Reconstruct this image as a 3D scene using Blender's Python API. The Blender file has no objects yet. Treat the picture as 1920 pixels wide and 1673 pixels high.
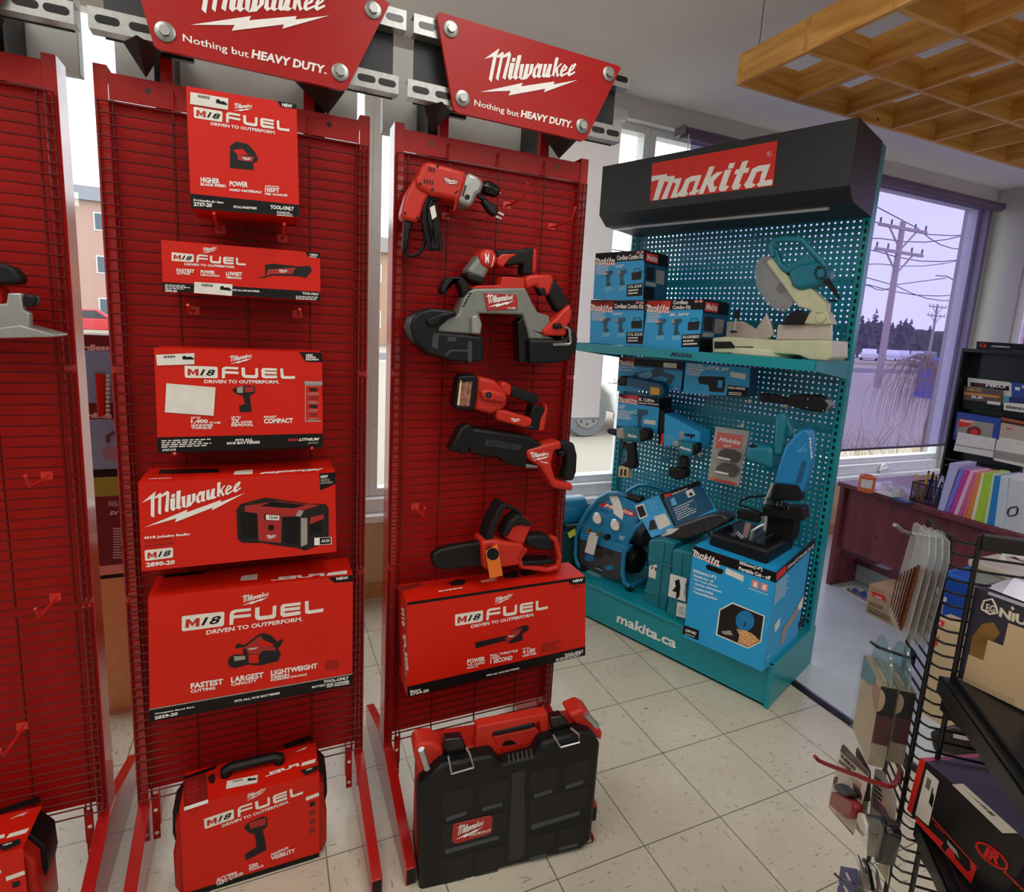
import bpy, math, random
from mathutils import Vector as V, Matrix
random.seed(7)
SC = bpy.context.scene
COL = SC.collection
# ---------------------------------------------------------------- camera, sky, lamps, exposure
IW, IH = 1920.0, 1673.0
FPX, YAW, PIT, ROL, CX, CY, EYE = 1067.17, -0.42313, 0.16264, 0.05619, 977.64, 788.01, 1.575
def _rot():
    cy, sy = math.cos(YAW), math.sin(YAW)
    rz = Matrix(((cy, sy, 0), (-sy, cy, 0), (0, 0, 1)))
    b = Matrix(((1, 0, 0), (0, 0, -1), (0, 1, 0)))
    cp, sp = math.cos(PIT), math.sin(PIT)
    rx = Matrix(((1, 0, 0), (0, cp, -sp), (0, sp, cp)))
    cr, sr = math.cos(ROL), math.sin(ROL)
    rr = Matrix(((cr, -sr, 0), (sr, cr, 0), (0, 0, 1)))
    return rr @ rx @ b @ rz
RM = _rot(); RT = RM.transposed()
EYEV = V((0, 0, EYE))
cam_d = bpy.data.cameras.new('camera')
cam_d.sensor_width = 36; cam_d.sensor_fit = 'HORIZONTAL'
cam_d.lens = FPX / IW * 36
cam_d.shift_x = (IW / 2 - CX) / IW
cam_d.shift_y = (CY - IH / 2) / IW
cam_d.clip_start = 0.02; cam_d.clip_end = 500
cam = bpy.data.objects.new('camera', cam_d); COL.objects.link(cam)
mw = Matrix(((RT[0][0], -RT[0][1], -RT[0][2]), (RT[1][0], -RT[1][1], -RT[1][2]), (RT[2][0], -RT[2][1], -RT[2][2]))).to_4x4()
mw.translation = EYEV
cam.matrix_world = mw
SC.camera = cam
SC.view_settings.view_transform = 'Standard'
SC.view_settings.look = 'None'
SC.view_settings.exposure = 0.0
SC.view_settings.gamma = 1.0
SC.view_settings.use_curve_mapping = False
wd = bpy.data.worlds.new('overcast sky'); SC.world = wd; wd.use_nodes = True
wn = wd.node_tree; wn.nodes.clear()
_o = wn.nodes.new('ShaderNodeOutputWorld'); _b = wn.nodes.new('ShaderNodeBackground')
_g = wn.nodes.new('ShaderNodeTexGradient'); _t = wn.nodes.new('ShaderNodeTexCoord')
_m = wn.nodes.new('ShaderNodeMapping'); _m.inputs['Rotation'].default_value = (0, math.radians(90), 0)
_r = wn.nodes.new('ShaderNodeValToRGB')
_r.color_ramp.elements[0].color = (0.80, 0.84, 0.90, 1); _r.color_ramp.elements[1].color = (0.97, 0.98, 1.0, 1)
wn.links.new(_t.outputs['Generated'], _m.inputs['Vector']); wn.links.new(_m.outputs['Vector'], _g.inputs['Vector'])
wn.links.new(_g.outputs['Fac'], _r.inputs['Fac']); wn.links.new(_r.outputs['Color'], _b.inputs['Color'])
_b.inputs['Strength'].default_value = 3.0
wn.links.new(_b.outputs['Background'], _o.inputs['Surface'])
def area(name, loc, rot, sx, sy, power, col=(1, 1, 1)):
    d = bpy.data.lights.new(name, 'AREA'); d.shape = 'RECTANGLE'; d.size = sx; d.size_y = sy
    d.energy = power; d.color = col
    o = bpy.data.objects.new(name, d); COL.objects.link(o); o.location = loc; o.rotation_euler = rot
    return o
LAMPS = [(-2.2, -0.6), (-2.2, -3.2), (1.6, -0.9), (1.6, -3.2), (3.4, -1.6), (4.6, 0.6), (-0.3, -1.8), (-0.75, 0.75), (0.7, 0.6)]  # last two lamps added to brighten the shaded trays behind the signs
for i, (x, y) in enumerate(LAMPS):       # light of the unseen ceiling fixtures built below
    area('unseen_fluorescent_light', (x, y, 2.90), (0, 0, 0), 0.6, 1.25, 19 if y < .5 else 15, (1.0, 0.965, 0.92))
# ---------------------------------------------------------------- points from measured directions
def ray(x, y):
    return RT @ V(((x - CX) / FPX, (y - CY) / FPX, 1.0))
def hit(x, y, o, n):
    r = ray(x, y); t = (V(o) - EYEV).dot(n) / r.dot(n); return EYEV + r * t
class PL:
    """a plane of the room; called with a direction of view it gives the point of the plane there"""
    def __init__(s, o, n):
        s.o = V(o); s.n = V(n).normalized()
        if (EYEV - s.o).dot(s.n) < 0: s.n = -s.n
    def __call__(s, x, y, off=0.0):
        return hit(x, y, s.o + s.n * off, s.n)
def PY(y): return PL((0, y, 0), (0, 1, 0))
def PX(x): return PL((x, 0, 0), (1, 0, 0))
def PZ(z): return PL((0, 0, z), (0, 0, 1))
def crop(ox, oy, s):
    def f(*pts): return [(ox + a / s, oy + b / s) for a, b in pts]
    return f
# ---------------------------------------------------------------- materials
def lin(c):
    return tuple(((v / 12.92) if v <= .04045 else ((v + .055) / 1.055) ** 2.4) for v in c)
def hx(h):
    return lin(tuple(int(h[i:i + 2], 16) / 255 for i in (0, 2, 4)))
MATS = {}
def mat(name, col, rough=.5, metal=0.0, var=.06, scale=30., bump=0.0, spec=.5, coat=0.0):
    if name in MATS: return MATS[name]
    m = bpy.data.materials.new(name); m.use_nodes = True; n = m.node_tree
    b = n.nodes['Principled BSDF']
    c = hx(col)
    b.inputs['Roughness'].default_value = rough; b.inputs['Metallic'].default_value = metal
    b.inputs['Specular IOR Level'].default_value = spec
    if coat: b.inputs['Coat Weight'].default_value = coat; b.inputs['Coat Roughness'].default_value = .15
    tc = n.nodes.new('ShaderNodeTexCoord'); nz = n.nodes.new('ShaderNodeTexNoise')
    nz.inputs['Scale'].default_value = scale; nz.inputs['Detail'].default_value = 4
    n.links.new(tc.outputs['Object'], nz.inputs['Vector'])
    rp = n.nodes.new('ShaderNodeValToRGB')
    rp.color_ramp.elements[0].position = .3; rp.color_ramp.elements[1].position = .7
    rp.color_ramp.elements[0].color = tuple(max(0, v * (1 - var)) for v in c) + (1,)
    rp.color_ramp.elements[1].color = tuple(min(1, v * (1 + var)) for v in c) + (1,)
    n.links.new(nz.outputs['Fac'], rp.inputs['Fac']); n.links.new(rp.outputs['Color'], b.inputs['Base Color'])
    if bump:
        bp = n.nodes.new('ShaderNodeBump'); bp.inputs['Strength'].default_value = bump; bp.inputs['Distance'].default_value = .002
        n.links.new(nz.outputs['Fac'], bp.inputs['Height']); n.links.new(bp.outputs['Normal'], b.inputs['Normal'])
    MATS[name] = m; return m
def clear(name, tint, haze=.12, gloss=.08, rough=.05, hazecol=None):
    """thin clear sheet: transparent, a little haze and a little gloss"""
    m = bpy.data.materials.new(name); m.use_nodes = True; n = m.node_tree; n.nodes.clear()
    o = n.nodes.new('ShaderNodeOutputMaterial'); t = n.nodes.new('ShaderNodeBsdfTransparent')
    t.inputs['Color'].default_value = tuple(tint) + (1,)
    d = n.nodes.new('ShaderNodeBsdfDiffuse'); d.inputs['Color'].default_value = tuple(hazecol or tint) + (1,)
    g = n.nodes.new('ShaderNodeBsdfGlossy'); g.inputs['Roughness'].default_value = rough
    nz = n.nodes.new('ShaderNodeTexNoise'); nz.inputs['Scale'].default_value = 14
    mr = n.nodes.new('ShaderNodeMapRange'); mr.inputs['To Min'].default_value = haze * .6; mr.inputs['To Max'].default_value = haze * 1.4
    n.links.new(nz.outputs['Fac'], mr.inputs['Value'])
    m1 = n.nodes.new('ShaderNodeMixShader'); m2 = n.nodes.new('ShaderNodeMixShader')
    n.links.new(mr.outputs['Result'], m1.inputs['Fac']); n.links.new(t.outputs[0], m1.inputs[1]); n.links.new(d.outputs[0], m1.inputs[2])
    m2.inputs['Fac'].default_value = gloss
    n.links.new(m1.outputs[0], m2.inputs[1]); n.links.new(g.outputs[0], m2.inputs[2]); n.links.new(m2.outputs[0], o.inputs['Surface'])
    MATS[name] = m; return m
# ---------------------------------------------------------------- mesh builder
BASE = {}
class MB:
    def __init__(s): s.v = []; s.f = []; s.m = []; s.mats = []
    def mi(s, m):
        if m not in s.mats: s.mats.append(m)
        return s.mats.index(m)
    def add(s, vs, fs, m):
        o = len(s.v); s.v += [V(p) for p in vs]; i = s.mi(m)
        for f in fs: s.f.append(tuple(k + o for k in f)); s.m.append(i)
        return s
    def poly(s, pts, m): return s.add(pts, [tuple(range(len(pts)))], m)
    def prism(s, pts, d, m, side=None):
        n = len(pts); d = V(d); pts = [V(p) for p in pts]
        s.add(pts + [p + d for p in pts], [tuple(range(n)), tuple(range(2 * n - 1, n - 1, -1))], m)
        return s.add(pts + [p + d for p in pts], [(i, (i + 1) % n, n + (i + 1) % n, n + i) for i in range(n)], side or m) if side else s._sides(n, m)
    def _sides(s, n, m):
        o = len(s.v) - 2 * n; i = s.mi(m)
        for k in range(n): s.f.append((o + k, o + (k + 1) % n, o + n + (k + 1) % n, o + n + k)); s.m.append(i)
        return s
    def hexa(s, p, u, v, w, m):
        p, u, v, w = V(p), V(u), V(v), V(w)
        return s.add([p, p + u, p + u + v, p + v, p + w, p + u + w, p + u + v + w, p + v + w],
                     [(0, 1, 2, 3), (7, 6, 5, 4), (0, 4, 5, 1), (1, 5, 6, 2), (2, 6, 7, 3), (3, 7, 4, 0)], m)
    def box(s, a, b, m):
        a, b = V(a), V(b); d = b - a
        return s.hexa(a, (d.x, 0, 0), (0, d.y, 0), (0, 0, d.z), m)
    def tube(s, pts, r, m, n=8, closed=False):
        pts = [V(p) for p in pts]; k = len(pts); vs = []; fs = []; up = None
        for i, p in enumerate(pts):
            if closed: t = (pts[(i + 1) % k] - pts[i - 1])
            else: t = pts[min(i + 1, k - 1)] - pts[max(i - 1, 0)]
            t.normalize()
            if up is None:
                up = V((0, 0, 1)) if abs(t.z) < .9 else V((1, 0, 0))
            a = t.cross(up).normalized(); up = a.cross(t).normalized()
            rr = r[i] if isinstance(r, (list, tuple)) else r
            for j in range(n):
                g = 2 * math.pi * (j + .5) / n
                vs.append(p + (a * math.cos(g) + up * math.sin(g)) * rr)
        for i in range(k if closed else k - 1):
            q = (i + 1) % k
            for j in range(n): fs.append((i * n + j, i * n + (j + 1) % n, q * n + (j + 1) % n, q * n + j))
        if not closed: fs += [tuple(range(n)), tuple(range(k * n - 1, (k - 1) * n - 1, -1))]
        return s.add(vs, fs, m)
    def cyl(s, a, b, r, m, n=20, r2=None): return s.tube([a, b], [r, r if r2 is None else r2], m, n)
    def lathe(s, a, d, prof, m, n=24):
        d = V(d).normalized(); return s.tube2(V(a), d, prof, m, n)
    def tube2(s, a, d, prof, m, n):
        up = V((0, 0, 1)) if abs(d.z) < .9 else V((1, 0, 0))
        x = d.cross(up).normalized(); y = x.cross(d); vs = []; fs = []
        for h, r in prof:
            for j in range(n):
                g = 2 * math.pi * j / n; vs.append(a + d * h + (x * math.cos(g) + y * math.sin(g)) * r)
        k = len(prof)
        for i in range(k - 1):
            for j in range(n): fs.append((i * n + j, i * n + (j + 1) % n, (i + 1) * n + (j + 1) % n, (i + 1) * n + j))
        fs += [tuple(range(n)), tuple(range(k * n - 1, (k - 1) * n - 1, -1))]
        return s.add(vs, fs, m)
    def build(s, name, parent=None, bevel=0.0, seg=2, smooth=35):
        b = BASE[parent.name] if parent else None
        if b is None:
            xs = [p.x for p in s.v]; ys = [p.y for p in s.v]
            b = V(((min(xs) + max(xs)) / 2, (min(ys) + max(ys)) / 2, min(p.z for p in s.v)))
        me = bpy.data.meshes.new(name); me.from_pydata([tuple(p - b) for p in s.v], [], s.f)
        for m in s.mats: me.materials.append(m)
        me.polygons.foreach_set('material_index', s.m)
        import bmesh
        bm = bmesh.new(); bm.from_mesh(me); bmesh.ops.recalc_face_normals(bm, faces=bm.faces[:]); bm.to_mesh(me); bm.free()
        if smooth:
            me.polygons.foreach_set('use_smooth', [True] * len(me.polygons))
            me.set_sharp_from_angle(angle=math.radians(smooth))
        me.update()
        o = bpy.data.objects.new(name, me); COL.objects.link(o)
        if parent: o.parent = parent
        else: o.location = b
        BASE[o.name] = b
        if bevel:
            md = o.modifiers.new('bevel', 'BEVEL'); md.width = bevel; md.segments = seg; md.limit_method = 'ANGLE'; md.angle_limit = math.radians(40)
        return o
def tag(o, label, cat, group=None, kind=None):
    if label: o['label'] = label
    if cat: o['category'] = cat
    if group: o['group'] = group
    if kind: o['kind'] = kind
    return o
def thing(name, label, cat, loc, group=None):
    o = bpy.data.objects.new(name, None); COL.objects.link(o); o.location = V(loc); o.empty_display_size = .05
    BASE[o.name] = V(loc)
    return tag(o, label, cat, group)
def struct(o): o['kind'] = 'structure'; return o
# ---------------------------------------------------------------- lettering
_TXT = {}
def txt_mesh(s, shear, bold):
    k = (s, shear, bold)
    if k not in _TXT:
        c = bpy.data.curves.new('lettering', 'FONT'); c.body = s; c.shear = shear; c.offset = bold; c.resolution_u = 2; c.fill_mode = 'FRONT'
        o = bpy.data.objects.new('lettering', c); COL.objects.link(o)
        dg = bpy.context.evaluated_depsgraph_get(); me = bpy.data.meshes.new_from_object(o.evaluated_get(dg))
        vs = [V(v.co) for v in me.vertices]; fs = [tuple(p.vertices) for p in me.polygons]
        bpy.data.objects.remove(o); bpy.data.curves.remove(c); bpy.data.meshes.remove(me)
        x0 = min(v.x for v in vs); x1 = max(v.x for v in vs); y0 = min(v.y for v in vs); y1 = max(v.y for v in vs)
        _TXT[k] = ([((v.x - x0) / (x1 - x0), (v.y - y0) / (y1 - y0)) for v in vs], fs)
    return _TXT[k]
OFF = .0012
def txt(M, s, P, bl, br, tl, m, shear=0.0, bold=.03, off=OFF):
    """lettering whose box has the given bottom-left, bottom-right and top-left corners on plane P"""
    uv, fs = txt_mesh(s, shear, bold)
    o = P(bl[0], bl[1], off); a = P(br[0], br[1], off) - o; b = P(tl[0], tl[1], off) - o
    M.add([o + a * u + b * v for u, v in uv], fs, m)
def txt3(M, s, o, a, b, m, shear=0.0, bold=.02):
    uv, fs = txt_mesh(s, shear, bold); o, a, b = V(o), V(a), V(b)
    M.add([o + a * u + b * v for u, v in uv], fs, m)
def lines(M, P, bl, br, tl, n, m, fill=.5, ragged=.3, off=OFF):
    """n lines of small print too fine to read: rows of thin bars"""
    o = P(bl[0], bl[1], off); a = P(br[0], br[1], off) - o; b = P(tl[0], tl[1], off) - o
    for i in range(n):
        v0 = (i + .5 - fill / 2) / n; v1 = (i + .5 + fill / 2) / n; u = 0; end = 1 - random.random() * ragged
        while u < end - .02:
            w = min(random.uniform(.06, .16), end - u)
            M.poly([o + a * u + b * v0, o + a * (u + w) + b * v0, o + a * (u + w) + b * v1, o + a * u + b * v1], m); u += w + .03
def dec(M, P, pts, m, off=.0006):
    M.poly([P(x, y, off) for x, y in pts], m)
def aff(src, dst):
    """affine map taking three points to three points"""
    (x0, y0), (x1, y1), (x2, y2) = src; d = (x1 - x0) * (y2 - y0) - (x2 - x0) * (y1 - y0)
    (X0, Y0), (X1, Y1), (X2, Y2) = dst
    def f(x, y):
        a = ((x - x0) * (y2 - y0) - (x2 - x0) * (y - y0)) / d; b = ((x1 - x0) * (y - y0) - (x - x0) * (y1 - y0)) / d
        return (X0 + a * (X1 - X0) + b * (X2 - X0), Y0 + a * (Y1 - Y0) + b * (Y2 - Y0))
    return f
BOLT = [(100, 845), (825, 690), (795, 750), (1370, 665), (1350, 715), (1765, 640), (1185, 850), (1210, 790), (580, 905), (620, 825)]
SCRIPT = [[(165, 280), (425, 95), (380, 230), (290, 680), (243, 625), (320, 240)],
          [(380, 225), (485, 155), (500, 180), (405, 655), (362, 610), (440, 250), (385, 260)],
          [(490, 215), (600, 150), (625, 205), (525, 640), (475, 600), (570, 235), (485, 265)],
          [(610, 345), (690, 350), (640, 575), (665, 590), (605, 645), (567, 595)],
          [(650, 258), (705, 262), (690, 330), (632, 325)],
          [(735, 225), (760, 210), (805, 220), (725, 570), (755, 590), (700, 640), (655, 600)],
          [(785, 370), (850, 365), (800, 640), (755, 600)], [(880, 365), (940, 365), (890, 625), (800, 640), (830, 575)],
          [(960, 365), (1015, 365), (985, 520), (890, 625), (900, 560), (930, 530)],
          [(1010, 450), (1085, 348), (1125, 370), (1105, 420), (1050, 455), (1040, 555), (1075, 575), (1020, 615), (985, 570)],
          [(1110, 365), (1170, 365), (1120, 560), (1150, 575), (1105, 610), (1060, 580)],
          [(1190, 365), (1245, 365), (1205, 540), (1230, 560), (1190, 605), (1150, 575)],
          [(1275, 365), (1330, 365), (1285, 545), (1325, 560), (1275, 600), (1195, 590)],
          [(1385, 265), (1410, 248), (1440, 260), (1360, 590), (1325, 555)],
          [(1400, 430), (1480, 352), (1500, 360), (1430, 440), (1430, 520), (1450, 560), (1410, 595), (1385, 480)],
          [(1470, 470), (1540, 365), (1560, 385), (1505, 470), (1505, 545), (1600, 500), (1605, 525), (1490, 590), (1455, 560)],
          [(1540, 365), (1595, 420), (1570, 470), (1500, 510), (1505, 475), (1555, 435)],
          [(1610, 460), (1670, 370), (1690, 385), (1640, 470), (1640, 530), (1715, 490), (1725, 515), (1620, 580), (1590, 550)],
          [(1670, 370), (1725, 415), (1695, 460), (1635, 505), (1640, 470), (1685, 430)],
          [(1700, 365), (1715, 352), (1735, 358), (1742, 380), (1730, 400), (1710, 402), (1697, 388)]]
def script(M, P, left, right, top, m, off=OFF, bolt=True):
    """the red tool maker's lettering over its bolt; bolt tips left and right, top of the first letter"""
    f = aff([(100, 845), (1765, 640), (425, 95)], [left, right, top])
    for i, pg in enumerate(SCRIPT + ([BOLT] if bolt else [])):
        M.poly([P(*f(x, y), off + i * .00002) for x, y in pg], m)
TEAL_SCRIPT = [[(88, 522), (303, 488), (285, 540), (180, 570), (85, 595)], [(190, 560), (300, 500), (175, 850), (105, 858)],
               [(285, 520), (410, 515), (295, 835), (220, 842), (320, 600), (270, 590)],
               [(390, 555), (505, 545), (435, 760), (480, 765), (440, 815), (345, 825), (425, 620), (380, 610)],
               [(500, 700), (560, 560), (640, 520), (665, 590), (615, 605), (570, 735), (600, 760), (555, 800), (475, 805), (440, 770)],
               [(640, 520), (780, 502), (705, 710), (760, 705), (690, 775), (605, 782), (620, 735), (645, 730), (695, 580), (640, 590)],
               [(890, 388), (965, 378), (800, 765), (730, 772)],
               [(870, 560), (985, 470), (1075, 455), (945, 590), (950, 660), (1000, 665), (960, 735), (890, 745), (860, 640)],
               [(1105, 435), (1195, 425), (1115, 650), (1160, 655), (1110, 725), (1030, 730), (1015, 690)],
               [(1165, 345), (1245, 330), (1215, 410), (1140, 420)],
               [(1345, 318), (1430, 300), (1300, 625), (1330, 640), (1290, 700), (1210, 710), (1195, 670)],
               [(1255, 430), (1445, 400), (1420, 470), (1230, 495)],
               [(1420, 560), (1480, 420), (1570, 375), (1590, 450), (1545, 465), (1480, 610), (1530, 640), (1470, 680), (1390, 690), (1365, 640)],
               [(1570, 375), (1735, 352), (1650, 580), (1760, 562), (1755, 640), (1570, 668), (1540, 640), (1580, 600), (1620, 445), (1575, 450)]]
def teal_script(M, P, tl, tr, bl, m, bg=None, off=OFF):
    f = aff([(95, 345), (1830, 30), (65, 865)], [tl, tr, bl])
    if bg: M.poly([P(*f(x, y), off * .5) for x, y in ((95, 345), (1830, 30), (1768, 655), (65, 865))], bg)
    for i, pg in enumerate(TEAL_SCRIPT): M.poly([P(*f(x, y), off + i * .00002) for x, y in pg], m)
def circ(cx, cy, r, n=20, ry=None, a0=0):
    return [(cx + r * math.cos(2 * math.pi * i / n + a0), cy + (ry or r) * math.sin(2 * math.pi * i / n + a0)) for i in range(n)]
# ================================================================ ROOM
YW, XR, ZC = 3.108, 5.80, 2.965
def floor_mat():
    m = bpy.data.materials.new('vinyl floor tile'); m.use_nodes = True; n = m.node_tree; L = n.links.new
    b = n.nodes['Principled BSDF']; b.inputs['Roughness'].default_value = .22
    tc = n.nodes.new('ShaderNodeTexCoord'); mp = n.nodes.new('ShaderNodeMapping')
    mp.inputs['Location'].default_value = (-1.0497 / .3048, -1.217 / .3048, 0); mp.inputs['Scale'].default_value = (1 / .3048,) * 3
    L(tc.outputs['Object'], mp.inputs['Vector'])
    sp = n.nodes.new('ShaderNodeSeparateXYZ'); L(mp.outputs['Vector'], sp.inputs[0])
    def mth(op, a, b_=None, clampv=False):
        k = n.nodes.new('ShaderNodeMath'); k.operation = op; k.use_clamp = clampv
        for i, v in enumerate((a, b_)):
            if v is None: continue
            if isinstance(v, (int, float)): k.inputs[i].default_value = v
            else: L(v, k.inputs[i])
        return k.outputs[0]
    fx = mth('FRACT', sp.outputs[0]); fy = mth('FRACT', sp.outputs[1])
    ix = mth('FLOOR', sp.outputs[0]); iy = mth('FLOOR', sp.outputs[1])
    par = mth('ABSOLUTE', mth('MODULO', mth('ADD', ix, iy), 2.0))
    def streak(sx, sy):
        q = n.nodes.new('ShaderNodeMapping'); q.inputs['Scale'].default_value = (sx, sy, 1); L(mp.outputs['Vector'], q.inputs['Vector'])
        z = n.nodes.new('ShaderNodeTexNoise'); z.inputs['Scale'].default_value = 3.0; z.inputs['Detail'].default_value = 3; z.inputs['Roughness'].default_value = .6
        L(q.outputs[0], z.inputs['Vector']); return z.outputs['Fac']
    mx = n.nodes.new('ShaderNodeMix'); L(par, mx.inputs['Factor']); L(streak(2.2, 16), mx.inputs['A']); L(streak(16, 2.2), mx.inputs['B'])
    st = mx.outputs['Result']
    dark = n.nodes.new('ShaderNodeMapRange'); dark.inputs['From Min'].default_value = .62; dark.inputs['From Max'].default_value = .70; L(st, dark.inputs['Value'])
    lite = n.nodes.new('ShaderNodeMapRange'); lite.inputs['From Min'].default_value = .33; lite.inputs['From Max'].default_value = .25; L(st, lite.inputs['Value'])
    bn = n.nodes.new('ShaderNodeTexNoise'); bn.inputs['Scale'].default_value = 1.3; L(mp.outputs['Vector'], bn.inputs['Vector'])
    rp = n.nodes.new('ShaderNodeValToRGB'); rp.color_ramp.elements[0].color = hx('B5AC98') + (1,); rp.color_ramp.elements[1].color = hx('CFC6B2') + (1,)
    L(bn.outputs['Fac'], rp.inputs['Fac'])
    c1 = n.nodes.new('ShaderNodeMix'); c1.data_type = 'RGBA'; L(dark.outputs[0], c1.inputs['Factor']); L(rp.outputs[0], c1.inputs['A']); c1.inputs['B'].default_value = hx('6B6255') + (1,)
    c2 = n.nodes.new('ShaderNodeMix'); c2.data_type = 'RGBA'; L(lite.outputs[0], c2.inputs['Factor']); L(c1.outputs['Result'], c2.inputs['A']); c2.inputs['B'].default_value = hx('E2DCCB') + (1,)
    g = mth('MAXIMUM', mth('MAXIMUM', mth('LESS_THAN', fx, .006), mth('GREATER_THAN', fx, .994)), mth('MAXIMUM', mth('LESS_THAN', fy, .006), mth('GREATER_THAN', fy, .994)))
    c3 = n.nodes.new('ShaderNodeMix'); c3.data_type = 'RGBA'; L(mth('MULTIPLY', g, .8), c3.inputs['Factor']); L(c2.outputs['Result'], c3.inputs['A']); c3.inputs['B'].default_value = hx('4A443A') + (1,)
    L(c3.outputs['Result'], b.inputs['Base Color'])
    rr = n.nodes.new('ShaderNodeMapRange'); rr.inputs['To Min'].default_value = .16; rr.inputs['To Max'].default_value = .34; L(bn.outputs['Fac'], rr.inputs['Value']); L(rr.outputs[0], b.inputs['Roughness'])
    return m
WALLW = mat('white wall paint', 'DCDAD4', .7, var=.015, scale=4); WALLR = mat('backlit grey wall paint', 'B4B3B0', .7, var=.015, scale=4); CEILM = mat('ceiling paint', 'DEDED9', .8, var=.02, scale=3)  # right wall's backlit shade is put into its grey colour
FRAME = mat('white window frame', 'E9EDEC', .35); BEIGE = mat('beige wall panel', 'C2A67C', .6, var=.12, scale=6)
BASEM = mat('wood baseboard', 'B98953', .5, var=.12, scale=8); GREYF = mat('grey painted concrete', 'C0C8CA', .3, var=.05, scale=9)
BLK = mat('black plastic', '0E0F10', .45, spec=.3); BLKG = mat('black gloss', '0D0E10', .2); WHT = mat('white print', 'EDEAE4', .5)
OFFW = mat('off white paper', 'DEDBD2', .6); GREY = mat('grey metal', '8C8E8E', .35, .8); DGREY = mat('dark grey plastic', '34373A', .5)
def slab(name, a, b, m, bev=0):
    return struct(MB().box(a, b, m).build(name, bevel=bev))
def rect_floor():
    M = MB(); M.poly([(-4.5, -5.5, 0), (2.225, -5.5, 0), (2.225, YW + .2, 0), (-4.5, YW + .2, 0)], floor_mat())
    M.box((-4.5, -5.5, -.1), (2.225, YW + .2, -.004), BASEM)
    o = M.build('floor'); o.location = (0, 0, 0)
    for v in o.data.vertices: v.co += BASE[o.name]
    struct(o)
    M = MB(); M.poly([(2.225, -5.5, 0), (6, -5.5, 0), (6, YW + .2, 0), (2.225, YW + .2, 0)], GREYF)
    struct(M.build('floor_office'))
rect_floor()
M = MB(); M.box((2.205, -5.5, .0005), (2.24, YW, .006), BLK); M.box((2.243, -5.5, .0005), (2.255, YW, .004), GREY)
struct(M.build('trim_1'))
slab('ceiling', (-4.5, -5.5, ZC), (6, YW + .2, ZC + .1), CEILM)
M = MB()
M.box((-4.5, YW, 0), (6, YW + .2, .46), BEIGE); M.box((-4.5, YW, 2.84), (6, YW + .2, ZC), WALLW)
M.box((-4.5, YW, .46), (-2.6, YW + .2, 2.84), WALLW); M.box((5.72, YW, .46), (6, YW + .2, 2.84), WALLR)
struct(M.build('wall_back'))
slab('baseboard_back', (-4.5, YW - .015, 0), (5.8, YW, .085), BASEM)
M = MB()
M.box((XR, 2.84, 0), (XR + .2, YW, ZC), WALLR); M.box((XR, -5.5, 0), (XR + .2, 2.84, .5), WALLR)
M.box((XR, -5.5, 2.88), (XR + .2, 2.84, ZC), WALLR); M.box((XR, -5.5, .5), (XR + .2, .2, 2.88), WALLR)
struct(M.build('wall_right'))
slab('wall_left', (-4.7, -5.5, 0), (-4.5, YW + .2, ZC), WALLW); slab('wall_front', (-4.5, -5.7, 0), (6, -5.5, ZC), WALLW)
GLASS = clear('window glass', (.96, .98, .97), .01, .04, .0)
def window(n, x0, x1, z0=.58, z1=2.84):
    M = MB(); w = .045; y0, y1 = YW + .06, YW + .14
    M.box((x0, y0, z0), (x0 + w, y1, z1), FRAME); M.box((x1 - w, y0, z0), (x1, y1, z1), FRAME)
    M.box((x0 + w, y0, z0), (x1 - w, y1, z0 + w), FRAME); M.box((x0 + w, y0, z1 - w), (x1 - w, y1, z1), FRAME)
    o = struct(M.build('window_%d' % n, bevel=.004))
    g = MB().box((x0 + w, y0 + .03, z0 + w), (x1 - w, y0 + .036, z1 - w), GLASS).build('pane', o, smooth=0)
    return o
window(1, -2.6, -.86); window(2, -.86, .51); window(3, .51, 2.2); window(4, 2.2, 5.72)
M = MB(); M.box((-2.6, YW - .05, .46), (5.62, YW + .2, .5), FRAME); M.box((-2.6, YW + .01, .5), (5.62, YW + .2, .58), FRAME)
struct(M.build('trim_2', bevel=.004))
M = MB(); M.lathe((4.86, YW + .0, .53), (0, -1, 0), [(0, .05), (.012, .05), (.018, .03)], FRAME, 16); M.tube([(4.78, YW - .02, .53), (4.86, YW - .035, .55), (4.94, YW - .02, .53)], .008, FRAME)
struct(M.build('trim_3'))
# window in the right wall
M = MB(); w = .05
for a, b in (((2.78, 2.84), (.5, 2.88)), ((.2, .26), (.5, 2.88))): M.box((XR + .05, a[0], b[0]), (XR + .12, a[1], b[1]), FRAME)
M.box((XR + .05, .26, .5), (XR + .12, 2.78, .56), FRAME); M.box((XR + .05, .26, 2.82), (XR + .12, 2.78, 2.88), FRAME)
o = struct(M.build('window_5', bevel=.004)); MB().box((XR + .08, .26, .56), (XR + .086, 2.78, 2.82), clear('tinted glass', (.62, .55, .74), .02, .04)).build('pane', o, smooth=0)
# roller shades
t = thing('roller_shade', 'purple tinted see-through roller shade pulled down over the window by the desk', 'shade', (4.0, 3.03, 2.80))
M = MB(); M.cyl((2.34, 3.03, 2.80), (5.72, 3.03, 2.80), .035, mat('mauve shade roll', '5E4A5C', .4)); M.build('roller', t)
FILM = clear('purple shade film', (.61, .57, .76), .03, .03, .1, (.62, .52, .80))
MB().box((2.42, 3.05, .745), (5.66, 3.0508, 2.80), FILM).build('film', t, smooth=0)
MB().box((2.42, 3.042, .728), (5.66, 3.06, .746), mat('dark shade bar', '3A2B33', .4)).build('bottom_bar', t)
M = MB()
for x in (2.33, 5.73): M.box((x - .004, 3.0, 2.785), (x + .004, 3.10, 2.835), GREY)
M.build('bracket', t)
M = MB(); M.tube([(2.36, 3.0, 2.8), (2.36, 2.99, 1.2)], .003, WHT, 5); M.build('pull_cord', t)
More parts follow.
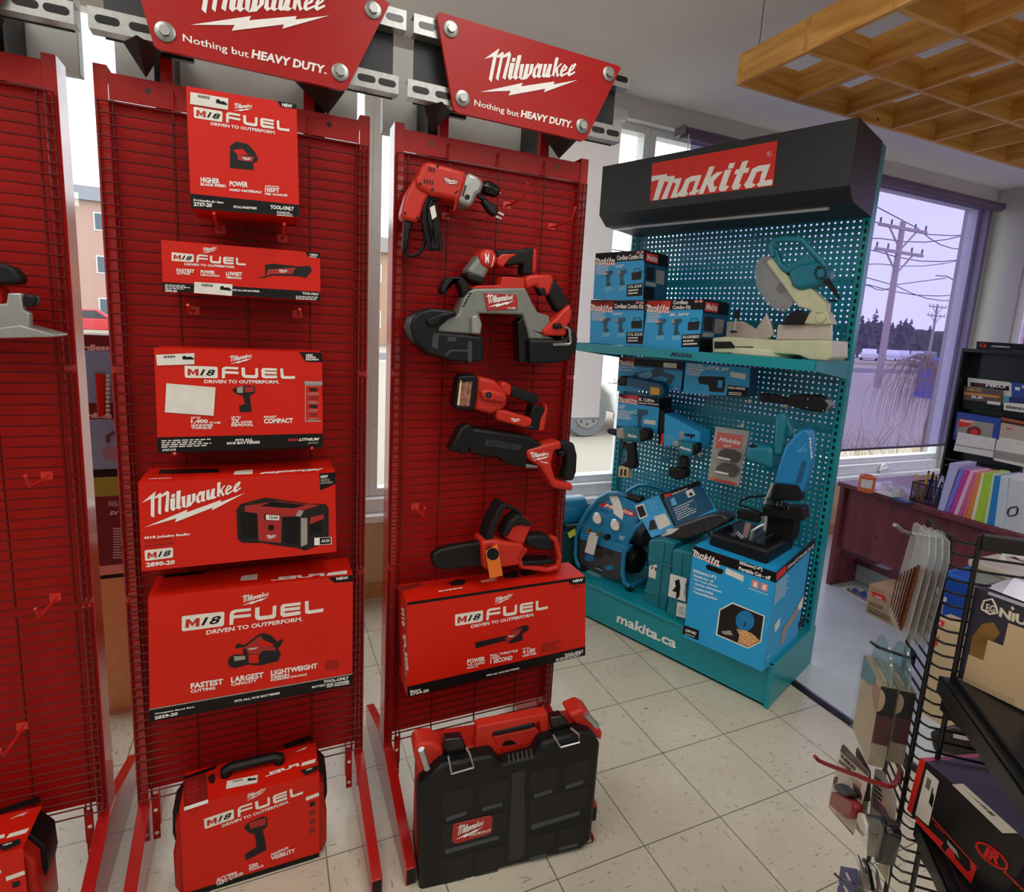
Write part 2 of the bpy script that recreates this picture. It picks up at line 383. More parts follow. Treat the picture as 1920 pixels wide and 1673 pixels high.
def translucent(name, col):
    m = bpy.data.materials.new(name); m.use_nodes = True; n = m.node_tree; n.nodes.clear()
    o = n.nodes.new('ShaderNodeOutputMaterial'); d = n.nodes.new('ShaderNodeBsdfDiffuse'); tr = n.nodes.new('ShaderNodeBsdfTranslucent')
    nz = n.nodes.new('ShaderNodeTexNoise'); nz.inputs['Scale'].default_value = 4; rp = n.nodes.new('ShaderNodeValToRGB'); c = hx(col)
    rp.color_ramp.elements[0].color = tuple(v * .95 for v in c) + (1,); rp.color_ramp.elements[1].color = c + (1,)
    n.links.new(nz.outputs['Fac'], rp.inputs['Fac']); n.links.new(rp.outputs[0], d.inputs['Color']); n.links.new(rp.outputs[0], tr.inputs['Color'])
    mx = n.nodes.new('ShaderNodeMixShader'); mx.inputs['Fac'].default_value = .6
    n.links.new(d.outputs[0], mx.inputs[1]); n.links.new(tr.outputs[0], mx.inputs[2]); n.links.new(mx.outputs[0], o.inputs['Surface'])
    return m
t = thing('roller_shade', 'pale white roller shade half drawn between the red display and the teal display', 'shade', (1.4, 3.05, 2.82))
MB().cyl((.78, 3.05, 2.82), (1.93, 3.05, 2.82), .03, FRAME).build('roller', t)
MB().box((.80, 3.06, 1.03), (1.915, 3.0615, 2.82), translucent('pale shade cloth', 'EFE9E8')).build('shade_cloth', t, smooth=0)
MB().box((.80, 3.055, 1.02), (1.915, 3.068, 1.035), FRAME).build('bottom_bar', t)
# unseen ceiling fixtures, the last two for the added lamps
for i, (x, y) in enumerate(LAMPS):
    t = thing('unseen_ceiling_light', 'white fluorescent ceiling fixture over the shop floor', 'light', (x, y, 2.92), 'fluorescent ceiling fixtures')
    MB().box((x - .17, y - .62, 2.925), (x + .17, y + .62, ZC - .001), WHT).build('housing', t)
# ---------------------------------------------------------------- suspended timber lattice
WOOD = None
def wood_mat(name, c1, c2, sc=(2, 30, 30), rough=.45):
    m = bpy.data.materials.new(name); m.use_nodes = True; n = m.node_tree; L = n.links.new; b = n.nodes['Principled BSDF']; b.inputs['Roughness'].default_value = rough
    tc = n.nodes.new('ShaderNodeTexCoord'); mp = n.nodes.new('ShaderNodeMapping'); mp.inputs['Scale'].default_value = sc; L(tc.outputs['Object'], mp.inputs['Vector'])
    z = n.nodes.new('ShaderNodeTexNoise'); z.inputs['Scale'].default_value = 1.6; z.inputs['Detail'].default_value = 5; z.inputs['Distortion'].default_value = .6; L(mp.outputs[0], z.inputs['Vector'])
    rp = n.nodes.new('ShaderNodeValToRGB'); rp.color_ramp.elements[0].position = .35; rp.color_ramp.elements[1].position = .68
    rp.color_ramp.elements[0].color = hx(c1) + (1,); rp.color_ramp.elements[1].color = hx(c2) + (1,); L(z.outputs['Fac'], rp.inputs['Fac'])
    v = n.nodes.new('ShaderNodeTexVoronoi'); v.inputs['Scale'].default_value = 5.5; L(tc.outputs['Object'], v.inputs['Vector'])
    mr = n.nodes.new('ShaderNodeMapRange'); mr.inputs['From Min'].default_value = .03; mr.inputs['From Max'].default_value = .075; L(v.outputs['Distance'], mr.inputs['Value'])
    mx = n.nodes.new('ShaderNodeMix'); mx.data_type = 'RGBA'; L(mr.outputs[0], mx.inputs['Factor']); mx.inputs['A'].default_value = hx('4A2A12') + (1,); L(rp.outputs[0], mx.inputs['B'])
    L(mx.outputs['Result'], b.inputs['Base Color']); return m
PINEX = wood_mat('knotty pine along x', 'BE8036', 'DFAA5A', (1.5, 22, 22)); PINEY = wood_mat('knotty pine along y', 'BE8036', 'DFAA5A', (22, 1.5, 22))
gx0, gy1, gz = 1.775, 1.985, 2.60; gx1, gy0 = gx0 + .318 * 9, gy1 - .325 * 6; bt = .019; bh = .117
t = thing('ceiling_lattice', 'suspended knotty pine lattice hung by wires below the ceiling', 'lattice', (gx0 + 1.4, gy1 - 1, gz))
for j in range(7):
    y = gy1 - .325 * j
    MB().box((gx0, y - bt, gz), (gx1, y, gz + bh), PINEX).build('beam', t, bevel=.002)
for i in range(10):
    x = gx0 + .318 * i
    M = MB()
    for j in range(6): M.box((x, gy1 - .325 * (j + 1), gz + .0005), (x + bt, gy1 - .325 * j - bt, gz + bh - .0005), PINEY)
    M.build('cross_beam', t)
for x, y in ((gx0 + .09, gy1 - .01), (gx0 + .318 * 5, gy1 - .01), (gx1 - .3, gy1 - .01), (gx0 + .01, gy0 + .2)):
    M = MB(); M.tube([(x, y, gz + bh + .03), (x, y, ZC)], .0016, DGREY, 5)
    M.tube([(x + .013 * math.cos(a), y, gz + bh + .012 + .013 * math.sin(a)) for a in [k * .52 for k in range(12)]], .002, DGREY, 5, True)
    M.build('hanging_wire', t)
for px, py in ((1685, 244),):
    p = PY(gy1 - bt - .001)(px, py)
# ================================================================ OUTSIDE
GZ = -.25
ASPH = mat('pale gravel asphalt', 'A39A8E', .9, var=.18, scale=60); GRASS = mat('dry grass', 'A08C63', .9, var=.25, scale=20)
M = MB(); M.poly([(-60, YW + .3, GZ), (90, YW + .3, GZ), (90, 150, GZ), (-60, 150, GZ)], ASPH); o = tag(M.build('parking_lot'), None, None, None, 'structure'); o.name = 'ground'
M = MB(); M.poly([(6.3, -40, GZ), (90, -40, GZ), (90, YW + .3, GZ), (6.3, YW + .3, GZ)], ASPH); o = M.build('ground_side'); o['kind'] = 'structure'
def gp(x, y): return PZ(GZ)(x, y)
def house(name, label, x0, x1, y, h, col, roofc, rows, cols, dep=8, cat='building'):
    m = mat(name + col, col, .8, var=.1); t = thing(name, label, cat, ((x0 + x1) / 2, y + dep / 2, GZ))
    MB().box((x0, y, GZ), (x1, y + dep, GZ + h), m).build('walls', t)
    rm = mat('roof ' + roofc, roofc, .8)
    M = MB(); M.prism([(x0 - .4, y - .4, GZ + h), (x0 - .4, y + dep + .4, GZ + h), (x0 - .4, y + dep / 2, GZ + h + 1.6)], (x1 - x0 + .8, 0, 0), rm); M.build('roof', t)
    for r in range(rows):
        for c in range(cols):
            wx = x0 + (x1 - x0) * (c + .5) / cols; wz = GZ + h * (r + .55) / rows
            f = MB().box((wx - .55, y - .05, wz - .6), (wx + .55, y + .02, wz + .6), FRAME).build('window', t)
            MB().box((wx - .48, y - .06, wz - .53), (wx + .48, y - .03, wz + .53), mat('far window glass', '50606C', .15)).build('pane', f)
    return t
house('apartment_building', 'beige three storey apartment block seen through the gap left of the tall red display', -27, -5.6, 49, 8.6, 'B7958A', '6C6F78', 3, 7)
house('brick_house', 'brown house with pink balcony panels seen between the two red displays', 5.5, 22, 42, 6.4, 'B08F77', '77706C', 2, 6)
def car(name, label, p, ang, L, H, col, wheels=True, cat='car'):
    """a small parked car: body, cabin, wheels"""
    m = mat('car paint ' + col, col, .25, coat=.6); t = thing(name, label, cat, p)
    ca, sa = math.cos(ang), math.sin(ang); U = V((ca, sa, 0)); N = V((-sa, ca, 0)); p = V(p); W = .4 * L
    def q(u, z, n): return p + U * u + N * n + V((0, 0, z))
    prof = [(-L / 2, H * .22), (-L / 2, H * .58), (-L * .3, H * .64), (L * .22, H * .64), (L * .46, H * .52), (L / 2, H * .4), (L / 2, H * .2)]
    MB().prism([q(u, z, -W / 2) for u, z in prof], N * W, m).build('body', t, bevel=L * .012)
    cab = [(-L * .36, H * .62), (-L * .22, H * .98), (L * .1, H), (L * .27, H * .62)]
    MB().prism([q(u, z, -W * .44) for u, z in cab], N * W * .88, m).build('cabin', t, bevel=L * .012)
    gl = mat('car glass', '2B323A', .1)
    for s in (-1, 1):
        M = MB(); M.prism([q(u, z, s * W * .445) for u, z in [(-L * .31, H * .66), (-L * .2, H * .93), (L * .08, H * .95), (L * .21, H * .66)]], N * s * .01, gl); M.build('side_window', t)
        for u in (-L * .31, L * .31):
            wt = MB().cyl(q(u, H * .2, s * W * .4), q(u, H * .2, s * W * .51), H * .2, mat('tyre rubber', '2A2B2D', .8), 18).build('wheel', t)
            MB().cyl(q(u, H * .2, s * W * .5), q(u, H * .2, s * W * .515), H * .12, GREY, 12).build('hub', wt)
    return t
a = gp(186, 628); car('parked_car', 'red car parked outside, seen between the two left red displays', (a.x - .4, a.y, GZ), .15, 4.2, 1.45, 'C0202C')
# white pickup beside the window
t = thing('pickup_truck', 'white pickup truck parked close outside the window behind the pale shade', 'truck', (3.5, 8.2, GZ))
w0 = gp(1106, 822); TW = mat('white car paint', 'E8ECEE', .25, coat=.6); ty = w0.y + .45; wr = .40
xw = w0.x - .02
body = [(-1.0, .42), (-1.0, .95), (-.85, 1.12), (.75, 1.2), (1.25, 1.9), (2.2, 1.95), (2.5, 1.3), (3.95, 1.28), (3.95, .45), (3.62, .42), (3.5, .72), (3.3, .88), (2.85, .88), (2.65, .72), (2.55, .42), (.55, .40), (.45, .72), (.25, .88), (-.25, .88), (-.45, .72), (-.55, .42)]
MB().prism([(xw + u, ty - .35, GZ + z) for u, z in body], (0, 1.85, 0), TW).build('body', t, bevel=.05)
M = MB(); M.prism([(xw + u, ty - .36, GZ + z) for u, z in [(1.0, 1.3), (1.32, 1.8), (2.1, 1.86), (2.3, 1.32)]], (0, .02, 0), mat('car glass', '2B323A', .1)); M.build('side_window', t)
MB().box((xw + .62, ty - .37, GZ + .3), (xw + 2.5, ty - .2, GZ + .38), GREY).build('running_board', t)
M = MB(); M.tube([(xw + .95, ty - .357, GZ + .45), (xw + .95, ty - .357, GZ + 1.22)], .01, GREY, 5); M.tube([(xw + 2.05, ty - .357, GZ + .45), (xw + 2.05, ty - .357, GZ + 1.22)], .01, GREY, 5); M.build('door_seam', t)
for u in (0, 3.08):
    o = MB().lathe((xw + u, ty - .34, GZ + wr), (0, 1, 0), [(0, wr * .7), (.0, wr * .95), (.04, wr), (.2, wr), (.24, wr * .9)], mat('grey tyre', '6A6C70', .8), 32).build('wheel', t)
    M = MB(); M.lathe((xw + u, ty - .36, GZ + wr), (0, 1, 0), [(0, .05), (0, wr * .6), (.03, wr * .64)], GREY, 24)
    for k in range(8):
        g = k * math.pi / 4; M.cyl((xw + u + .17 * math.cos(g), ty - .366, GZ + wr + .17 * math.sin(g)), (xw + u + .17 * math.cos(g), ty - .355, GZ + wr + .17 * math.sin(g)), .025, DGREY, 8)
    M.build('rim', o)
# street beyond the tinted shade
def onray(px, py, y): return PY(y)(px, py)
POLE = mat('weathered pole wood', 'A79A96', .8, var=.15)
def pole(name, label, px, py, y, ptop, w):
    b = onray(px, py, y); tp = onray(*ptop, y); t = thing(name, label, 'pole', (b.x, y, GZ))
    MB().tube([(b.x, y, GZ), (b.x, y, tp.z)], [w, w * .7], POLE, 12).build('shaft', t)
    for k, (dz, L) in enumerate(((.3, 1.6), (1.3, 1.6))):
        M = MB(); M.box((b.x - L, y - .1, tp.z - dz - .06), (b.x + L, y, tp.z - dz + .06), POLE)
        M.tube([(b.x - L * .6, y - .05, tp.z - dz), (b.x, y - .05, tp.z - dz - .9)], .04, POLE, 5); M.tube([(b.x + L * .6, y - .05, tp.z - dz), (b.x, y - .05, tp.z - dz - .9)], .04, POLE, 5)
        for s in (-.95, -.5, .5, .95): M.cyl((b.x + s * L, y - .05, tp.z - dz + .08), (b.x + s * L, y - .05, tp.z - dz + .28), .035, DGREY, 6)
        M.build('crossarm', t)
    return b, tp
b1, t1 = pole('utility_pole', 'tall pale utility pole with two crossarms nearest the window', 1646, 718, 17, (1692, 415), .16)
b2, t2 = pole('utility_pole', 'small distant utility pole beside the parked cars', 1743, 660, 42, (1750, 570), .16)
WIRE = mat('cable black', '3A3340', .6)
for k, (pa, pb, y) in enumerate([((1640, 416), (1830, 440), 17), ((1650, 447), (1815, 440), 17), ((1640, 470), (1806, 487), 17), ((1628, 534), (1800, 553), 19), ((1630, 536), (1680, 534), 20), ((1680, 536), (1796, 564), 19), ((1650, 495), (1806, 487), 22), ((1720, 428), (1806, 468), 18)]):
    a = onray(*pa, y); b = onray(*pb, y); M = MB(); d = b - a
    M.tube([a - d * 2 + V((0, 0, .25))] + [a + d * s + V((0, 0, -.25 * math.sin(s * math.pi))) for s in (0, .25, .5, .75, 1)] + [b + d * 2 + V((0, 0, .25))], .022, WIRE, 5)
    tag(M.build('overhead_cable'), 'thin dark overhead cable strung across the sky between the utility poles', 'cable', 'overhead cables')
TREE = mat('dark conifer', '2F3A33', .9, var=.4, scale=3); TRUNK = mat('bark', '8A7465', .9, var=.2)
def conifer(px, py_top, py_base, y, w, i):
    b = onray(px, py_base, y); tp = onray(px, py_top, y); h = tp.z - GZ; M = MB(); rnd = random.Random(i)
    for k in range(70):
        f = rnd.random() ** .8; z = GZ + h * (.12 + .88 * f); r = w * (1.02 - f) * rnd.uniform(.5, 1); g = rnd.random() * 6.28
        c = V((b.x + r * .45 * math.cos(g), y + r * .45 * math.sin(g), z)); s = r * .55 + .15
        M.add([c + V((0, 0, s * .7)), c + V((s, 0, -s * .35)), c + V((-s * .5, s * .86, -s * .35)), c + V((-s * .5, -s * .86, -s * .35))], [(0, 1, 2), (0, 2, 3), (0, 3, 1), (1, 3, 2)], TREE)
    t = thing('conifer_tree', 'dark conifer in the tree line beyond the parked cars', 'tree', (b.x, y, GZ), 'conifers beyond the street')
    M.build('foliage', t); MB().tube([(b.x, y, GZ), (b.x, y, GZ + h * .9)], [.2, .04], TRUNK, 6).build('trunk', t)
for i, (px, pt) in enumerate([(1608, 590), (1620, 596), (1632, 578), (1644, 600), (1655, 586), (1666, 604), (1680, 600), (1690, 596), (1700, 598), (1712, 622), (1724, 624), (1737, 610), (1748, 628), (1760, 630)]):
    conifer(px, pt, 660, 60 + (i * 5 % 14) * 4.2, 3.0 + (i * 5 % 14) * .2, i)
for i, (px, py, col, L) in enumerate([(1630, 664, 'E5E7EC', 4.6), (1674, 664, 'D6DAE2', 4.4), (1693, 664, 'C5CAD6', 4.4), (1720, 662, 'AEB4C2', 4.6), (1745, 660, '5E6472', 4.4)]):
    p = onray(px, py, 50 + i * 1.8); car('parked_car', ['white car at the left end of the row parked across the street', 'pale silver car second in the row parked across the street', 'grey silver car in the middle of the row parked across the street', 'blue grey car left of the small utility pole across the street', 'dark car right of the small utility pole across the street'][i], (p.x, p.y, GZ), .57, L, 1.5, col)
house('dark_apartment_block', 'dark apartment block with balconies behind the bare tree', 94, 100, 52, 9.5, '4A4750', '3A3840', 3, 3, 1.5)
house('brick_apartment_building', 'red brick apartment block seen through the right hand window', 57, 76, 24, 7.2, 'A4583C', '6A5A55', 3, 5, 3.5)
M = MB(); rnd = random.Random(21); pv = None
for k in range(34):
    p = onray(1590 + k * 6.5, 622 + rnd.uniform(-9, 9) + .2 * k, 130); q_ = V((p.x, 130, GZ))
    if pv: M.prism([pv[1], pv[0], p, q_], (0, 3, 0), TREE)
    pv = (p, q_)
tag(M.build('distant_woods', smooth=0), 'dark line of distant woods behind the conifers across the street', 'woods', None, 'stuff')
m = mat('kerb stone', 'CFC8C0', .8)
o = MB().box((4, 24.3, GZ + .002), (90, 31, GZ + .012), mat('street asphalt', '6E6A70', .9, var=.1)).build('street'); o['kind'] = 'structure'
o = MB().box((4, 38, GZ + .002), (110, 43, GZ + .012), mat('verge grass', '857A60', .9, var=.2)).build('grass_verge'); o['kind'] = 'structure'
for y in (24, 31): tag(MB().box((4, y, GZ), (80, y + .3, GZ + .12), m).build('street_kerb'), None, None, None, 'structure')
p = onray(1742, 775, 12.5)
t = thing('waste_container', 'blue steel waste container standing behind the bare weeping tree', 'dumpster', (p.x, 12.5, GZ)); BL = mat('blue dumpster', '2247C8', .5)
pw = onray(1708, 775, 13.9).x
MB().prism([(pw, 12.5, GZ), (pw, 12.5, GZ + 1.45), (pw + 2.6, 12.5, GZ + 1.45), (pw + 2.6, 12.5, GZ)], (0, 1.4, 0), BL).build('bin', t)
MB().box((pw - .06, 12.4, GZ + 1.4), (pw + 2.66, 13.95, GZ + 1.52), mat('blue dumpster rim', '3B62E0', .5)).build('rim', t)
M = MB()
for k in range(6): M.box((pw + .25 + k * .42, 12.44, GZ + .1), (pw + .33 + k * .42, 12.52, GZ + 1.38), BL)
M.build('rib', t)
# weeping tree and bush
t = thing('weeping_tree', 'bare weeping tree with drooping twigs just outside the window', 'tree', (6.4, 6.2, GZ)); rnd = random.Random(3)
tr = [onray(*q, 6.2) for q in [(1732, 850), (1740, 800), (1752, 760), (1758, 720), (1754, 692), (1736, 680), (1716, 690)]]
tr[0].z = GZ
MB().tube(tr, [.07, .062, .055, .05, .045, .03, .015], TRUNK, 10).build('trunk', t)
M = MB()
for k in range(170):
    s = tr[rnd.choice((3, 4, 4, 5, 5, 6))]; dx = rnd.uniform(-.72, .22) ; dy = rnd.uniform(-.4, .4); L = rnd.uniform(.35, 1.2)
    a = s + V((dx * .25, dy * .3, .06 + .1 * rnd.random())); b = s + V((dx * .7, dy * .7, .02)); c = s + V((dx, dy, -L * .45)); e = s + V((dx * 1.08, dy * 1.05, -L))
    M.tube([s, a, b, c, e], [.007, .005, .0035, .0025, .0012], TRUNK, 4)
M.build('twigs', t)
M = MB(); c0 = onray(1610, 862, 4.6)
for k in range(150):
    x = rnd.uniform(-1.2, 2.6); a = V((c0.x + x, 4.3 + rnd.random() * .9, GZ)); b = a + V((rnd.uniform(-.5, .5), rnd.uniform(-.3, .3), rnd.uniform(.45, .98)))
    M.tube([a, (a + b) / 2 + V((rnd.uniform(-.1, .1), 0, .05)), b], [.004, .003, .0015], GRASS, 4)
tag(M.build('bare_bush'), 'tangle of dry bare bush stems below the tinted shade', 'bush')
M = MB(); a = onray(1797, 545, 20); M.tube([V((a.x, 20, GZ)), a] + [onray(*p_, 20) for p_ in ((1796, 535), (1790, 526), (1775, 518), (1755, 517))], .035, POLE, 8)
tag(M.build('street_lamp'), 'curved arm street lamp at the right edge of the tinted shade', 'street lamp')
# ================================================================ RED DISPLAY STANDS
RED = mat('red powder coat', 'A81612', .4, var=.04, spec=.25); REDS = mat('red sheet metal', 'A81512', .45, var=.04, spec=.2); REDP = mat('red sign face', 'A31512', .4, var=.03, spec=.25)
REDH = mat('bright red hook coating', 'C0241C', .3, spec=.6); REDU = mat('glossy red enamel', 'A81612', .16, var=.03, spec=.7); REDW = mat('dark red wire coating', '5E0B0B', .35, var=.03, spec=.3)
STEEL = mat('galvanised steel', '9A9B98', .35, .7, var=.1, scale=80); BLKP = mat('black powder coat', '1E2023', .5)
TRAYM = mat('grey sheet metal', 'B4B8B2', .5, 0, var=.06, scale=12)
SPC = .6895; X3 = .643; HW = .311
LAB = ['leftmost red tool display stand, cut by the left edge of the photo', 'middle red tool display stand hung with five cartons', 'right red tool display stand hung with bare power tools']
STAND = []
ZG0, ZG1 = .197, 2.035
for i in range(3):
    xc = X3 - SPC * (2 - i); dx = xc - X3; D = V((dx, 0, 0))
    t = thing('display_stand', LAB[i], 'display stand', (xc, 1.72, 0), 'red tool display stands'); STAND.append(t)
    for s in (-1, 1):
        x0 = xc - HW if s < 0 else xc + HW - .027
        M = MB(); M.box((x0, 1.705, .16), (x0 + .027, 1.775, 2.117), REDU)
        M.build('upright', t)
        M = MB(); M.prism([(x0, 1.352, 0), (x0, 1.352, .053), (x0, 1.70, .168), (x0, 1.78, .168), (x0, 2.07, .074), (x0, 2.07, 0)], (.03, 0, 0), REDU)
        M.build('foot', t, bevel=.002)
        MB().box((x0 + .003, 1.3505, .003), (x0 + .027, 1.352, .05), BLK).build('foot_cap', t)
        xb = x0 + .034 if s < 0 else x0 - .026
        MB().box((xb + (.018 if s < 0 else -.002), 1.70, .1), (xb + (.020 if s < 0 else 0), 1.72, .21), RED).build('bracket', t)
        M = MB(); M.box((xb, 1.70, .055), (xb + .018, 1.703, .20), RED)
        for z in (.075, .15): M.cyl((xb + .009, 1.6995, z), (xb + .009, 1.701, z), .0055, OFFW, 10)
        M.build('bracket', t)
    M = MB(); M.box((xc - HW + .028, 1.708, 2.045), (xc + HW - .028, 1.712, 2.103), RED)
    for s in (-.205, .205): M.cyl((xc + s, 1.7075, 2.078), (xc + s, 1.709, 2.078), .0062, BLKG, 14)
    M.build('header_plate', t)
    MB().box((xc - HW + .024, 1.732, ZG0), (xc + HW - .024, 1.736, 2.05), REDS).build('back_sheet', t)
    for z0, z1 in ((1.425, ZG1), (.815, 1.405), (ZG0, .795)):
        M = MB(); n = int(round((z1 - z0) / .0254)); xl, xr = xc - .304, xc + .304
        for k in range(n + 1):
            z = z0 + (z1 - z0) * k / n; M.tube([(xl, 1.690, z), (xr, 1.690, z)], .0023, REDW, 6)
        for x in (xl, xl + .03, xc - .154, xc, xc + .154, xr - .03, xr - .012, xr):
            M.tube([(x, 1.6945, z0), (x, 1.6945, z1)], .0026, REDW, 6)
        if z1 == ZG1:
            for x in (xc - .154, xc, xc + .154): M.tube([(x, 1.6945, z1), (x, 1.692, z1 + .02), (x, 1.700, z1 + .048), (x, 1.709, z1 + .050)], .003, RED, 6)
        M.build('wire_grid', t)
    # sign
    P = PY(1.60); Q = lambda f: (lambda x, y, off=0: f(x, y, off) + D)
    PS = Q(P)
    M = MB(); M.prism([PS(*p) for p in [(824, 22), (1159, 123), (1164, 128), (1099, 261), (1092, 264), (858, 211), (851, 206), (819, 27)]], (0, .012, 0), REDP)
    c1 = crop(890, 80, 9.143)
    L, R, T = c1((100, 845), (1765, 640), (425, 95)); script(M, PS, L, R, T, WHT)
    txt(M, 'Nothing but', PS, (889, 201), (972.5, 223), (889.5, 186.5), WHT, 0, .01)
    txt(M, 'HEAVY DUTY', PS, (976, 219.5), (1070, 240), (978.5, 206), WHT, 0, .04)
    txt(M, '.', PS, (1070, 240), (1073, 240.7), (1070.5, 237), WHT, 0, .04)
    sg = M.build('sign_board', t)
    for bx, by in ((845, 55), (867, 185), (1141, 139), (1091, 237)):
        c = PS(bx, by); M = MB(); M.lathe(c, (0, -1, 0), [(0, .0205), (.003, .0205), (.0045, .017)], STEEL, 24)
        M.prism([c + V((.0115 * math.cos(k * 1.0472 + .3), -.004, .0115 * math.sin(k * 1.0472 + .3))) for k in range(6)], (0, -.009, 0), STEEL)
        M.build('bolt', sg)
    PB = Q(PY(1.618))
    for nm, tl, bl, tr_, br in (('u', (776, 24), (776, 63), (1182, 137), (1180, 166)), ('l', (765, 147), (764, 181), (1165.5, 239), (1163, 267))):
        a, b, c, d = PB(*tl), PB(*bl), PB(*tr_), PB(*br); z1 = (a.z + c.z) / 2; z0 = (b.z + d.z) / 2; xl, xr = (a.x + b.x) / 2, (c.x + d.x) / 2
        M = MB(); M.box((xl, 1.618, z0), (xr, 1.6205, z1), STEEL); M.box((xl, 1.6205, z0), (xr, 1.655, z0 + .0025), STEEL); M.box((xl, 1.6205, z1 - .0025), (xr, 1.655, z1), STEEL)
        zm = (z0 + z1) / 2
        for k in range(2):
            for e in (xl + .035 + k * .062, xr - .030 - k * .052):
                M.prism([(e + (.0145 if g < 6 else -.0145) * (1 if 0 else 1) + .0085 * math.cos((g - 3 if g < 6 else g - 2.5) * math.pi / 5.5 if 0 else (-90 + g * 36 if g < 6 else 90 + (g - 6) * 36) * math.pi / 180), 1.6175, zm + .0085 * math.sin((-90 + g * 36 if g < 6 else 90 + (g - 6) * 36) * math.pi / 180)) for g in range(12)], (0, .001, 0), BLKG)
        M.build('strut_rail', t)
    a = PB(783, 60); b = PB(1160, 250)
    MB().box((a.x, 1.656, 2.155), (b.x, 1.66, 2.36), BLKP).build('sign_backing', t)
    for ap, lt, rt in (((810, 250), (798, 195), (850, 205)), ((1048, 298), (1020, 245), (1088, 262))):
        tp = PY(1.70)(*ap) + D; l = PY(1.64)(*lt) + D; r = PY(1.64)(*rt) + D; z = max(l.z, r.z); mid = V((tp.x, 1.603, z))
        l.z = r.z = z; l.y = r.y = 1.66
        M = MB(); M.add([tp, l, mid, r], [(0, 1, 2), (0, 2, 3), (0, 3, 1), (1, 3, 2)], BLKP); M.build('gusset', t)
    for px in (832, 1021):
        x = (PY(1.72)(px, 250) + D).x
        MB().box((x - .013, 1.716, 2.045), (x + .013, 1.742, 2.24), RED).build('sign_arm', t)
        MB().box((x - .008, 1.70, 2.16), (x + .06, 1.716, 2.19), BLKP).build('arm_clip', t)
    M = MB(); M.box((xc - .305, 1.92, 2.15), (xc + .305, 1.923, 2.40), TRAYM); M.box((xc - .305, 1.923, 2.15), (xc + .305, 1.96, 2.153), TRAYM)
    for s in (-1, 1): M.box((xc + s * .305 - .0015, 1.923, 2.15), (xc + s * .305 + .0015, 1.96, 2.40), TRAYM)
    M.build('back_sign_tray', t)
    MB().box((xc - .2, 1.776, 2.05), (xc - .16, 1.92, 2.26), BLKP).build('tray_arm', t); MB().box((xc + .16, 1.776, 2.05), (xc + .2, 1.92, 2.26), BLKP).build('tray_arm', t)
def hook(p, L, label, stand, dz=.035, group=None):
    """a red peg hook clipped on the grid; p is the clip on the grid, L its reach"""
    M = MB(); x, y, z = p
    t = thing('peg_hook', label, 'hook', (x, y, z), group)
    M.box((x - .012, 1.684, z - .010), (x + .012, 1.6872, z + .010), REDH); M.box((x - .012, 1.6835, z - .002), (x + .012, 1.6875, z + .002), REDH); M.build('clip', t)
    MB().tube([(x, 1.684, z), (x, 1.684 - L * .25, z - .004), (x, 1.684 - L * .85, z + .004), (x, 1.684 - L, z + dz)], .0036, REDH, 8).build('prong', t)
    return t
PG = PY(1.685)
for px, py, L, lb in ((950, 385, .15, 'bare red peg hook right of the corded drill, third stand'), (1034, 425, .15, 'bare red peg hook near the right edge, below the sign of the third stand'),
                      (836, 405, .10, 'red peg hook just right of the drill cord bundle'), (778, 950, .12, 'bare red peg hook left of the chainsaw on the right stand')):
    hook(PG(px, py), L, lb, 2)
for px, py, lb in ((88, 892, 'upper bare red peg hook on the leftmost stand, below the circular saw'), (104, 1120, 'middle bare red peg hook on the leftmost stand'), (42, 1362, 'lowest bare red peg hook on the leftmost stand, above the boxed case')):
    hook(PG(px, py), .13, lb, 0)
# ================================================================ RED CARTONS
CR = mat('red carton', 'CC1B08', .45, var=.03, scale=8, spec=.3); CRD = mat('carton dark red print', '7E1410', .5); CBK = mat('black carton print', '0C0B0C', .5, spec=.25)
CGR = mat('grey print', '9A948C', .5); CDG = mat('dark print', '1C191A', .5, spec=.3); CRP = mat('red print', 'A3201C', .5); CBG = mat('badge print', 'E6E1D6', .5); CRB = mat('badge red print', 'B8231A', .5)
KRAFT = mat('kraft board', 'B48A5A', .7)
FUELP = [[(540, 315), (545, 190), (560, 160), (600, 140), (785, 122), (780, 155), (620, 172), (590, 185), (590, 205), (785, 185), (780, 220), (590, 240), (580, 310)],
         [(830, 120), (880, 112), (878, 200), (890, 215), (1010, 200), (1025, 190), (1030, 98), (1070, 92), (1065, 215), (1040, 240), (880, 260), (840, 250), (828, 225)],
         [(1115, 110), (1140, 80), (1345, 55), (1340, 90), (1165, 110), (1160, 125), (1340, 105), (1335, 140), (1160, 160), (1165, 180), (1340, 155), (1340, 195), (1150, 225), (1115, 205)],
         [(1390, 48), (1432, 42), (1432, 130), (1445, 150), (1600, 125), (1595, 165), (1420, 190), (1392, 175)]]
def badge(M, P, f):
    M.poly([P(*f(*p), .0008) for p in [(5, 225), (20, 213), (470, 163), (485, 178), (480, 310), (460, 327), (20, 385), (5, 372)]], CBG)
    mm = aff([(0, 0), (1, 0), (0, 1)], [(44, 347), (200, 329), (52, 252)]); M.poly([P(*f(*mm(*p)), .0014) for p in ((0, 0), (0, 1), (.27, 1), (.5, .5), (.73, 1), (1, 1), (1, 0), (.74, 0), (.74, .58), (.5, .08), (.26, .58), (.26, 0))], CRB)
    txt(M, '18', P, f(222, 322), f(440, 296), f(230, 232), CBK, .25, .02, .0014)
def fuel(M, P, A, B, C, sub=True):
    f = aff([(5, 222), (1600, 145), (5, 383)], [A, B, C]); badge(M, P, f)
    for pg in FUELP: M.poly([P(*f(*p), .0012) for p in pg], CBG)
    if sub: txt(M, 'DRIVEN TO OUTPERFORM.', P, f(280, 424), f(1362, 268), f(282, 374), WHT, 0, .03)
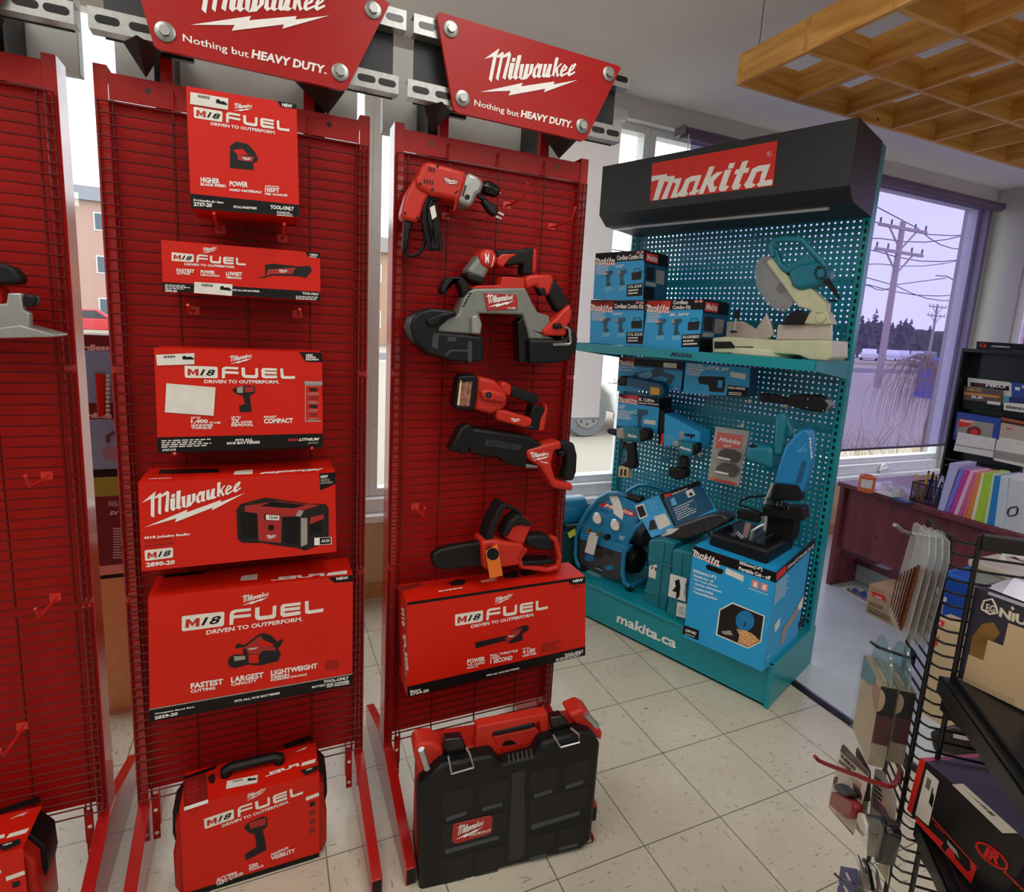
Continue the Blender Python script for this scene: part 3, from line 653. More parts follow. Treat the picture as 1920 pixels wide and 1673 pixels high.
def sticker(t, P, pts, name='price_sticker', code=True):
    M = MB(); q = [P(x, y, .0022) for x, y in pts]; M.prism(q, -P.n * .0006, OFFW)
    f = aff([(0, 0), (1, 0), (0, 1)], [pts[0], pts[1], pts[3]])
    if code:
        r = random.Random(int(pts[0][0])); x = .2
        while x < .5:
            w = r.uniform(.012, .03); M.poly([P(*f(a, b), .0026) for a, b in ((x, .12), (x + w, .12), (x + w, .34), (x, .34))], CBK); x += w + .016
        lines(M, P, f(.06, .95), f(.85, .95), f(.06, .55), 2, CDG, .3)
        M.poly([P(*f(a, b), .0026) for a, b in ((.68, .25), (.75, .2), (.8, .35), (.88, .3), (.97, .45), (.97, .6), (.68, .55))], CBK)
    return M.build(name, t)
def carton(name, label, P, pts, depth, group=None, m=None, cat='box', dvec=None, lid=True, base=None):
    """pts: front face corners TL,TR,BR,BL; returns thing, builder with the six faces"""
    q = [P(*p) for p in pts]; d = V(dvec) if dvec else V((0, depth, 0))
    c = (q[2] + q[3]) / 2 + d / 2
    t = thing(name, label, cat, base or c, group)
    M = MB(); m = m or CR
    M.add(q + [p + d for p in q], [(0, 1, 2, 3), (7, 6, 5, 4), (0, 4, 5, 1), (1, 5, 6, 2), (2, 6, 7, 3), (3, 7, 4, 0)], m)
    return t, M, q, d
def top_plane(q, d): return PL(q[0], (q[1] - q[0]).cross(d))
GC = 'red tool cartons on the middle stand'
z1 = crop(0, 0, 2.667); z2 = crop(0, 420, 2.667); z3 = crop(0, 840, 2.667); z4 = crop(0, 1240, 2.526); z8 = crop(680, 1040, 2.642)
def one(f, x, y): return f((x, y))[0]
def T(M, s, P, f, bl, br, tl, m=WHT, shear=0, bold=.04, off=OFF): txt(M, s, P, one(f, *bl), one(f, *br), one(f, *tl), m, shear, bold, off)
def D(M, P, f, pts, m, off=.0006): dec(M, P, f(*pts), m, off)
def LN(M, P, f, bl, br, tl, n, m=WHT, fill=.5): lines(M, P, one(f, *bl), one(f, *br), one(f, *tl), n, m, fill)
# jig saw
P = PY(1.538)
t, M, q, d = carton('tool_carton', 'tall red jig saw carton, topmost on the middle stand', P, z1((930, 430), (1483, 522), (1497, 1085), (955, 1042)), .145, GC)
D(M, P, z1, [(952, 968), (1495, 1025), (1497, 1085), (955, 1042)], CBK); D(M, P, z1, [(1385, 505), (1483, 522), (1484, 545), (1405, 535)], CBK)
T(M, 'NEW', P, z1, (1410, 532), (1462, 540), (1411, 515))
script(M, P, *z1((1168, 555), (1264, 540), (1182, 513)), WHT); fuel(M, P, *z1((968, 535), (1448, 652), (970, 588)))
D(M, P, z1, [(1150, 730), (1180, 708), (1240, 720), (1275, 760), (1290, 790), (1285, 810), (1265, 815), (1270, 850), (1150, 840)], CDG); D(M, P, z1, [(1165, 750), (1215, 745), (1240, 775), (1190, 775)], CR, .001)
D(M, P, z1, [(1185, 775), (1270, 785), (1262, 810), (1190, 800)], CRP, .001); script(M, P, *z1((1215, 800), (1258, 795), (1215, 783)), WHT)
for s, a, b, c in (('HIGHER', (1003, 912), (1098, 920), (1003, 885)), ('BLADE SPEED', (1003, 928), (1130, 938), (1003, 914)), ('POWER', (1148, 932), (1240, 937), (1148, 905)), ('HARD MATERIALS', (1148, 955), (1308, 968), (1148, 942)),
                   ('105FT', (1325, 960), (1397, 965), (1325, 937)), ('PER CHARGE', (1325, 975), (1437, 983), (1325, 964)), ('CUTS UP TO', (1325, 935), (1395, 940), (1325, 926)), ('2737-20', (968, 1030), (1060, 1037), (968, 1010)), ('D-Handle Jig Saw', (968, 1008), (1120, 1022), (968, 994)),
                   ('TOOL-ONLY', (1352, 1045), (1470, 1054), (1352, 1025)), ('FITS ALL M18 BATTERIES', (1168, 1040), (1284, 1048), (1168, 1028))):
    T(M, s, P, z1, a, b, c)
LN(M, P, z1, (1385, 1080), (1474, 1086), (1385, 1055), 3); M.build('carton', t); sticker(t, P, z1((952, 460), (1142, 492), (1140, 550), (950, 520)))
# oscillating tool
P = PY(1.58)
t, M, q, d = carton('tool_carton', 'long low red multi-tool carton, second from the top on the middle stand', P, z2((805, 80), (1600, 145), (1603, 385), (815, 335)), .10, GC)
D(M, P, z2, [(812, 290), (1602, 340), (1603, 385), (815, 335)], CBK); D(M, P, z2, [(1525, 139), (1600, 145), (1601, 172), (1545, 165)], CBK); T(M, 'NEW', P, z2, (1550, 158), (1590, 162), (1550, 148)); LN(M, P, z2, (1548, 168), (1590, 171), (1548, 160), 1)
script(M, P, *z2((1013, 148), (1086, 125), (1022, 116)), WHT); fuel(M, P, *z2((858, 143), (1229, 203), (858, 183)))
for s, a, b, c in (('FASTEST', (883, 240), (972, 246), (883, 222)), ('CUTTING', (883, 252), (950, 256), (883, 241)), ('POWER', (1003, 248), (1075, 252), (1003, 230)), ('DEMOLITION', (1003, 259), (1097, 265), (1003, 250)), ('LOWEST', (1130, 258), (1210, 262), (1130, 238)), ('VIBRATION', (1130, 272), (1207, 277), (1130, 261)),
                   ('2836-20', (825, 338), (885, 342), (825, 326)), ('FITS ALL M18 BATTERIES', (1165, 335), (1298, 342), (1165, 326)), ('TOOL-ONLY', (1512, 352), (1595, 358), (1512, 340))): T(M, s, P, z2, a, b, c)
LN(M, P, z2, (825, 325), (955, 332), (825, 300), 3); LN(M, P, z2, (1480, 378), (1595, 383), (1480, 358), 3)
D(M, P, z2, [(1325, 205), (1360, 198), (1490, 212), (1550, 210), (1560, 235), (1530, 270), (1495, 262), (1360, 258), (1325, 270), (1275, 267), (1325, 262)], CDG); D(M, P, z2, [(1340, 228), (1480, 218), (1460, 250), (1355, 250), (1330, 262)], CRP, .001)
script(M, P, *z2((1395, 245), (1440, 236), (1398, 226)), WHT); M.build('carton', t); sticker(t, P, z2((972, 290), (1163, 302), (1160, 360), (970, 345)))
# impact wrench
P = PY(1.57)
t, M, q, d = carton('tool_carton', 'wide red impact wrench carton with a torn white patch, middle stand', P, z2((770, 622), (1610, 643), (1615, 1115), (790, 1145)), .118, GC)
D(M, P, z2, [(783, 1068), (1614, 1048), (1615, 1115), (790, 1145)], CBK); D(M, P, z2, [(1495, 641), (1610, 643), (1612, 692), (1530, 690)], CBK)
for i, s in enumerate(('NEW', 'NUEVO', 'NOUVEAU')): T(M, s, P, z2, (1530, 661 + i * 11), (1565 + i * 14, 661 + i * 11), (1530, 651 + i * 11))
script(M, P, *z2((1150, 702), (1264, 668), (1160, 655)), WHT); fuel(M, P, *z2((922, 711), (1476, 768), (925, 768)))
D(M, P, z2, [(1160, 830), (1185, 815), (1230, 808), (1275, 812), (1275, 845), (1250, 860), (1255, 905), (1260, 940), (1200, 942), (1195, 910), (1225, 900), (1215, 860), (1180, 850)], CDG); D(M, P, z2, [(1185, 818), (1215, 812), (1215, 845), (1185, 845)], CGR, .001); D(M, P, z2, [(1225, 815), (1270, 815), (1268, 840), (1225, 842)], CRP, .001)
for s, a, b, c in (('UP TO', (955, 975), (1003, 975), (955, 964)), ('1,400', (955, 1000), (1040, 1000), (955, 977)), ('FT-LBS', (1048, 999), (1103, 999), (1048, 989)), ('NUT-BUSTING', (957, 1014), (1065, 1012), (957, 1002)), ('TORQUE', (957, 1029), (1058, 1027), (957, 1015)), ('UP TO', (1157, 972), (1205, 972), (1157, 962)), ('2X', (1157, 998), (1200, 998), (1157, 974)),
                   ('FASTER', (1205, 997), (1263, 996), (1205, 986)), ('REMOVAL', (1157, 1014), (1268, 1011), (1157, 1000)), ('MOST', (1320, 972), (1383, 971), (1320, 960)), ('COMPACT', (1320, 999), (1465, 995), (1320, 974)), ('FITS ALL', (1177, 1088), (1265, 1084), (1177, 1076)), ('M18 BATTERIES', (1135, 1104), (1300, 1098), (1135, 1091)), ('2767-21B', (812, 1137), (880, 1134), (812, 1126))): T(M, s, P, z2, a, b, c)
T(M, 'RED', P, z2, (1436, 1087), (1488, 1086), (1440, 1074), CRB, .3); T(M, 'LITHIUM', P, z2, (1492, 1086), (1595, 1083), (1495, 1072), WHT, .3); T(M, 'XC5.0', P, z2, (1535, 1101), (1590, 1099), (1536, 1091), CGR, .3)
LN(M, P, z2, (808, 1122), (1060, 1112), (808, 1080), 4); D(M, P, z2, [(1522, 786), (1612, 788), (1613, 806), (1523, 804)], CGR, .001)
M.poly([P(*p, .0007) for p in z2((1525, 806), (1606, 808), (1606, 812), (1530, 810), (1530, 984), (1605, 982), (1605, 990), (1525, 990))], CGR)
for i in range(4): D(M, P, z2, [(1545 + (i % 2) * 5, 820 + i * 42), (1590, 822 + i * 42), (1585, 838 + i * 42), (1550, 836 + i * 42)], CRD if i % 2 else CDG); LN(M, P, z2, (1540, 858 + i * 42), (1598, 858 + i * 42), (1540, 842 + i * 42), 2, CGR)
M.build('carton', t); sticker(t, P, z2((780, 655), (972, 646), (972, 702), (785, 708))); sticker(t, P, z2((832, 797), (1078, 818), (1068, 960), (824, 942)), 'torn_sticker', False)
# radio
P = PY(1.548)
t, M, q, d = carton('tool_carton', 'long red jobsite radio carton with big white lettering, middle stand', P, z3((690, 175), (1676, 122), (1682, 520), (708, 618)), .138, GC)
script(M, P, *[(255 + x / 8.805, 890 + y / 8.805) for x, y in ((140, 872), (1805, 300), (325, 275))], WHT)
D(M, P, z3, [(1597, 127), (1676, 122), (1677, 180), (1602, 213)], CBK); T(M, 'NEW', P, z3, (1603, 152), (1640, 149), (1603, 138)); T(M, 'NUEVO', P, z3, (1604, 168), (1648, 165), (1604, 156), CGR); T(M, 'NOUVEAU', P, z3, (1604, 182), (1665, 177), (1604, 170), CGR)
T(M, 'M18 Jobsite Radio', P, z3, (723, 460), (950, 440), (723, 444)); T(M, 'Radio para obra M18', P, z3, (723, 476), (855, 462), (723, 466), CRD); T(M, 'Radio de chantier M18', P, z3, (723, 497), (870, 480), (723, 487), CRD); T(M, '2890-20', P, z3, (730, 598), (874, 582), (730, 575))
badge(M, P, aff([(5, 222), (485, 178), (5, 383)], z3((723, 515), (865, 503), (726, 565))))
f = crop(430, 920, 8.348)
D(M, P, f, [(110, 300), (180, 210), (560, 110), (640, 120), (1240, 205), (1500, 210), (1555, 270), (1555, 800), (1180, 945), (1060, 900), (880, 880), (500, 820), (200, 820), (130, 760)], CDG)
D(M, P, f, [(245, 240), (760, 165), (1180, 215), (1420, 225), (1160, 310), (1060, 400), (820, 410), (810, 820), (460, 790), (440, 360), (240, 330)], CRP, .0009); D(M, P, f, [(480, 245), (680, 170), (1200, 225), (1000, 280)], CBK, .0012)
D(M, P, f, [(170, 340), (430, 360), (440, 720), (400, 755), (230, 740), (180, 690)], CBK, .0012); D(M, P, f, [(840, 420), (1090, 420), (1090, 810), (1050, 840), (850, 800)], CBK, .0012)
D(M, P, f, [(545, 370), (795, 385), (790, 475), (550, 465)], CBK, .0014); D(M, P, f, [(570, 378), (785, 392), (780, 468), (575, 458)], CBG, .0016); T(M, '12:00', P, f, (625, 440), (760, 450), (625, 395), CBK, 0, .02, .002)
D(M, P, f, circ(655, 582, 48), CBK, .0016); D(M, P, f, [(1120, 430), (1220, 430), (1220, 840), (1120, 880)], CGR, .0011); D(M, P, f, [(1270, 420), (1480, 370), (1480, 440), (1260, 530)], CRP, .0011); D(M, P, f, [(1260, 540), (1460, 470), (1450, 640), (1260, 690)], CBK, .0013); D(M, P, f, [(1085, 310), (1165, 320), (1120, 410), (1035, 400)], CGR, .0013)
script(M, P, *f((585, 760), (740, 715), (600, 690)), WHT, .0016)
D(M, P, f, [(1330, 740), (1600, 728), (1600, 840), (1330, 858)], WHT, .0016); D(M, P, f, [(1415, 742), (1590, 735), (1590, 832), (1415, 845)], CBK, .002); T(M, 'AUX', P, f, (1435, 815), (1575, 805), (1438, 770), WHT, 0, .03, .0026)
tp = top_plane(q, d)
D(M, tp, z3, [(800, 108), (1090, 104), (1100, 122), (790, 130)], CDG); D(M, tp, z3, [(1175, 115), (1265, 108), (1262, 130), (1168, 134)], OFFW); T(M, 'Milwaukee', tp, z3, (1620, 100), (1310, 122), (1605, 112), WHT, .3)
LN(M, tp, z3, (745, 158), (860, 153), (748, 152), 1); M.build('carton', t)
# band saw carton
P = PY(1.562)
t, M, q, d = carton('tool_carton', 'largest red carton, compact band saw, above the cased drill on the middle stand', P, [(277.5, 1121), (661.8, 1078), (660.3, 1285.5), (281, 1354.8)], .125, GC)
D(M, P, z4, [(707, 232), (1669, 62), (1668, 115), (709, 290)], CBK); D(M, P, z4, [(705, 228), (1669, 58), (1669, 63), (707, 233)], CGR, .0009)
D(M, P, z3, [(1640, 648), (1765, 635), (1765, 668), (1672, 675)], CBK); T(M, 'NEW', P, z3, (1682, 662), (1742, 656), (1682, 648))
f = crop(340, 1120, 6.0); fuel(M, P, *f((5, 222), (1600, 145), (5, 383))); script(M, P, *z3((1208, 790), (1348, 742), (1228, 732)), WHT)
D(M, P, f, [(520, 730), (545, 670), (620, 640), (690, 650), (700, 560), (620, 580), (600, 560), (640, 520), (710, 540), (880, 410), (935, 405), (1010, 430), (1080, 500), (1130, 470), (1150, 490), (1090, 580), (1120, 640), (1090, 720), (880, 770), (750, 760), (600, 800), (540, 780)], CDG)
D(M, P, f, [(705, 570), (890, 430), (920, 470), (860, 540), (1060, 560), (1060, 600), (920, 600), (880, 640), (750, 640), (740, 600)], CRP, .0009); D(M, P, f, [(880, 500), (920, 480), (1040, 530), (1030, 550), (870, 545)], CR, .0012); D(M, P, f, [(755, 650), (870, 640), (870, 740), (760, 745)], CR, .0012); D(M, P, f, [(590, 665), (720, 660), (720, 700), (600, 720)], CGR, .0012)
script(M, P, *f((755, 600), (865, 570), (762, 572)), WHT, .0016)
for s, a, b, c in (('FASTEST', (105, 1035), (470, 980), (105, 970)), ('CUTTING', (105, 1080), (380, 1038), (105, 1045)), ('LARGEST', (558, 965), (925, 905), (558, 900)), ('CAPACITY', (558, 1003), (850, 955), (558, 970)), ('LIGHTWEIGHT', (1008, 885), (1530, 800), (1008, 825)), ('DESIGN', (1008, 920), (1215, 888), (1008, 890)), ('INCREASED BALANCE', (1008, 948), (1412, 880), (1008, 924)),
                   ('TOOL-ONLY', (1600, 972), (1885, 922), (1600, 938)), ('BATTERY AND CHARGER', (1470, 1025), (1890, 955), (1470, 1002)), ('NOT INCLUDED', (1635, 1020), (1890, 978), (1635, 1000)), ('FITS ALL M18 BATTERIES', (600, 1185), (1110, 1090), (600, 1160))): T(M, s, P, f, a, b, c)
T(M, 'Compact Band Saw', P, z4, (732, 256), (922, 222), (732, 246)); T(M, '2829-20', P, z4, (732, 278), (842, 256), (732, 262)); LN(M, P, f, (1620, 830), (1800, 800), (1620, 720), 6, CRD)
tp = top_plane(q, d); D(M, tp, z3, [(830, 632), (1050, 615), (1010, 630), (815, 650)], CBK); D(M, tp, z3, [(1208, 640), (1290, 630), (1285, 658), (1200, 665)], OFFW); T(M, 'FUEL', tp, z3, (1625, 640), (1355, 665), (1620, 625), CBG, 0, .05); D(M, tp, z3, [(1640, 625), (1735, 612), (1735, 630), (1632, 640)], CBG)
M.build('carton', t)
# blower carton
P = PY(1.566)
t, M, q, d = carton('tool_carton', 'long red blower carton under the chainsaw on the right stand', P, z8((220, 238), (1103, 108), (1103, 500), (222, 706)), .122)
D(M, P, z8, [(221, 655), (1103, 455), (1103, 500), (222, 706)], CBK); D(M, P, z8, [(221, 228 + 10), (1103, 108), (1103, 121), (221, 252)], CBK, .0007)
D(M, P, z8, [(1010, 122), (1103, 108), (1103, 142), (1032, 150)], CBK, .0009); T(M, 'NEW', P, z8, (1042, 140), (1092, 132), (1042, 126)); LN(M, P, z8, (1040, 172), (1100, 162), (1040, 152), 2, CRD)
script(M, P, *z8((648, 250), (744, 205), (668, 208)), WHT); fuel(M, P, *z8((458, 300), (918, 262), (458, 354)))
D(M, P, z8, [(557, 435), (720, 400), (740, 375), (800, 350), (825, 352), (820, 375), (790, 395), (795, 425), (735, 442), (705, 428), (560, 466)], CDG); D(M, P, z8, [(705, 415), (745, 375), (790, 365), (770, 400), (715, 436)], CRP, .0009); script(M, P, *z8((722, 412), (755, 402), (722, 400)), WHT)
for s, a, b, c in (('POWER', (518, 543), (606, 527), (518, 520)), ('TO CLEAR', (518, 556), (606, 540), (518, 545)), ('FROM 15', (518, 568), (572, 558), (518, 559)), ('FULL THROTTLE', (633, 508), (768, 482), (633, 496)), ('UNDER', (633, 519), (680, 510), (633, 510)), ('1 SECOND', (633, 543), (742, 522), (633, 520)), ('UP TO', (792, 474), (828, 467), (792, 465)), ('4 LBS', (792, 494), (855, 480), (792, 476)), ('LIGHTER', (792, 508), (862, 494), (792, 497)),
                   ('FITS ALL M18 BATTERIES', (614, 605), (776, 568), (614, 596)), ('TOOL-ONLY', (1000, 508), (1093, 486), (1000, 493)), ('Blower', (235, 684), (290, 672), (235, 674)), ('2724-20', (235, 700), (328, 680), (235, 685))): T(M, s, P, z8, a, b, c)
LN(M, P, z8, (957, 532), (1093, 500), (957, 516), 2); LN(M, P, z8, (885, 492), (985, 470), (885, 440), 6, CRD)
tp = top_plane(q, d)
D(M, tp, z8, [(160, 160), (290, 138), (300, 155), (185, 185)], CRD); D(M, tp, z8, [(425, 140), (470, 122), (515, 128), (500, 150), (440, 155)], CDG); LN(M, tp, z8, (380, 188), (520, 165), (372, 178), 1, CBG); LN(M, tp, z8, (590, 140), (680, 125), (585, 128), 2, CBG); D(M, tp, z8, [(690, 95), (760, 75), (775, 112), (705, 118)], CDG); D(M, tp, z8, [(770, 78), (860, 62), (860, 95), (790, 108)], CDG)
sp = PL(q[0], (q[3] - q[0]).cross(d)); T(M, 'FUEL', sp, z8, (198, 400), (215, 600), (212, 398), CBG, 0, .05); T(M, 'M18', sp, z8, (190, 262), (194, 350), (206, 270), CBG)
LN(M, sp, z8, (160, 430), (175, 560), (180, 430), 3, CRD); M.build('carton', t)
# bags: clear film sheet on the blower carton
# ---- cased drills with cardboard sleeves, standing on the floor
CASE = mat('red moulded plastic', 'B02016', .4, var=.04, spec=.3); CASEB = mat('black moulded plastic', '0F1011', .45, spec=.3)
def sleeved(label, dx, main):
    D3 = V((dx, 0, 0)); PP = PY(1.53); P = PL(PP.o, PP.n); base = PP
    class Sh(PL):
        def __call__(s, x, y, off=0): return base(x, y, off) + D3
    P = Sh(PP.o, PP.n)
    pts = z4((872, 710), (1512, 515), (1512, 932), (850, 1100))
    q = [base(*p) for p in pts]; zt = (q[0].z + q[1].z) / 2; x0 = (q[0].x + q[3].x) / 2; x1 = (q[1].x + q[2].x) / 2; y = 1.53; dp = .13
    t = thing('cased_drill', label, 'tool case', (x0 / 2 + x1 / 2 + dx, y + dp / 2, 0), 'sleeved tool cases on the floor')
    a, b = x0 + dx, x1 + dx
    for s, (u, w) in ((-1, (a - .022, a + .05)), (1, (b - .05, b + .022))):
        M = MB(); zz = zt - .008; e = u if s < 0 else w; i = w if s < 0 else u; k = .012 * s
        M.prism([(i, y + .01, .004), (e - k, y + .012, .004), (e, y + .014, .03), (e, y + .014, zz * .5), (e - k * .6, y + .014, zz * .62), (e - k * .6, y + .014, zz * .82), (e - k * 3, y + .012, zz), (i, y + .01, zz)], (0, dp - .02, 0), CASE)
        M.build('shell_end', t, bevel=.006)
        M = MB(); M.prism([(e - k * .3, y + .05, zz * .45), (e + k * .4, y + .05, zz * .6), (e + k * .2, y + .05, zz * .85), (e - k * 2.4, y + .05, zz + .004), (e - k * 2.8, y + .05, zz - .01)], (0, dp - .05, 0), CASEB); M.build('shell_band', t, bevel=.004)
    M = MB()
    M.add([(a, y, .002), (b, y, .002), (b, y, zt), (a, y, zt), (a, y + dp, .002), (b, y + dp, .002), (b, y + dp, zt), (a, y + dp, zt)], [(0, 1, 2, 3), (3, 2, 6, 7), (7, 6, 5, 4), (4, 5, 1, 0)], CR)
    f = z4; tp0 = PZ(zt)
    class Sz(PL):
        def __call__(s, x, y_, off=0): return tp0(x, y_, off) + D3
    tp = Sz(tp0.o, tp0.n)
    script(M, P, *f((1165, 665), (1260, 610), (1180, 625)), WHT); fuel(M, P, *f((966, 750), (1436, 622), (970, 795)))
    D(M, P, f, [(1155, 790), (1175, 765), (1245, 735), (1268, 742), (1265, 785), (1245, 800), (1260, 865), (1262, 895), (1165, 945), (1160, 915), (1215, 880), (1205, 820), (1180, 815)], CDG); D(M, P, f, [(1180, 765), (1260, 742), (1258, 775), (1185, 795)], CRP, .0009)
    for s_, aa, bb, cc in (('ACCESS', (1022, 1052), (1122, 1018), (1024, 1028)), ('TIGHT SPACES', (1025, 1068), (1152, 1010), (1024, 1054)), ('250', (1178, 985), (1222, 972), (1178, 965)), ('TORQUE', (1178, 1000), (1248, 975), (1178, 988)), ('MAXIMUM', (1283, 925), (1365, 890), (1283, 912)), ('VISIBILITY', (1283, 945), (1398, 905), (1283, 925))): T(M, s_, P, f, aa, bb, cc)
    D(M, P, f, [(1448, 645), (1510, 622), (1511, 638), (1449, 662)], CBG)
    for k in range(4): D(M, P, f, [(1465, 670 + k * 42), (1492, 662 + k * 42), (1492, 684 + k * 42), (1467, 692 + k * 42)], CDG if k < 1 else CRD)
    D(M, P, f, [(850, 1108), (1512, 908), (1512, 936), (850, 1150)], CBK); D(M, P, f, [(1385, 978), (1505, 930), (1503, 940), (1378, 986)], WHT, .001)
    D(M, tp, f, [(870, 548), (1028, 492), (1020, 510), (872, 562)], CBK); D(M, tp, f, [(1340, 395), (1465, 350), (1480, 372), (1350, 415)], CBK); D(M, tp, f, [(868, 560), (978, 525), (985, 660), (872, 695)], CRD, .0008); D(M, tp, f, [(872, 692), (985, 655), (986, 672), (873, 709)], WHT, .001)
    for k in range(5): LN(M, tp, f, (885, 590 + k * 22), (945, 572 + k * 22), (885, 572 + k * 22), 2, CRB)
    D(M, tp, f, [(985, 545), (1015, 530), (1020, 560), (1010, 580), (990, 575)], CDG, .001); T(M, 'FUEL', tp, f, (1420, 495), (1258, 548), (1412, 482), CBG, 0, .05); D(M, tp, f, [(1430, 482), (1495, 462), (1492, 480), (1428, 498)], CBG, .001); script(M, tp, *f((1462, 402), (1402, 428), (1440, 420)), WHT)
    D(M, P, f, [(1420, 518), (1506, 492), (1508, 515), (1450, 540)], CBK, .0009); T(M, 'NEW', P, f, (1450, 520), (1480, 511), (1450, 513))
    M.build('sleeve', t)
    hx0, hx1 = a + (b - a) * .30, a + (b - a) * .70; hy = y + dp * .62
    MB().tube([(hx0, hy, zt - .004), (hx0, hy, zt + .018), (hx0 + .012, hy, zt + .023), (hx1 - .012, hy, zt + .023), (hx1, hy, zt + .018), (hx1, hy, zt - .004)], [.015, .015, .0135, .0135, .015, .015], CASEB, 10).build('handle', t)
    if main: sticker(t, tp, f((1075, 568), (1222, 538), (1218, 575), (1070, 605)))
    else: sticker(t, P, f((1450, 840), (1510, 820), (1510, 832), (1450, 852)), 'label_strip', False)
    return t
sleeved('boxed cordless drill case on the floor below the middle stand', 0, True)
sleeved('boxed cordless drill case on the floor at the lower left corner of the photo', onx := (PZ(0)(125, 1640).x - .135), False)
for px, py, Y, lb in ((401, 400, 1.50, 'left red peg hook under the jig saw carton'), (533, 420, 1.50, 'right red peg hook under the jig saw carton'), (352, 572, 1.56, 'left red peg hook under the multi-tool carton'), (562, 580, 1.56, 'right red peg hook under the multi-tool carton'),
                      (327, 850, 1.54, 'left red peg hook under the impact wrench carton'), (585, 840, 1.54, 'right red peg hook under the impact wrench carton')):
    p = PY(Y)(px, py); hook((p.x, 1.685, p.z - .012), 1.685 - Y, lb, 1, .012)
# ================================================================ BARE TOOLS ON THE RIGHT STAND
TR = mat('red tool housing', 'BE2A1C', .42, var=.03, spec=.35); TB = mat('black rubber grip', '121213', .6, spec=.3, bump=.15, scale=200); TG = mat('grey cast housing', '7C7F78', .45, .25, var=.05); TLG = mat('light grey cast metal', '9C9D98', .4, .5)
SILV = mat('bright steel', 'B9BBBB', .25, .9); ORG = mat('orange hang tag', 'E0701C', .6)
z6 = crop(700, 270, 3.891); z7 = crop(700, 680, 3.891)
def part(name, par, P, pts, depth, m, bevel=.004, off=0.0, seg=3, smooth=50):
    q = [P(x, y, off) for x, y in pts]; return MB().prism(q, -P.n * depth, m).build(name, par, bevel, seg, smooth)
def deco(name, par, P, items):
    M = MB()
    for pts, m, off in items: M.poly([P(x, y, off) for x, y in pts], m)
    return M, M
P = PY(1.60)
# corded drill
t = thing('corded_drill', 'red corded electric drill with coiled black cord hung at the top of the right stand', 'drill', PY(1.64)(845, 340))
h = part('motor_housing', t, P, z6((350, 168), (385, 125), (425, 128), (560, 165), (690, 205), (672, 300), (640, 425), (500, 388), (430, 378), (330, 330), (300, 262), (340, 210)), .075, TR, .018)
part('handle', t, P, z6((345, 205), (300, 262), (245, 360), (215, 470), (205, 528), (222, 546), (322, 575), (350, 520), (375, 432), (405, 382), (432, 372), (420, 300)), .055, TR, .014, -.010)
M = MB()
for k in range(3): D(M, P, z6, [(405 + k * 17, 165 + k * 5), (416 + k * 17, 168 + k * 5), (412 + k * 17, 200 + k * 5), (402 + k * 17, 196 + k * 5)], BLK, .0008)
for k in range(4): D(M, P, z6, [(372 + k * 19, 255 + k * 4), (382 + k * 19, 257 + k * 4), (376 + k * 19, 290 + k * 4), (366 + k * 19, 286 + k * 4)], BLK, .0008)
for x, y in ((343, 292), (432, 332), (232, 507), (318, 542), (470, 160)): D(M, P, z6, circ(x, y, 11, 10), BLK, .0009)
D(M, P, z6, [(518, 235), (632, 262), (622, 310), (510, 282)], CRP, .0008); script(M, P, *z6((525, 285), (620, 285), (525, 245)), WHT, .0012); D(M, P, z6, [(590, 360), (615, 335), (622, 340), (600, 370)], BLK, .0009)
M.build('markings', h)
part('gear_case', t, P, z6((690, 200), (760, 230), (802, 258), (810, 290), (790, 352), (758, 372), (740, 420), (710, 465), (618, 428), (662, 300)), .07, TLG, .014, .003)
M = MB(); D(M, P, z6, circ(686, 388, 20, 14), BLK, .0045); D(M, P, z6, [(668, 300), (680, 300), (655, 385), (645, 380)], BLK, .0045); M.build('side_socket', t)
a = P(798, 0) if 0 else P(*z6((795, 310))[0], -.035); b = P(*z6((918, 358))[0], -.035); dr = b - a
MB().lathe(a, dr, [(0, .016), (.006, .021), (dr.length * .4, .022), (dr.length * .5, .019), (dr.length * .75, .019), (dr.length * .9, .013), (dr.length, .006)], BLKG, 20).build('chuck', t)
MB().cyl(a + dr * .95, a + dr * 1.06, .004, SILV, 10).build('chuck_jaw', t)
part('trigger', t, P, z6((405, 385), (440, 378), (480, 392), (470, 415), (420, 430)), .03, BLK, .005, -.02)
part('strain_relief', t, P, z6((225, 548), (300, 572), (278, 620), (262, 700), (245, 785), (212, 778), (222, 680)), .022, BLK, .008, -.02)
PC = PY(1.635); cp = lambda *pts: [PC(*p) for p in z6(*pts)]
M = MB(); M.tube(cp((232, 770), (240, 800), (275, 820), (325, 805), (365, 755), (378, 690), (365, 600), (368, 500), (400, 420)), .0055, TB, 8)
for k in range(7):
    o = k * 13; r = PY(1.615 + .006 * (k % 3)); pp = [r(*p) for p in z6((400 + o * .6, 395 + k * 6), (372 + o * .9, 470), (365 + o * 1.1, 560), (385 + o * 1.2, 660), (400 + o * 1.1, 735), (415 + o, 772), (432 + o * .85, 765), (435 + o * .7, 700), (420 + o * .6, 560), (428 + o * .4, 440))]
    M.tube(pp, .0048, TB, 8)
M.build('power_cord', t, smooth=60)
part('cord_tag', t, PY(1.607), z6((412, 465), (447, 445), (462, 528), (430, 553)), .001, OFFW, 0)
M = MB(); M.tube(cp((760, 375), (800, 400), (830, 430)), .007, BLK, 8); M.build('cord_end', t)
pl = part('plug', t, PY(1.615), z6((790, 415), (820, 400), (890, 435), (918, 485), (890, 530), (850, 500)), .025, BLK, .006)
M = MB()
for y in (0, 28): M.prism([PY(1.62)(*p) for p in z6((915 - y * .6, 492 + y), (955 - y * .6, 512 + y), (950 - y * .6, 525 + y), (908 - y * .6, 506 + y))], (0, .004, 0), SILV)
M.build('prong', pl)
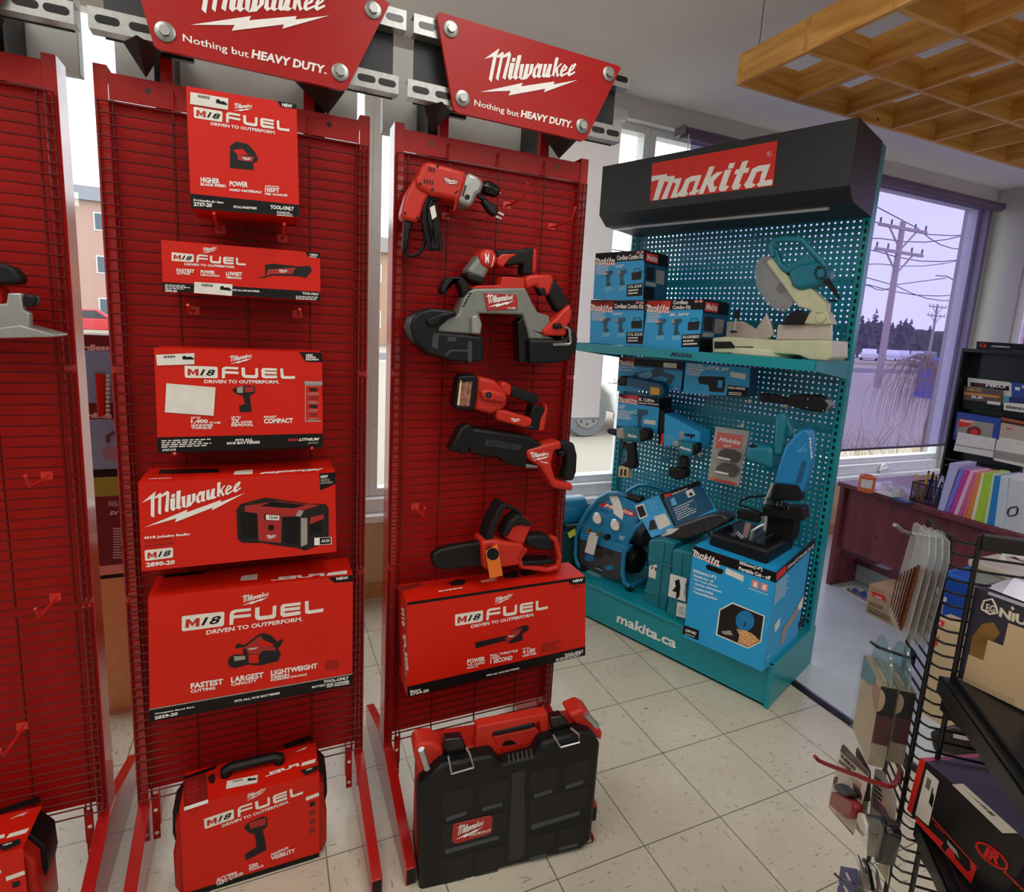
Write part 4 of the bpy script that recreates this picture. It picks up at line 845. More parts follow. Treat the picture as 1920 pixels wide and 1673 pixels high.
# pivoting torch
t = thing('work_torch', 'cordless red and grey pivoting torch hung above the band saw, right stand', 'torch', PY(1.63)(920, 495))
part('lamp_head', t, P, z6((770, 815), (800, 780), (862, 900), (838, 942), (808, 1000), (685, 950), (700, 905)), .07, TG, .015)
part('lens_ring', t, P, z6((692, 928), (815, 978), (806, 1024), (790, 1026), (684, 988), (680, 960)), .076, BLK, .01, .004)
pv = part('pivot', t, P, z6((790, 775), (830, 762), (892, 768), (912, 830), (898, 895), (850, 912), (785, 888), (775, 830)), .085, TR, .014, .008)
M = MB(); D(M, P, z6, [(815, 800), (822, 798), (832, 830), (838, 800), (845, 802), (842, 870), (836, 870), (834, 850), (826, 850), (824, 870), (817, 868)], WHT, .0095); D(M, P, z6, [(878, 800), (884, 830), (868, 890), (858, 900), (874, 850)], WHT, .0095); M.build('pivot_mark', pv)
part('handle', t, P, z6((895, 775), (960, 770), (1108, 768), (1138, 752), (1178, 758), (1168, 958), (1090, 952), (1102, 872), (985, 892), (960, 862), (905, 858)), .05, TB, .012, -.01)
part('handle_shell', t, P, z6((900, 835), (940, 800), (1065, 800), (1000, 838), (965, 880), (950, 905), (900, 880)), .054, TR, .006, -.007)
part('battery_shoe', t, P, z6((1172, 758), (1197, 772), (1188, 935), (1162, 945)), .06, TR, .005, -.005)
# deep cut band saw
P = PY(1.575)
t = thing('band_saw', 'large grey and red cordless band saw hung in the middle of the right stand', 'band saw', PY(1.64)(925, 610))
part('frame', t, P, z6((735, 1055), (1110, 1050), (1125, 1080), (1165, 1165), (1205, 1232), (1285, 1252), (1295, 1310), (1250, 1370), (1340, 1415), (1400, 1400), (1405, 1432), (1140, 1425), (1128, 1360), (1092, 1245), (772, 1235), (800, 1330), (760, 1395), (470, 1372), (480, 1330), (560, 1265), (620, 1248), (660, 1130), (700, 1080)), .07, TG, .006)
part('top_cover', t, P, z6((712, 1055), (760, 1036), (930, 1030), (945, 968), (1100, 975), (1105, 1040), (1120, 1078), (1100, 1060)), .06, TR, .006, -.006)
dm = part('blade_drum', t, P, z6((270, 1340), (290, 1270), (340, 1222), (430, 1198), (600, 1213), (622, 1250), (560, 1262), (478, 1328), (470, 1375), (740, 1398), (806, 1402), (808, 1590), (700, 1598), (560, 1586), (400, 1532), (300, 1440)), .095, CASEB, .012, .012)
M = MB()
for pts in ([(430, 1420), (445, 1380), (480, 1390), (470, 1500), (430, 1480)], [(540, 1410), (600, 1410), (605, 1440), (545, 1440)], [(690, 1440), (720, 1440), (720, 1590), (690, 1590)], [(520, 1540), (560, 1500), (690, 1500), (690, 1515), (570, 1515), (535, 1550)]): D(M, P, z6, pts, DGREY, .0128)
M.build('drum_rib', dm)
part('blade_drum', t, P, z6((1140, 1425), (1400, 1432), (1435, 1360), (1468, 1350), (1496, 1420), (1482, 1510), (1435, 1568), (1360, 1600), (1145, 1606)), .095, CASEB, .012, .012)
part('blade_guard', t, P, z6((1055, 1300), (1095, 1262), (1138, 1400), (1138, 1602), (1068, 1590)), .05, BLKG, .004, -.01)
part('tension_lever', t, P, z6((390, 1280), (480, 1240), (600, 1215), (610, 1240), (500, 1275), (480, 1320), (430, 1335), (395, 1315)), .02, BLK, .006, .02)
part('battery_mount', t, P, z6((720, 1260), (755, 1245), (795, 1310), (785, 1390), (720, 1385)), .03, TLG, .005, .016)
part('handle_yoke', t, P, z6((1105, 985), (1150, 955), (1300, 950), (1322, 985), (1290, 1100), (1240, 1112), (1195, 1032), (1120, 1062)), .045, TR, .009)
part('trigger', t, P, z6((1205, 1050), (1250, 1042), (1272, 1095), (1240, 1112), (1215, 1085)), .03, BLK, .005, .002)
part('grip', t, P, z6((1290, 1005), (1330, 985), (1438, 1150), (1425, 1205), (1350, 1228), (1280, 1090)), .045, TB, .012)
part('handle_base', t, P, z6((1440, 1165), (1452, 1230), (1440, 1300), (1412, 1335), (1412, 1402), (1250, 1402), (1238, 1362), (1345, 1262), (1380, 1218)), .05, TR, .008, .014)
part('hanging_clip', t, P, z6((1320, 1310), (1370, 1305), (1385, 1345), (1320, 1350)), .02, BLK, .004, .024)
MB().tube([PY(1.555)(*p) for p in z6((1390, 1338), (1415, 1338), (1430, 1352), (1440, 1448), (1430, 1462), (1308, 1464))], .0042, SILV, 8).build('hex_key', t)
part('front_handle', t, P, z6((498, 1065), (520, 1000), (560, 968), (640, 968), (692, 1008), (705, 1060), (660, 1125), (645, 1060), (620, 1008), (590, 1000), (560, 1050), (530, 1098), (500, 1092)), .05, TB, .01, -.01)
pl = part('name_plate', t, P, z6((808, 1088), (1047, 1100), (1057, 1205), (830, 1217)), .003, CRP, .001, .003)
M = MB(); script(M, P, *z6((835, 1192), (1030, 1140), (845, 1092)), WHT, .0045); T(M, 'FUEL', P, z6, (982, 1205), (1042, 1203), (982, 1192), WHT, 0, .03, .0045)
for k in range(5): D(M, P, z6, [(645 + k * 12, 1180 - k * 22), (668 + k * 12, 1172 - k * 22), (672 + k * 12, 1180 - k * 22), (648 + k * 12, 1190 - k * 22)], BLK, .001)
M.build('plate_lettering', pl)
# flood light
P = PY(1.60)
t = thing('flood_light', 'red cordless flood light with black square lamp face, right stand', 'work light', PY(1.64)(935, 755))
fr = part('lamp_frame', t, P, z7((590, 312), (618, 112), (640, 92), (740, 88), (766, 105), (762, 200), (737, 348), (705, 352), (605, 345)), .05, CASEB, .008, .012)
LENS = mat('amber mirrored lens', 'B07A66', .15, .6, var=.5, scale=90)
part('lens', fr, P, z7((625, 150), (722, 138), (700, 318), (612, 314)), .004, LENS, 0, .0135)
M = MB(); D(M, P, z7, [(636, 132), (644, 132), (626, 312), (612, 310)], mat('led strip', 'E9D9B4', .4), .0175); M.build('led_strip', fr)
part('body', t, P, z7((762, 100), (900, 130), (928, 172), (985, 245), (972, 322), (940, 347), (862, 378), (738, 346), (755, 250)), .07, TR, .012)
pv = part('pivot', t, P, z7((780, 200), (850, 195), (960, 225), (980, 260), (965, 300), (900, 290), (800, 275)), .03, TR, .01, .014)
M = MB(); D(M, P, z7, circ(842, 237, 23, 16), BLK, .0152); D(M, P, z7, circ(842, 237, 12, 12), DGREY, .0156); D(M, P, z7, [(892, 245), (948, 252), (944, 282), (888, 275)], CRP, .0152); M.build('pivot_bolt', pv)
part('handle_root', t, P, z7((925, 155), (960, 138), (1015, 168), (1005, 250), (940, 225)), .045, TR, .008, -.005)
part('grip', t, P, z7((1005, 168), (1060, 185), (1190, 230), (1218, 272), (1205, 298), (1150, 297), (1010, 248)), .045, TB, .012, -.005)
ar = part('lower_arm', t, P, z7((902, 345), (960, 348), (1165, 408), (1155, 465), (1110, 478), (900, 422)), .045, TR, .008)
M = MB(); script(M, P, *z7((1008, 432), (1075, 420), (1008, 402)), WHT, .0012); M.build('arm_lettering', ar)
part('battery_shoe', t, P, z7((1170, 308), (1222, 320), (1262, 340), (1228, 400), (1212, 498), (1108, 480), (1158, 462), (1150, 380)), .05, CASEB, .006)
part('shoe_shell', t, P, z7((1262, 292), (1276, 340), (1248, 496), (1208, 502), (1222, 420), (1255, 345)), .052, TR, .005, .002)
# reciprocating saw
t = thing('reciprocating_saw', 'long black and red reciprocating saw hung above the chainsaw', 'saw', PY(1.64)(960, 870))
bd = part('boot', t, P, z7((725, 482), (790, 488), (1140, 540), (1232, 592), (1236, 628), (1122, 650), (1116, 772), (960, 742), (935, 702), (720, 672), (690, 600)), .075, CASEB, .018)
part('shoe', t, P, z7((556, 642), (600, 560), (640, 480), (695, 448), (730, 480), (742, 560), (684, 668), (640, 672), (628, 640), (580, 658)), .05, BLK, .008, .006)
M = MB(); M.poly([P(*p, .0006) for p in z7((820, 565), (840, 560), (1095, 605), (1060, 640), (815, 605))], mat('moulded grey black', '232426', .6)); T(M, 'SAWZALL', P, z7, (838, 597), (1040, 622), (842, 570), mat('moulded black', '0F0F10', .7), 0, .04); M.build('boot_lettering', bd)
mh = part('motor_housing', t, P, z7((1118, 640), (1240, 600), (1372, 570), (1380, 635), (1325, 642), (1302, 740), (1332, 862), (1462, 888), (1458, 942), (1310, 918), (1225, 770), (1130, 705)), .06, TR, .010, .004)
M = MB(); script(M, P, *z7((1160, 715), (1290, 678), (1152, 650)), WHT, .0052); T(M, 'FUEL', P, z7, (1222, 730), (1280, 738), (1222, 720), WHT, 0, .03, .0052); M.build('lettering', mh)
part('grip', t, P, z7((1368, 570), (1470, 588), (1492, 680), (1486, 800), (1462, 868), (1388, 862), (1420, 740), (1412, 652), (1375, 640)), .048, TB, .012)
part('trigger', t, P, z7((1350, 650), (1400, 640), (1412, 680), (1370, 695)), .03, BLK, .005, -.005)
part('shoe_release', t, P, z7((1115, 742), (1205, 755), (1200, 772), (1115, 772)), .05, GREY, .003, .003)
# chainsaw
P = PY(1.585)
t = thing('chainsaw', 'red cordless pruning chainsaw with orange hang tag resting on the blower carton', 'chainsaw', PY(1.63)(925, 1075))
part('bar_cover', t, P, z7((425, 1442), (436, 1400), (490, 1365), (620, 1335), (795, 1308), (802, 1492), (700, 1500), (520, 1520), (450, 1502)), .03, CASEB, .008, -.02)
part('body', t, P, z7((790, 1312), (860, 1290), (960, 1308), (1085, 1318), (1115, 1355), (1062, 1432), (1085, 1482), (830, 1522), (800, 1492)), .085, TR, .012)
part('hand_guard', t, P, z7((818, 1298), (855, 1180), (905, 1080), (940, 1030), (965, 1032), (975, 1048), (935, 1115), (890, 1215), (872, 1298)), .07, TB, .008, -.005)
MB().tube([PY(1.61)(*p) for p in z7((950, 1035), (1000, 1055), (1060, 1088), (1070, 1120))], .007, TB, 8).build('guard_bar', t)
part('battery_tower', t, P, z7((955, 1272), (1015, 1185), (1062, 1110), (1168, 1168), (1142, 1232), (1102, 1335), (1000, 1305)), .07, TR, .009, -.004)
part('tower_grip', t, P, z7((1000, 1160), (1062, 1108), (1166, 1172), (1152, 1202), (1082, 1190), (1025, 1202), (985, 1272), (942, 1268)), .06, TB, .009, .004)
part('rear_grip', t, P, z7((1115, 1305), (1140, 1266), (1270, 1258), (1308, 1300), (1302, 1382), (1200, 1372), (1130, 1342)), .05, TB, .014)
M = MB(); pts = z7((1285, 1268), (1325, 1290), (1358, 1420), (1342, 1490), (1270, 1512), (1080, 1484), (1058, 1432), (1112, 1352))
for k in range(len(pts) - 1):
    a, b = P(*pts[k], -.02), P(*pts[k + 1], -.02); M.tube([a, b], .009, TR, 8)
M.build('rear_frame', t)
part('base_plate', t, P, z7((1080, 1455), (1310, 1440), (1330, 1470), (1090, 1490)), .05, BLK, .004, -.012)
part('chain_knob', t, P, circ(*z7((872, 1395))[0], 11.5, 18), .02, BLK, .004, .012)
tg = part('hang_tag', t, P, z7((818, 1375), (905, 1322), (945, 1552), (850, 1578)), .001, ORG, 0, .036)
M = MB(); D(M, P, z7, circ(872, 1398, 45, 20), BLK, .0365); LN(M, P, z7, (848, 1560), (935, 1540), (835, 1470), 5, OFFW); M.build('tag_print', tg)
# circular saw, cut by the left edge of the photo
P = PY(1.60)
t = thing('circular_saw', 'grey footed circular saw with black knob, cut by the left edge of the photo', 'saw', PY(1.64)(-10, 600))
part('handle', t, P, z2((-260, 200), (0, 195), (60, 215), (105, 270), (95, 298), (40, 300), (-260, 290)), .05, TB, .015)
part('foot_plate', t, P, z2((-300, 540), (0, 520), (100, 508), (278, 556), (270, 566), (0, 572), (-300, 590)), .09, TLG, .002, .03)
part('depth_bracket', t, P, z2((-20, 400), (30, 398), (36, 345), (108, 345), (118, 430), (150, 445), (152, 522), (-20, 545)), .02, TLG, .004, .01)
part('knob', t, P, z2((112, 350), (172, 352), (182, 375), (176, 412), (120, 420)), .03, BLK, .006, .02)
part('saw_body', t, P, z2((-300, 280), (-20, 290), (0, 400), (-10, 530), (-300, 540)), .08, TR, .015)
# ================================================================ PACKING CASE ON THE FLOOR
fl = PZ(0); A = fl(790, 1668); B = fl(1112, 1592); U = (B - A).normalized(); N = V((-U.y, U.x, 0))
PK = PL(A, N); P = PK
t = thing('tool_chest', 'black and red stackable tool case standing on the floor under the right stand', 'tool case', (A + B) / 2 + N * .08)
front = z8((272, 1185), (290, 1140), (390, 1050), (410, 1045), (650, 1000), (690, 1050), (850, 1010), (890, 940), (1090, 882), (1140, 895), (1180, 935), (1166, 1080), (1135, 1420), (1085, 1465), (700, 1560), (280, 1690))
part('front_shell', t, P, front, .055, CASEB, .012, 0, 3)
q = [P(*p) for p in front]; zt = max(p.z for p in q)
W_ = (P(*z8((1170, 1000))[0]) - P(*z8((275, 1200))[0])); o0 = P(*z8((275, 1200))[0]); o0.z = 0; wd_ = V((W_.x, W_.y, 0))
bk = o0 + N * .055
MB().hexa(bk + wd_ * .015 + V((0, 0, .012)), wd_ * .97, N * .105, V((0, 0, zt - .05)), CASE).build('rear_shell', t, bevel=.012, seg=3)
M = MB()
f = z8
def pocket(pts, dark=True):
    M.poly([P(x, y, .0006) for x, y in f(*pts)], mat('recess black', '0B0C0D', .6))
for pts in ([(390, 1190), (400, 1180), (545, 1150), (545, 1245), (520, 1255), (515, 1290), (412, 1325), (415, 1290), (392, 1275)], [(575, 1145), (720, 1110), (725, 1190), (695, 1210), (690, 1245), (592, 1275), (595, 1245), (575, 1230)],
            [(398, 1340), (715, 1270), (712, 1350), (680, 1370), (675, 1410), (408, 1485), (410, 1460), (388, 1440)], [(388, 1520), (540, 1480), (540, 1560), (510, 1580), (505, 1620), (400, 1650), (402, 1620), (385, 1600)], [(560, 1475), (705, 1435), (700, 1520), (672, 1540), (668, 1580), (555, 1610), (556, 1580), (560, 1560)],
            [(832, 1080), (970, 1045), (968, 1140), (942, 1155), (938, 1180), (848, 1210), (850, 1180), (830, 1165)], [(1000, 1040), (1130, 1008), (1125, 1095), (1098, 1110), (1092, 1135), (1005, 1165), (1008, 1140), (988, 1125)], [(832, 1215), (1115, 1150), (1105, 1240), (1080, 1262), (1075, 1290), (835, 1365), (838, 1335), (820, 1315)],
            [(822, 1405), (950, 1370), (945, 1450), (920, 1470), (915, 1495), (828, 1520), (830, 1495), (815, 1480)], [(980, 1365), (1100, 1330), (1092, 1405), (1070, 1425), (1065, 1445), (972, 1470), (975, 1450), (965, 1435)]): pocket(pts)
GR = mat('recess lip grey', '3E4244', .55)
for pts in ([(412, 1305), (512, 1272), (512, 1290), (412, 1325)], [(592, 1255), (690, 1228), (690, 1245), (592, 1275)], [(408, 1462), (675, 1392), (675, 1410), (408, 1485)], [(400, 1632), (505, 1602), (505, 1620), (400, 1650)], [(555, 1592), (668, 1562), (668, 1580), (555, 1610)], [(848, 1190), (938, 1162), (938, 1180), (848, 1210)], [(1005, 1145), (1092, 1118), (1092, 1135), (1005, 1165)], [(835, 1340), (1075, 1270), (1075, 1290), (835, 1365)], [(828, 1502), (915, 1478), (915, 1495), (828, 1520)], [(972, 1452), (1065, 1428), (1065, 1445), (972, 1470)]):
    M.poly([P(x, y, .0012) for x, y in f(*pts)], GR)
M.build('recess_panel', t)
M = MB()
for k in range(6): D(M, P, f, [(718 + k * 22, 990 - k * 5), (726 + k * 22, 988 - k * 5), (732 + k * 22, 1035 - k * 6), (724 + k * 22, 1038 - k * 6)], GR, .0008)
D(M, P, f, [(733, 1085), (802, 1070), (810, 1090), (800, 1110), (805, 1480), (775, 1510), (720, 1525), (740, 1110)], mat('moulded grey black', '232426', .6), .0005); M.build('shell_rib', t)
pl = part('name_plate', t, P, f((448, 1345), (465, 1335), (632, 1295), (645, 1305), (640, 1375), (625, 1388), (458, 1435), (442, 1420)), .003, CRP, .001, .003)
M = MB(); script(M, P, *f((458, 1415), (600, 1345), (490, 1335)), WHT, .0045, True); T(M, 'PACKOUT', P, f, (530, 1398), (636, 1372), (530, 1385), WHT, 0, .03, .0045); M.build('lettering', pl)
P2 = PL(A + N * .06, N)      # plane of the red lid half behind the front shell
part('lid_rim', t, P2, f((345, 1060), (420, 945), (560, 985), (640, 1005), (690, 1020), (850, 990), (900, 900), (1080, 850), (1110, 860), (1110, 900), (900, 990), (690, 1070), (400, 1100)), .05, TR, .005)
hd = part('carry_handle', t, P2, f((555, 985), (565, 862), (585, 850), (905, 790), (922, 800), (925, 915), (890, 930), (878, 835), (870, 830), (650, 880), (640, 900), (690, 990), (640, 1000)), .035, TR, .007, .012)
part('handle_grip', t, P2, f((645, 880), (850, 835), (858, 858), (655, 902)), .03, BLK, .006, .014)
part('lid_boss', t, P2, f((640, 905), (860, 858), (900, 905), (850, 985), (700, 1015)), .03, TR, .006, .004)
M = MB(); D(M, P2, f, circ(728, 946, 36, 18, 26), BLK, .0046); M.build('lid_hole', t)
for (lt, wire) in ((((403, 920), (490, 910), (515, 960), (510, 990), (425, 1005), (408, 990)), ((425, 1000), (440, 1085), (550, 1055), (530, 985), (515, 960))), (((930, 812), (990, 800), (1030, 850), (1025, 875), (950, 900), (938, 870)), ((945, 895), (980, 955), (1075, 930), (1070, 890), (1030, 860)))):
    la = part('latch', t, P2, f(*lt), .03, BLKG, .005, .03); MB().tube([PL(A - N * .006, N)(*p) for p in f(*wire)], .0034, SILV, 8).build('latch_wire', la)
for pts, rod in ((((248, 970), (275, 940), (340, 935), (405, 965), (400, 1040), (330, 1090), (288, 1130), (270, 1070)), ((290, 965), (320, 1060))), (((1020, 800), (1090, 768), (1128, 790), (1150, 850), (1192, 885), (1185, 930), (1130, 890), (1060, 850)), ((1105, 792), (1160, 850)))):
    c = part('corner_guard', t, P2, f(*pts), .07, TR, .01, .02); MB().cyl(PL(A, N)(*f(rod[0])[0]), PL(A, N)(*f(rod[1])[0]), .009, SILV, 12).build('metal_rod', c)
for px in (480, 560, 640, 820, 900, 980, 1060):
    p = P(*f((px, 1660 - (px - 480) * .36))[0]); p.z = .012
    MB().cyl(p + N * .01, p + N * .05, .012, BLK, 12).build('foot', t)
part('foot_rail', t, PL(A + N * .02, N), f((300, 1672), (1130, 1470), (1140, 1420), (1148, 1400), (1140, 1470), (1090, 1490), (300, 1700)), .1, TR, .003)
# ================================================================ TEAL DISPLAY
MDv, NDv = V((math.cos(-1.20041), math.sin(-1.20041), 0)), V((-math.sin(-1.20041), math.cos(-1.20041), 0))
B0 = PZ(0)(1440.2, 1329.4)
def K(u, d, z): return B0 + MDv * u + NDv * d + V((0, 0, z))
def toK(p): q = p - B0; return (q.dot(MDv), q.dot(NDv), p.z)
def KP(d): return PL(B0 + NDv * d, NDv)
def KU(u): return PL(B0 + MDv * u, MDv)
def kbox(M, u0, u1, d0, d1, z0, z1, m): return M.hexa(K(u0, d0, z0), MDv * (u1 - u0), NDv * (d1 - d0), V((0, 0, z1 - z0)), m)
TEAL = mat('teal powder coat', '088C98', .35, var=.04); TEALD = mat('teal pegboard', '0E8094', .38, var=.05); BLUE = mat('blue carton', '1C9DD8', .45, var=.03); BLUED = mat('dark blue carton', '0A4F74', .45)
TPL = mat('teal tool plastic', '0B7187', .4, var=.04); TLB = mat('bright blue tool', '1279B4', .35, var=.04); CREAM = mat('cream cast alloy', 'C3C4A2', .4, 0, var=.06); PINKW = mat('pale cast fence', 'C8BDB4', .35, .3)
REDL = mat('red logo', 'D8241A', .45); CHR = mat('chrome wire', 'C9CCCC', .2, .9)
UL = -1.22
t = thing('display_stand', 'teal pegboard display stand with black header and red logo', 'display stand', K(-.6, .26, 0)); MK = t
M = MB(); kbox(M, UL, -.012, .012, .50, .02, .19, TEAL); txt(M, 'makita.ca', KP(0), (1155.5, 1166.5), (1266.5, 1217), (1158.5, 1149), WHT, 0, .03, .0155 - .0135); kbox(M, UL, -.012, 0.0, .012, .012, .192, TEAL)
M.build('base', t, bevel=.002)
M = MB(); kbox(M, UL, 0, -.012, .52, .192, .206, TEAL); M.build('base_deck', t, bevel=.002)
M = MB(); kbox(M, -.010, 0, -.004, .53, 0, .2, TEAL); kbox(M, -.018, 0.002, -.010, .006, 0, .206, TEAL); M.build('base_side', t, bevel=.002)
M = MB(); kbox(M, UL, UL + .01, -.004, .53, 0, .2, TEAL); M.build('base_side', t, bevel=.002)
M = MB(); kbox(M, UL, 0, .004, .01, 0, .012, BLK); M.build('kick_strip', t)
for u in (-.032, UL):
    M = MB(); kbox(M, u, u + .032, .44, .50, .2, 2.42, TEAL)
    for k in range(66): kbox(M, u + .011, u + .021, .4392, .44, .24 + k * .033, .258 + k * .033, BLK)
    M.build('upright', t)
def pegboard(z0, z1):
    M = MB(); p = .0254; nu = int((1.152) / p); nz = int((z1 - z0) / p); r = .0052; u0 = UL + .035; vs = []; fs = []; w = 1.152 / nu; h = (z1 - z0) / nz
    for i in range(nu):
        for j in range(nz):
            cu = u0 + (i + .5) * w; cz = z0 + (j + .5) * h; o = len(vs)
            for a, b in ((-1, -1), (0, -1), (1, -1), (1, 0), (1, 1), (0, 1), (-1, 1), (-1, 0)): vs.append(K(cu + a * w / 2, .46, cz + b * h / 2))
            for k in range(8):
                g = math.radians(-135 + k * 45); vs.append(K(cu + r * math.cos(g), .46, cz + r * math.sin(g)))
            for k in range(8):
                g = math.radians(-135 + k * 45); vs.append(K(cu + r * math.cos(g), .4635, cz + r * math.sin(g)))
            for k in range(8):
                q = (k + 1) % 8; fs.append((o + k, o + q, o + 8 + q, o + 8 + k)); fs.append((o + 8 + k, o + 8 + q, o + 16 + q, o + 16 + k))
    M.add(vs, fs, TEALD); M.build('pegboard', t, smooth=0)
pegboard(.206, 1.17); pegboard(1.175, 2.15)
M = MB()
for z in (1.16, 1.84, 1.63): kbox(M, UL + .03, -.03, .466, .49, z, z + .03, TEALD)
M.build('cross_brace', t)
HP = KP(.10); zt = HP(1609.8, 219.7).z; zl = HP(1594, 347.3).z; zb = KU(0)(1598, 378.2).z; HBL = mat('black header laminate', '1E2022', .5, var=.03)
prof = [(.10, zl), (.10, zt), (.44, zt), (.44, zl - .06), (.165, zl - .05)]
M = MB(); M.prism([K(-1.205, d, z) for d, z in prof], MDv * 1.205, HBL); hd = M.build('header', t, bevel=.002)
M = MB(); teal_script(M, HP, (1222.9, 306.7), (1457.8, 264), (1218.8, 377.1), WHT, REDL)
M.tube([HP(*p, .003) for p in circ(1442, 289, 4.6, 16)], .0007, WHT, 4, True); txt(M, 'R', HP, (1440, 291.5), (1444, 291), (1440, 286.5), WHT, 0, 0, .003); M.build('logo_panel', hd)
M = MB(); kbox(M, -1.18, -.1, .20, .215, zl - .062, zl - .052, mat('light strip cover', 'C8CCCE', .3)); M.build('light_strip', hd)
# shelf
zs = 1.500
M = MB(); kbox(M, UL, 0, .006, .44, zs - .012, zs, TEAL); M.prism([K(UL, 0, 1.466), K(UL, 0, 1.508), K(UL, .006, 1.508), K(UL, .012, zs - .012), K(UL, .05, 1.462), K(UL, .012, 1.466)], MDv * 1.22, TEAL)
txt(M, 'Makita', KP(0), (1256, 668.5), (1297, 671.5), (1258, 659.5), mat('dark teal print', '0A3A46', .5), .3, .03)
sh = M.build('shelf', t, bevel=.002)
for u in (-.004, UL): MB().prism([K(u, 0, 1.466), K(u, 0, 1.508), K(u, .43, 1.508), K(u, .43, 1.425)], MDv * .004, TEAL).build('shelf_bracket', t)
zA = crop(1080, 200, 3.2); zB = crop(1080, 640, 6.0); zC = crop(1280, 660, 5.578); zD = crop(1040, 880, 3.637)
def kcarton(name, label, d0, pts, back, group=None, m=None, side=None, depth=None, zfix=None):
    """carton standing square to the teal stand; pts front corners, back = far top corner of its right side"""
    P = KP(d0); q = [P(*p) for p in pts]
    if depth is None:
        uu = toK(q[1])[0]; b = KU(uu)(*back); depth = max(.05, min(.4, toK(b)[1] - d0))
    if zfix is not None:
        dz = zfix - (q[2].z + q[3].z) / 2
        z_ = (q[2].z + q[3].z) / 2
    d = NDv * depth; t = thing(name, label, 'box', (q[2] + q[3]) / 2 + d / 2, group); M = MB()
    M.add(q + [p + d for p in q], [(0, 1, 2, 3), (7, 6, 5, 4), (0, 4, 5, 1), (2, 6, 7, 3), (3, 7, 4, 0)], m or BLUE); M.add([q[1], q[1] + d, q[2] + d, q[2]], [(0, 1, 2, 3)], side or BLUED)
    S = PL(q[1], (q[2] - q[1]).cross(d)); return t, M, P, S, q, d
GB = 'blue cordless kit cartons on the teal shelf'
def combo(label, pts, back, f, lt, two, model, d0):
    t, M, P, S, q, d = kcarton('tool_carton', label, d0, f(*pts), f(back)[0], GB)
    A, B, C_, E = pts
    g = aff([(0, 0), (1, 0), (0, 1)], [f(A)[0], f(B)[0], f(E)[0]])
    def G(*pp): return [g(*p) for p in pp]
    dec(M, P, G((0, 0), (1, 0), (1, .22), (0, .22)), CBK); teal_script(M, P, *G((.0, .03), (.42, .03), (0, .25)), WHT, REDL)
    if two: txt(M, 'Cordless', P, g(.46, .105), g(.72, .105), g(.46, .02), WHT); txt(M, 'Combo Kit', P, g(.46, .205), g(.78, .205), g(.46, .125), WHT)
    else: txt(M, 'Cordless Combo Kit', P, g(.44, .19), g(.98, .19), g(.44, .08), WHT)
    for k in (0, 1): dec(M, P, G((.84 + k * .08, .02), (.9 + k * .08, .02), (.9 + k * .08, .07), (.84 + k * .08, .07)), mat('pink print', 'D88A86', .5), .0009)
    txt(M, lt, P, g(.42, .345), g(.42 + .06 * len(lt), .345), g(.42, .29), WHT, .3); lines(M, P, g(.03, .48), g(.3, .48), g(.03, .27), 6, WHT, .4)
    for k, x in enumerate((.28, .56)):
        dec(M, P, G((x - .09, .42), (x + .08, .40), (x + .1, .46), (x + .04, .52), (x + .03, .62), (x + .08, .74), (x - .03, .75), (x - .03, .54), (x - .1, .5)), mat('printed tool blue', '1A4C66', .5), .0008)
        dec(M, P, G((x - .09, .42), (x - .04, .41), (x - .04, .5), (x - .1, .5)), CGR, .001); dec(M, P, G((x - .06, .76), (x + .09, .74), (x + .09, .84), (x - .05, .86)), mat('printed light blue', '63B6DC', .5), .0008)
    dec(M, P, G((.76, .48), (.97, .46), (.96, .64), (.77, .65)), CDG, .0008); M.tube([P(*g(*p), .001) for p in ((.8, .48), (.82, .40), (.92, .40), (.93, .47))], .0015, CDG, 4)
    dec(M, P, G((.68, .74), (1, .72), (1, 1), (.68, 1)), CBK, .001); txt(M, model, P, g(.7, .82), g(.98, .81), g(.7, .76), WHT); lines(M, P, g(.71, .97), g(.97, .96), g(.71, .84), 2, WHT, .5)
    sg = lambda x, y: tuple(a for a in [0]) 
    o, a_, b_ = q[1], d, q[2] - q[1]; n = S.n * .001
    def SQ(x0, y0, x1, y1, m, k=1): M.poly([o + a_ * x + b_ * y + n * k for x, y in ((x0, y0), (x1, y0), (x1, y1), (x0, y1))], m)
    SQ(0, 0, 1, .25, CBK); SQ(.05, .04, .55, .22, REDL, 1.5); txt3(M, 'Makita', o + a_ * .08 + b_ * .19 + n * 2.2, a_ * .44, b_ * -.12, WHT, .3)
    SQ(.1, .32, .42, .58, CDG); SQ(.5, .34, .85, .62, CGR); SQ(0, .72, .45, .98, CBK)
    for k in range(4): SQ(.08, .62 + k * .02, .5, .628 + k * .02, WHT, 1.4)
    M.build('carton', t); return t
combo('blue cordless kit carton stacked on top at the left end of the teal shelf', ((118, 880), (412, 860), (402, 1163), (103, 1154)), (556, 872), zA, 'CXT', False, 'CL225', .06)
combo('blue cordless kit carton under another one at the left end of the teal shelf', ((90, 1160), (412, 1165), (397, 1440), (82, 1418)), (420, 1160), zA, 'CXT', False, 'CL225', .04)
combo('wider blue cordless kit carton beside the mitre saw on the teal shelf', ((428, 1158), (768, 1155), (735, 1476), (398, 1446)), (922, 1165), zA, 'BL XPT', True, 'DLX2423BX3', .03)
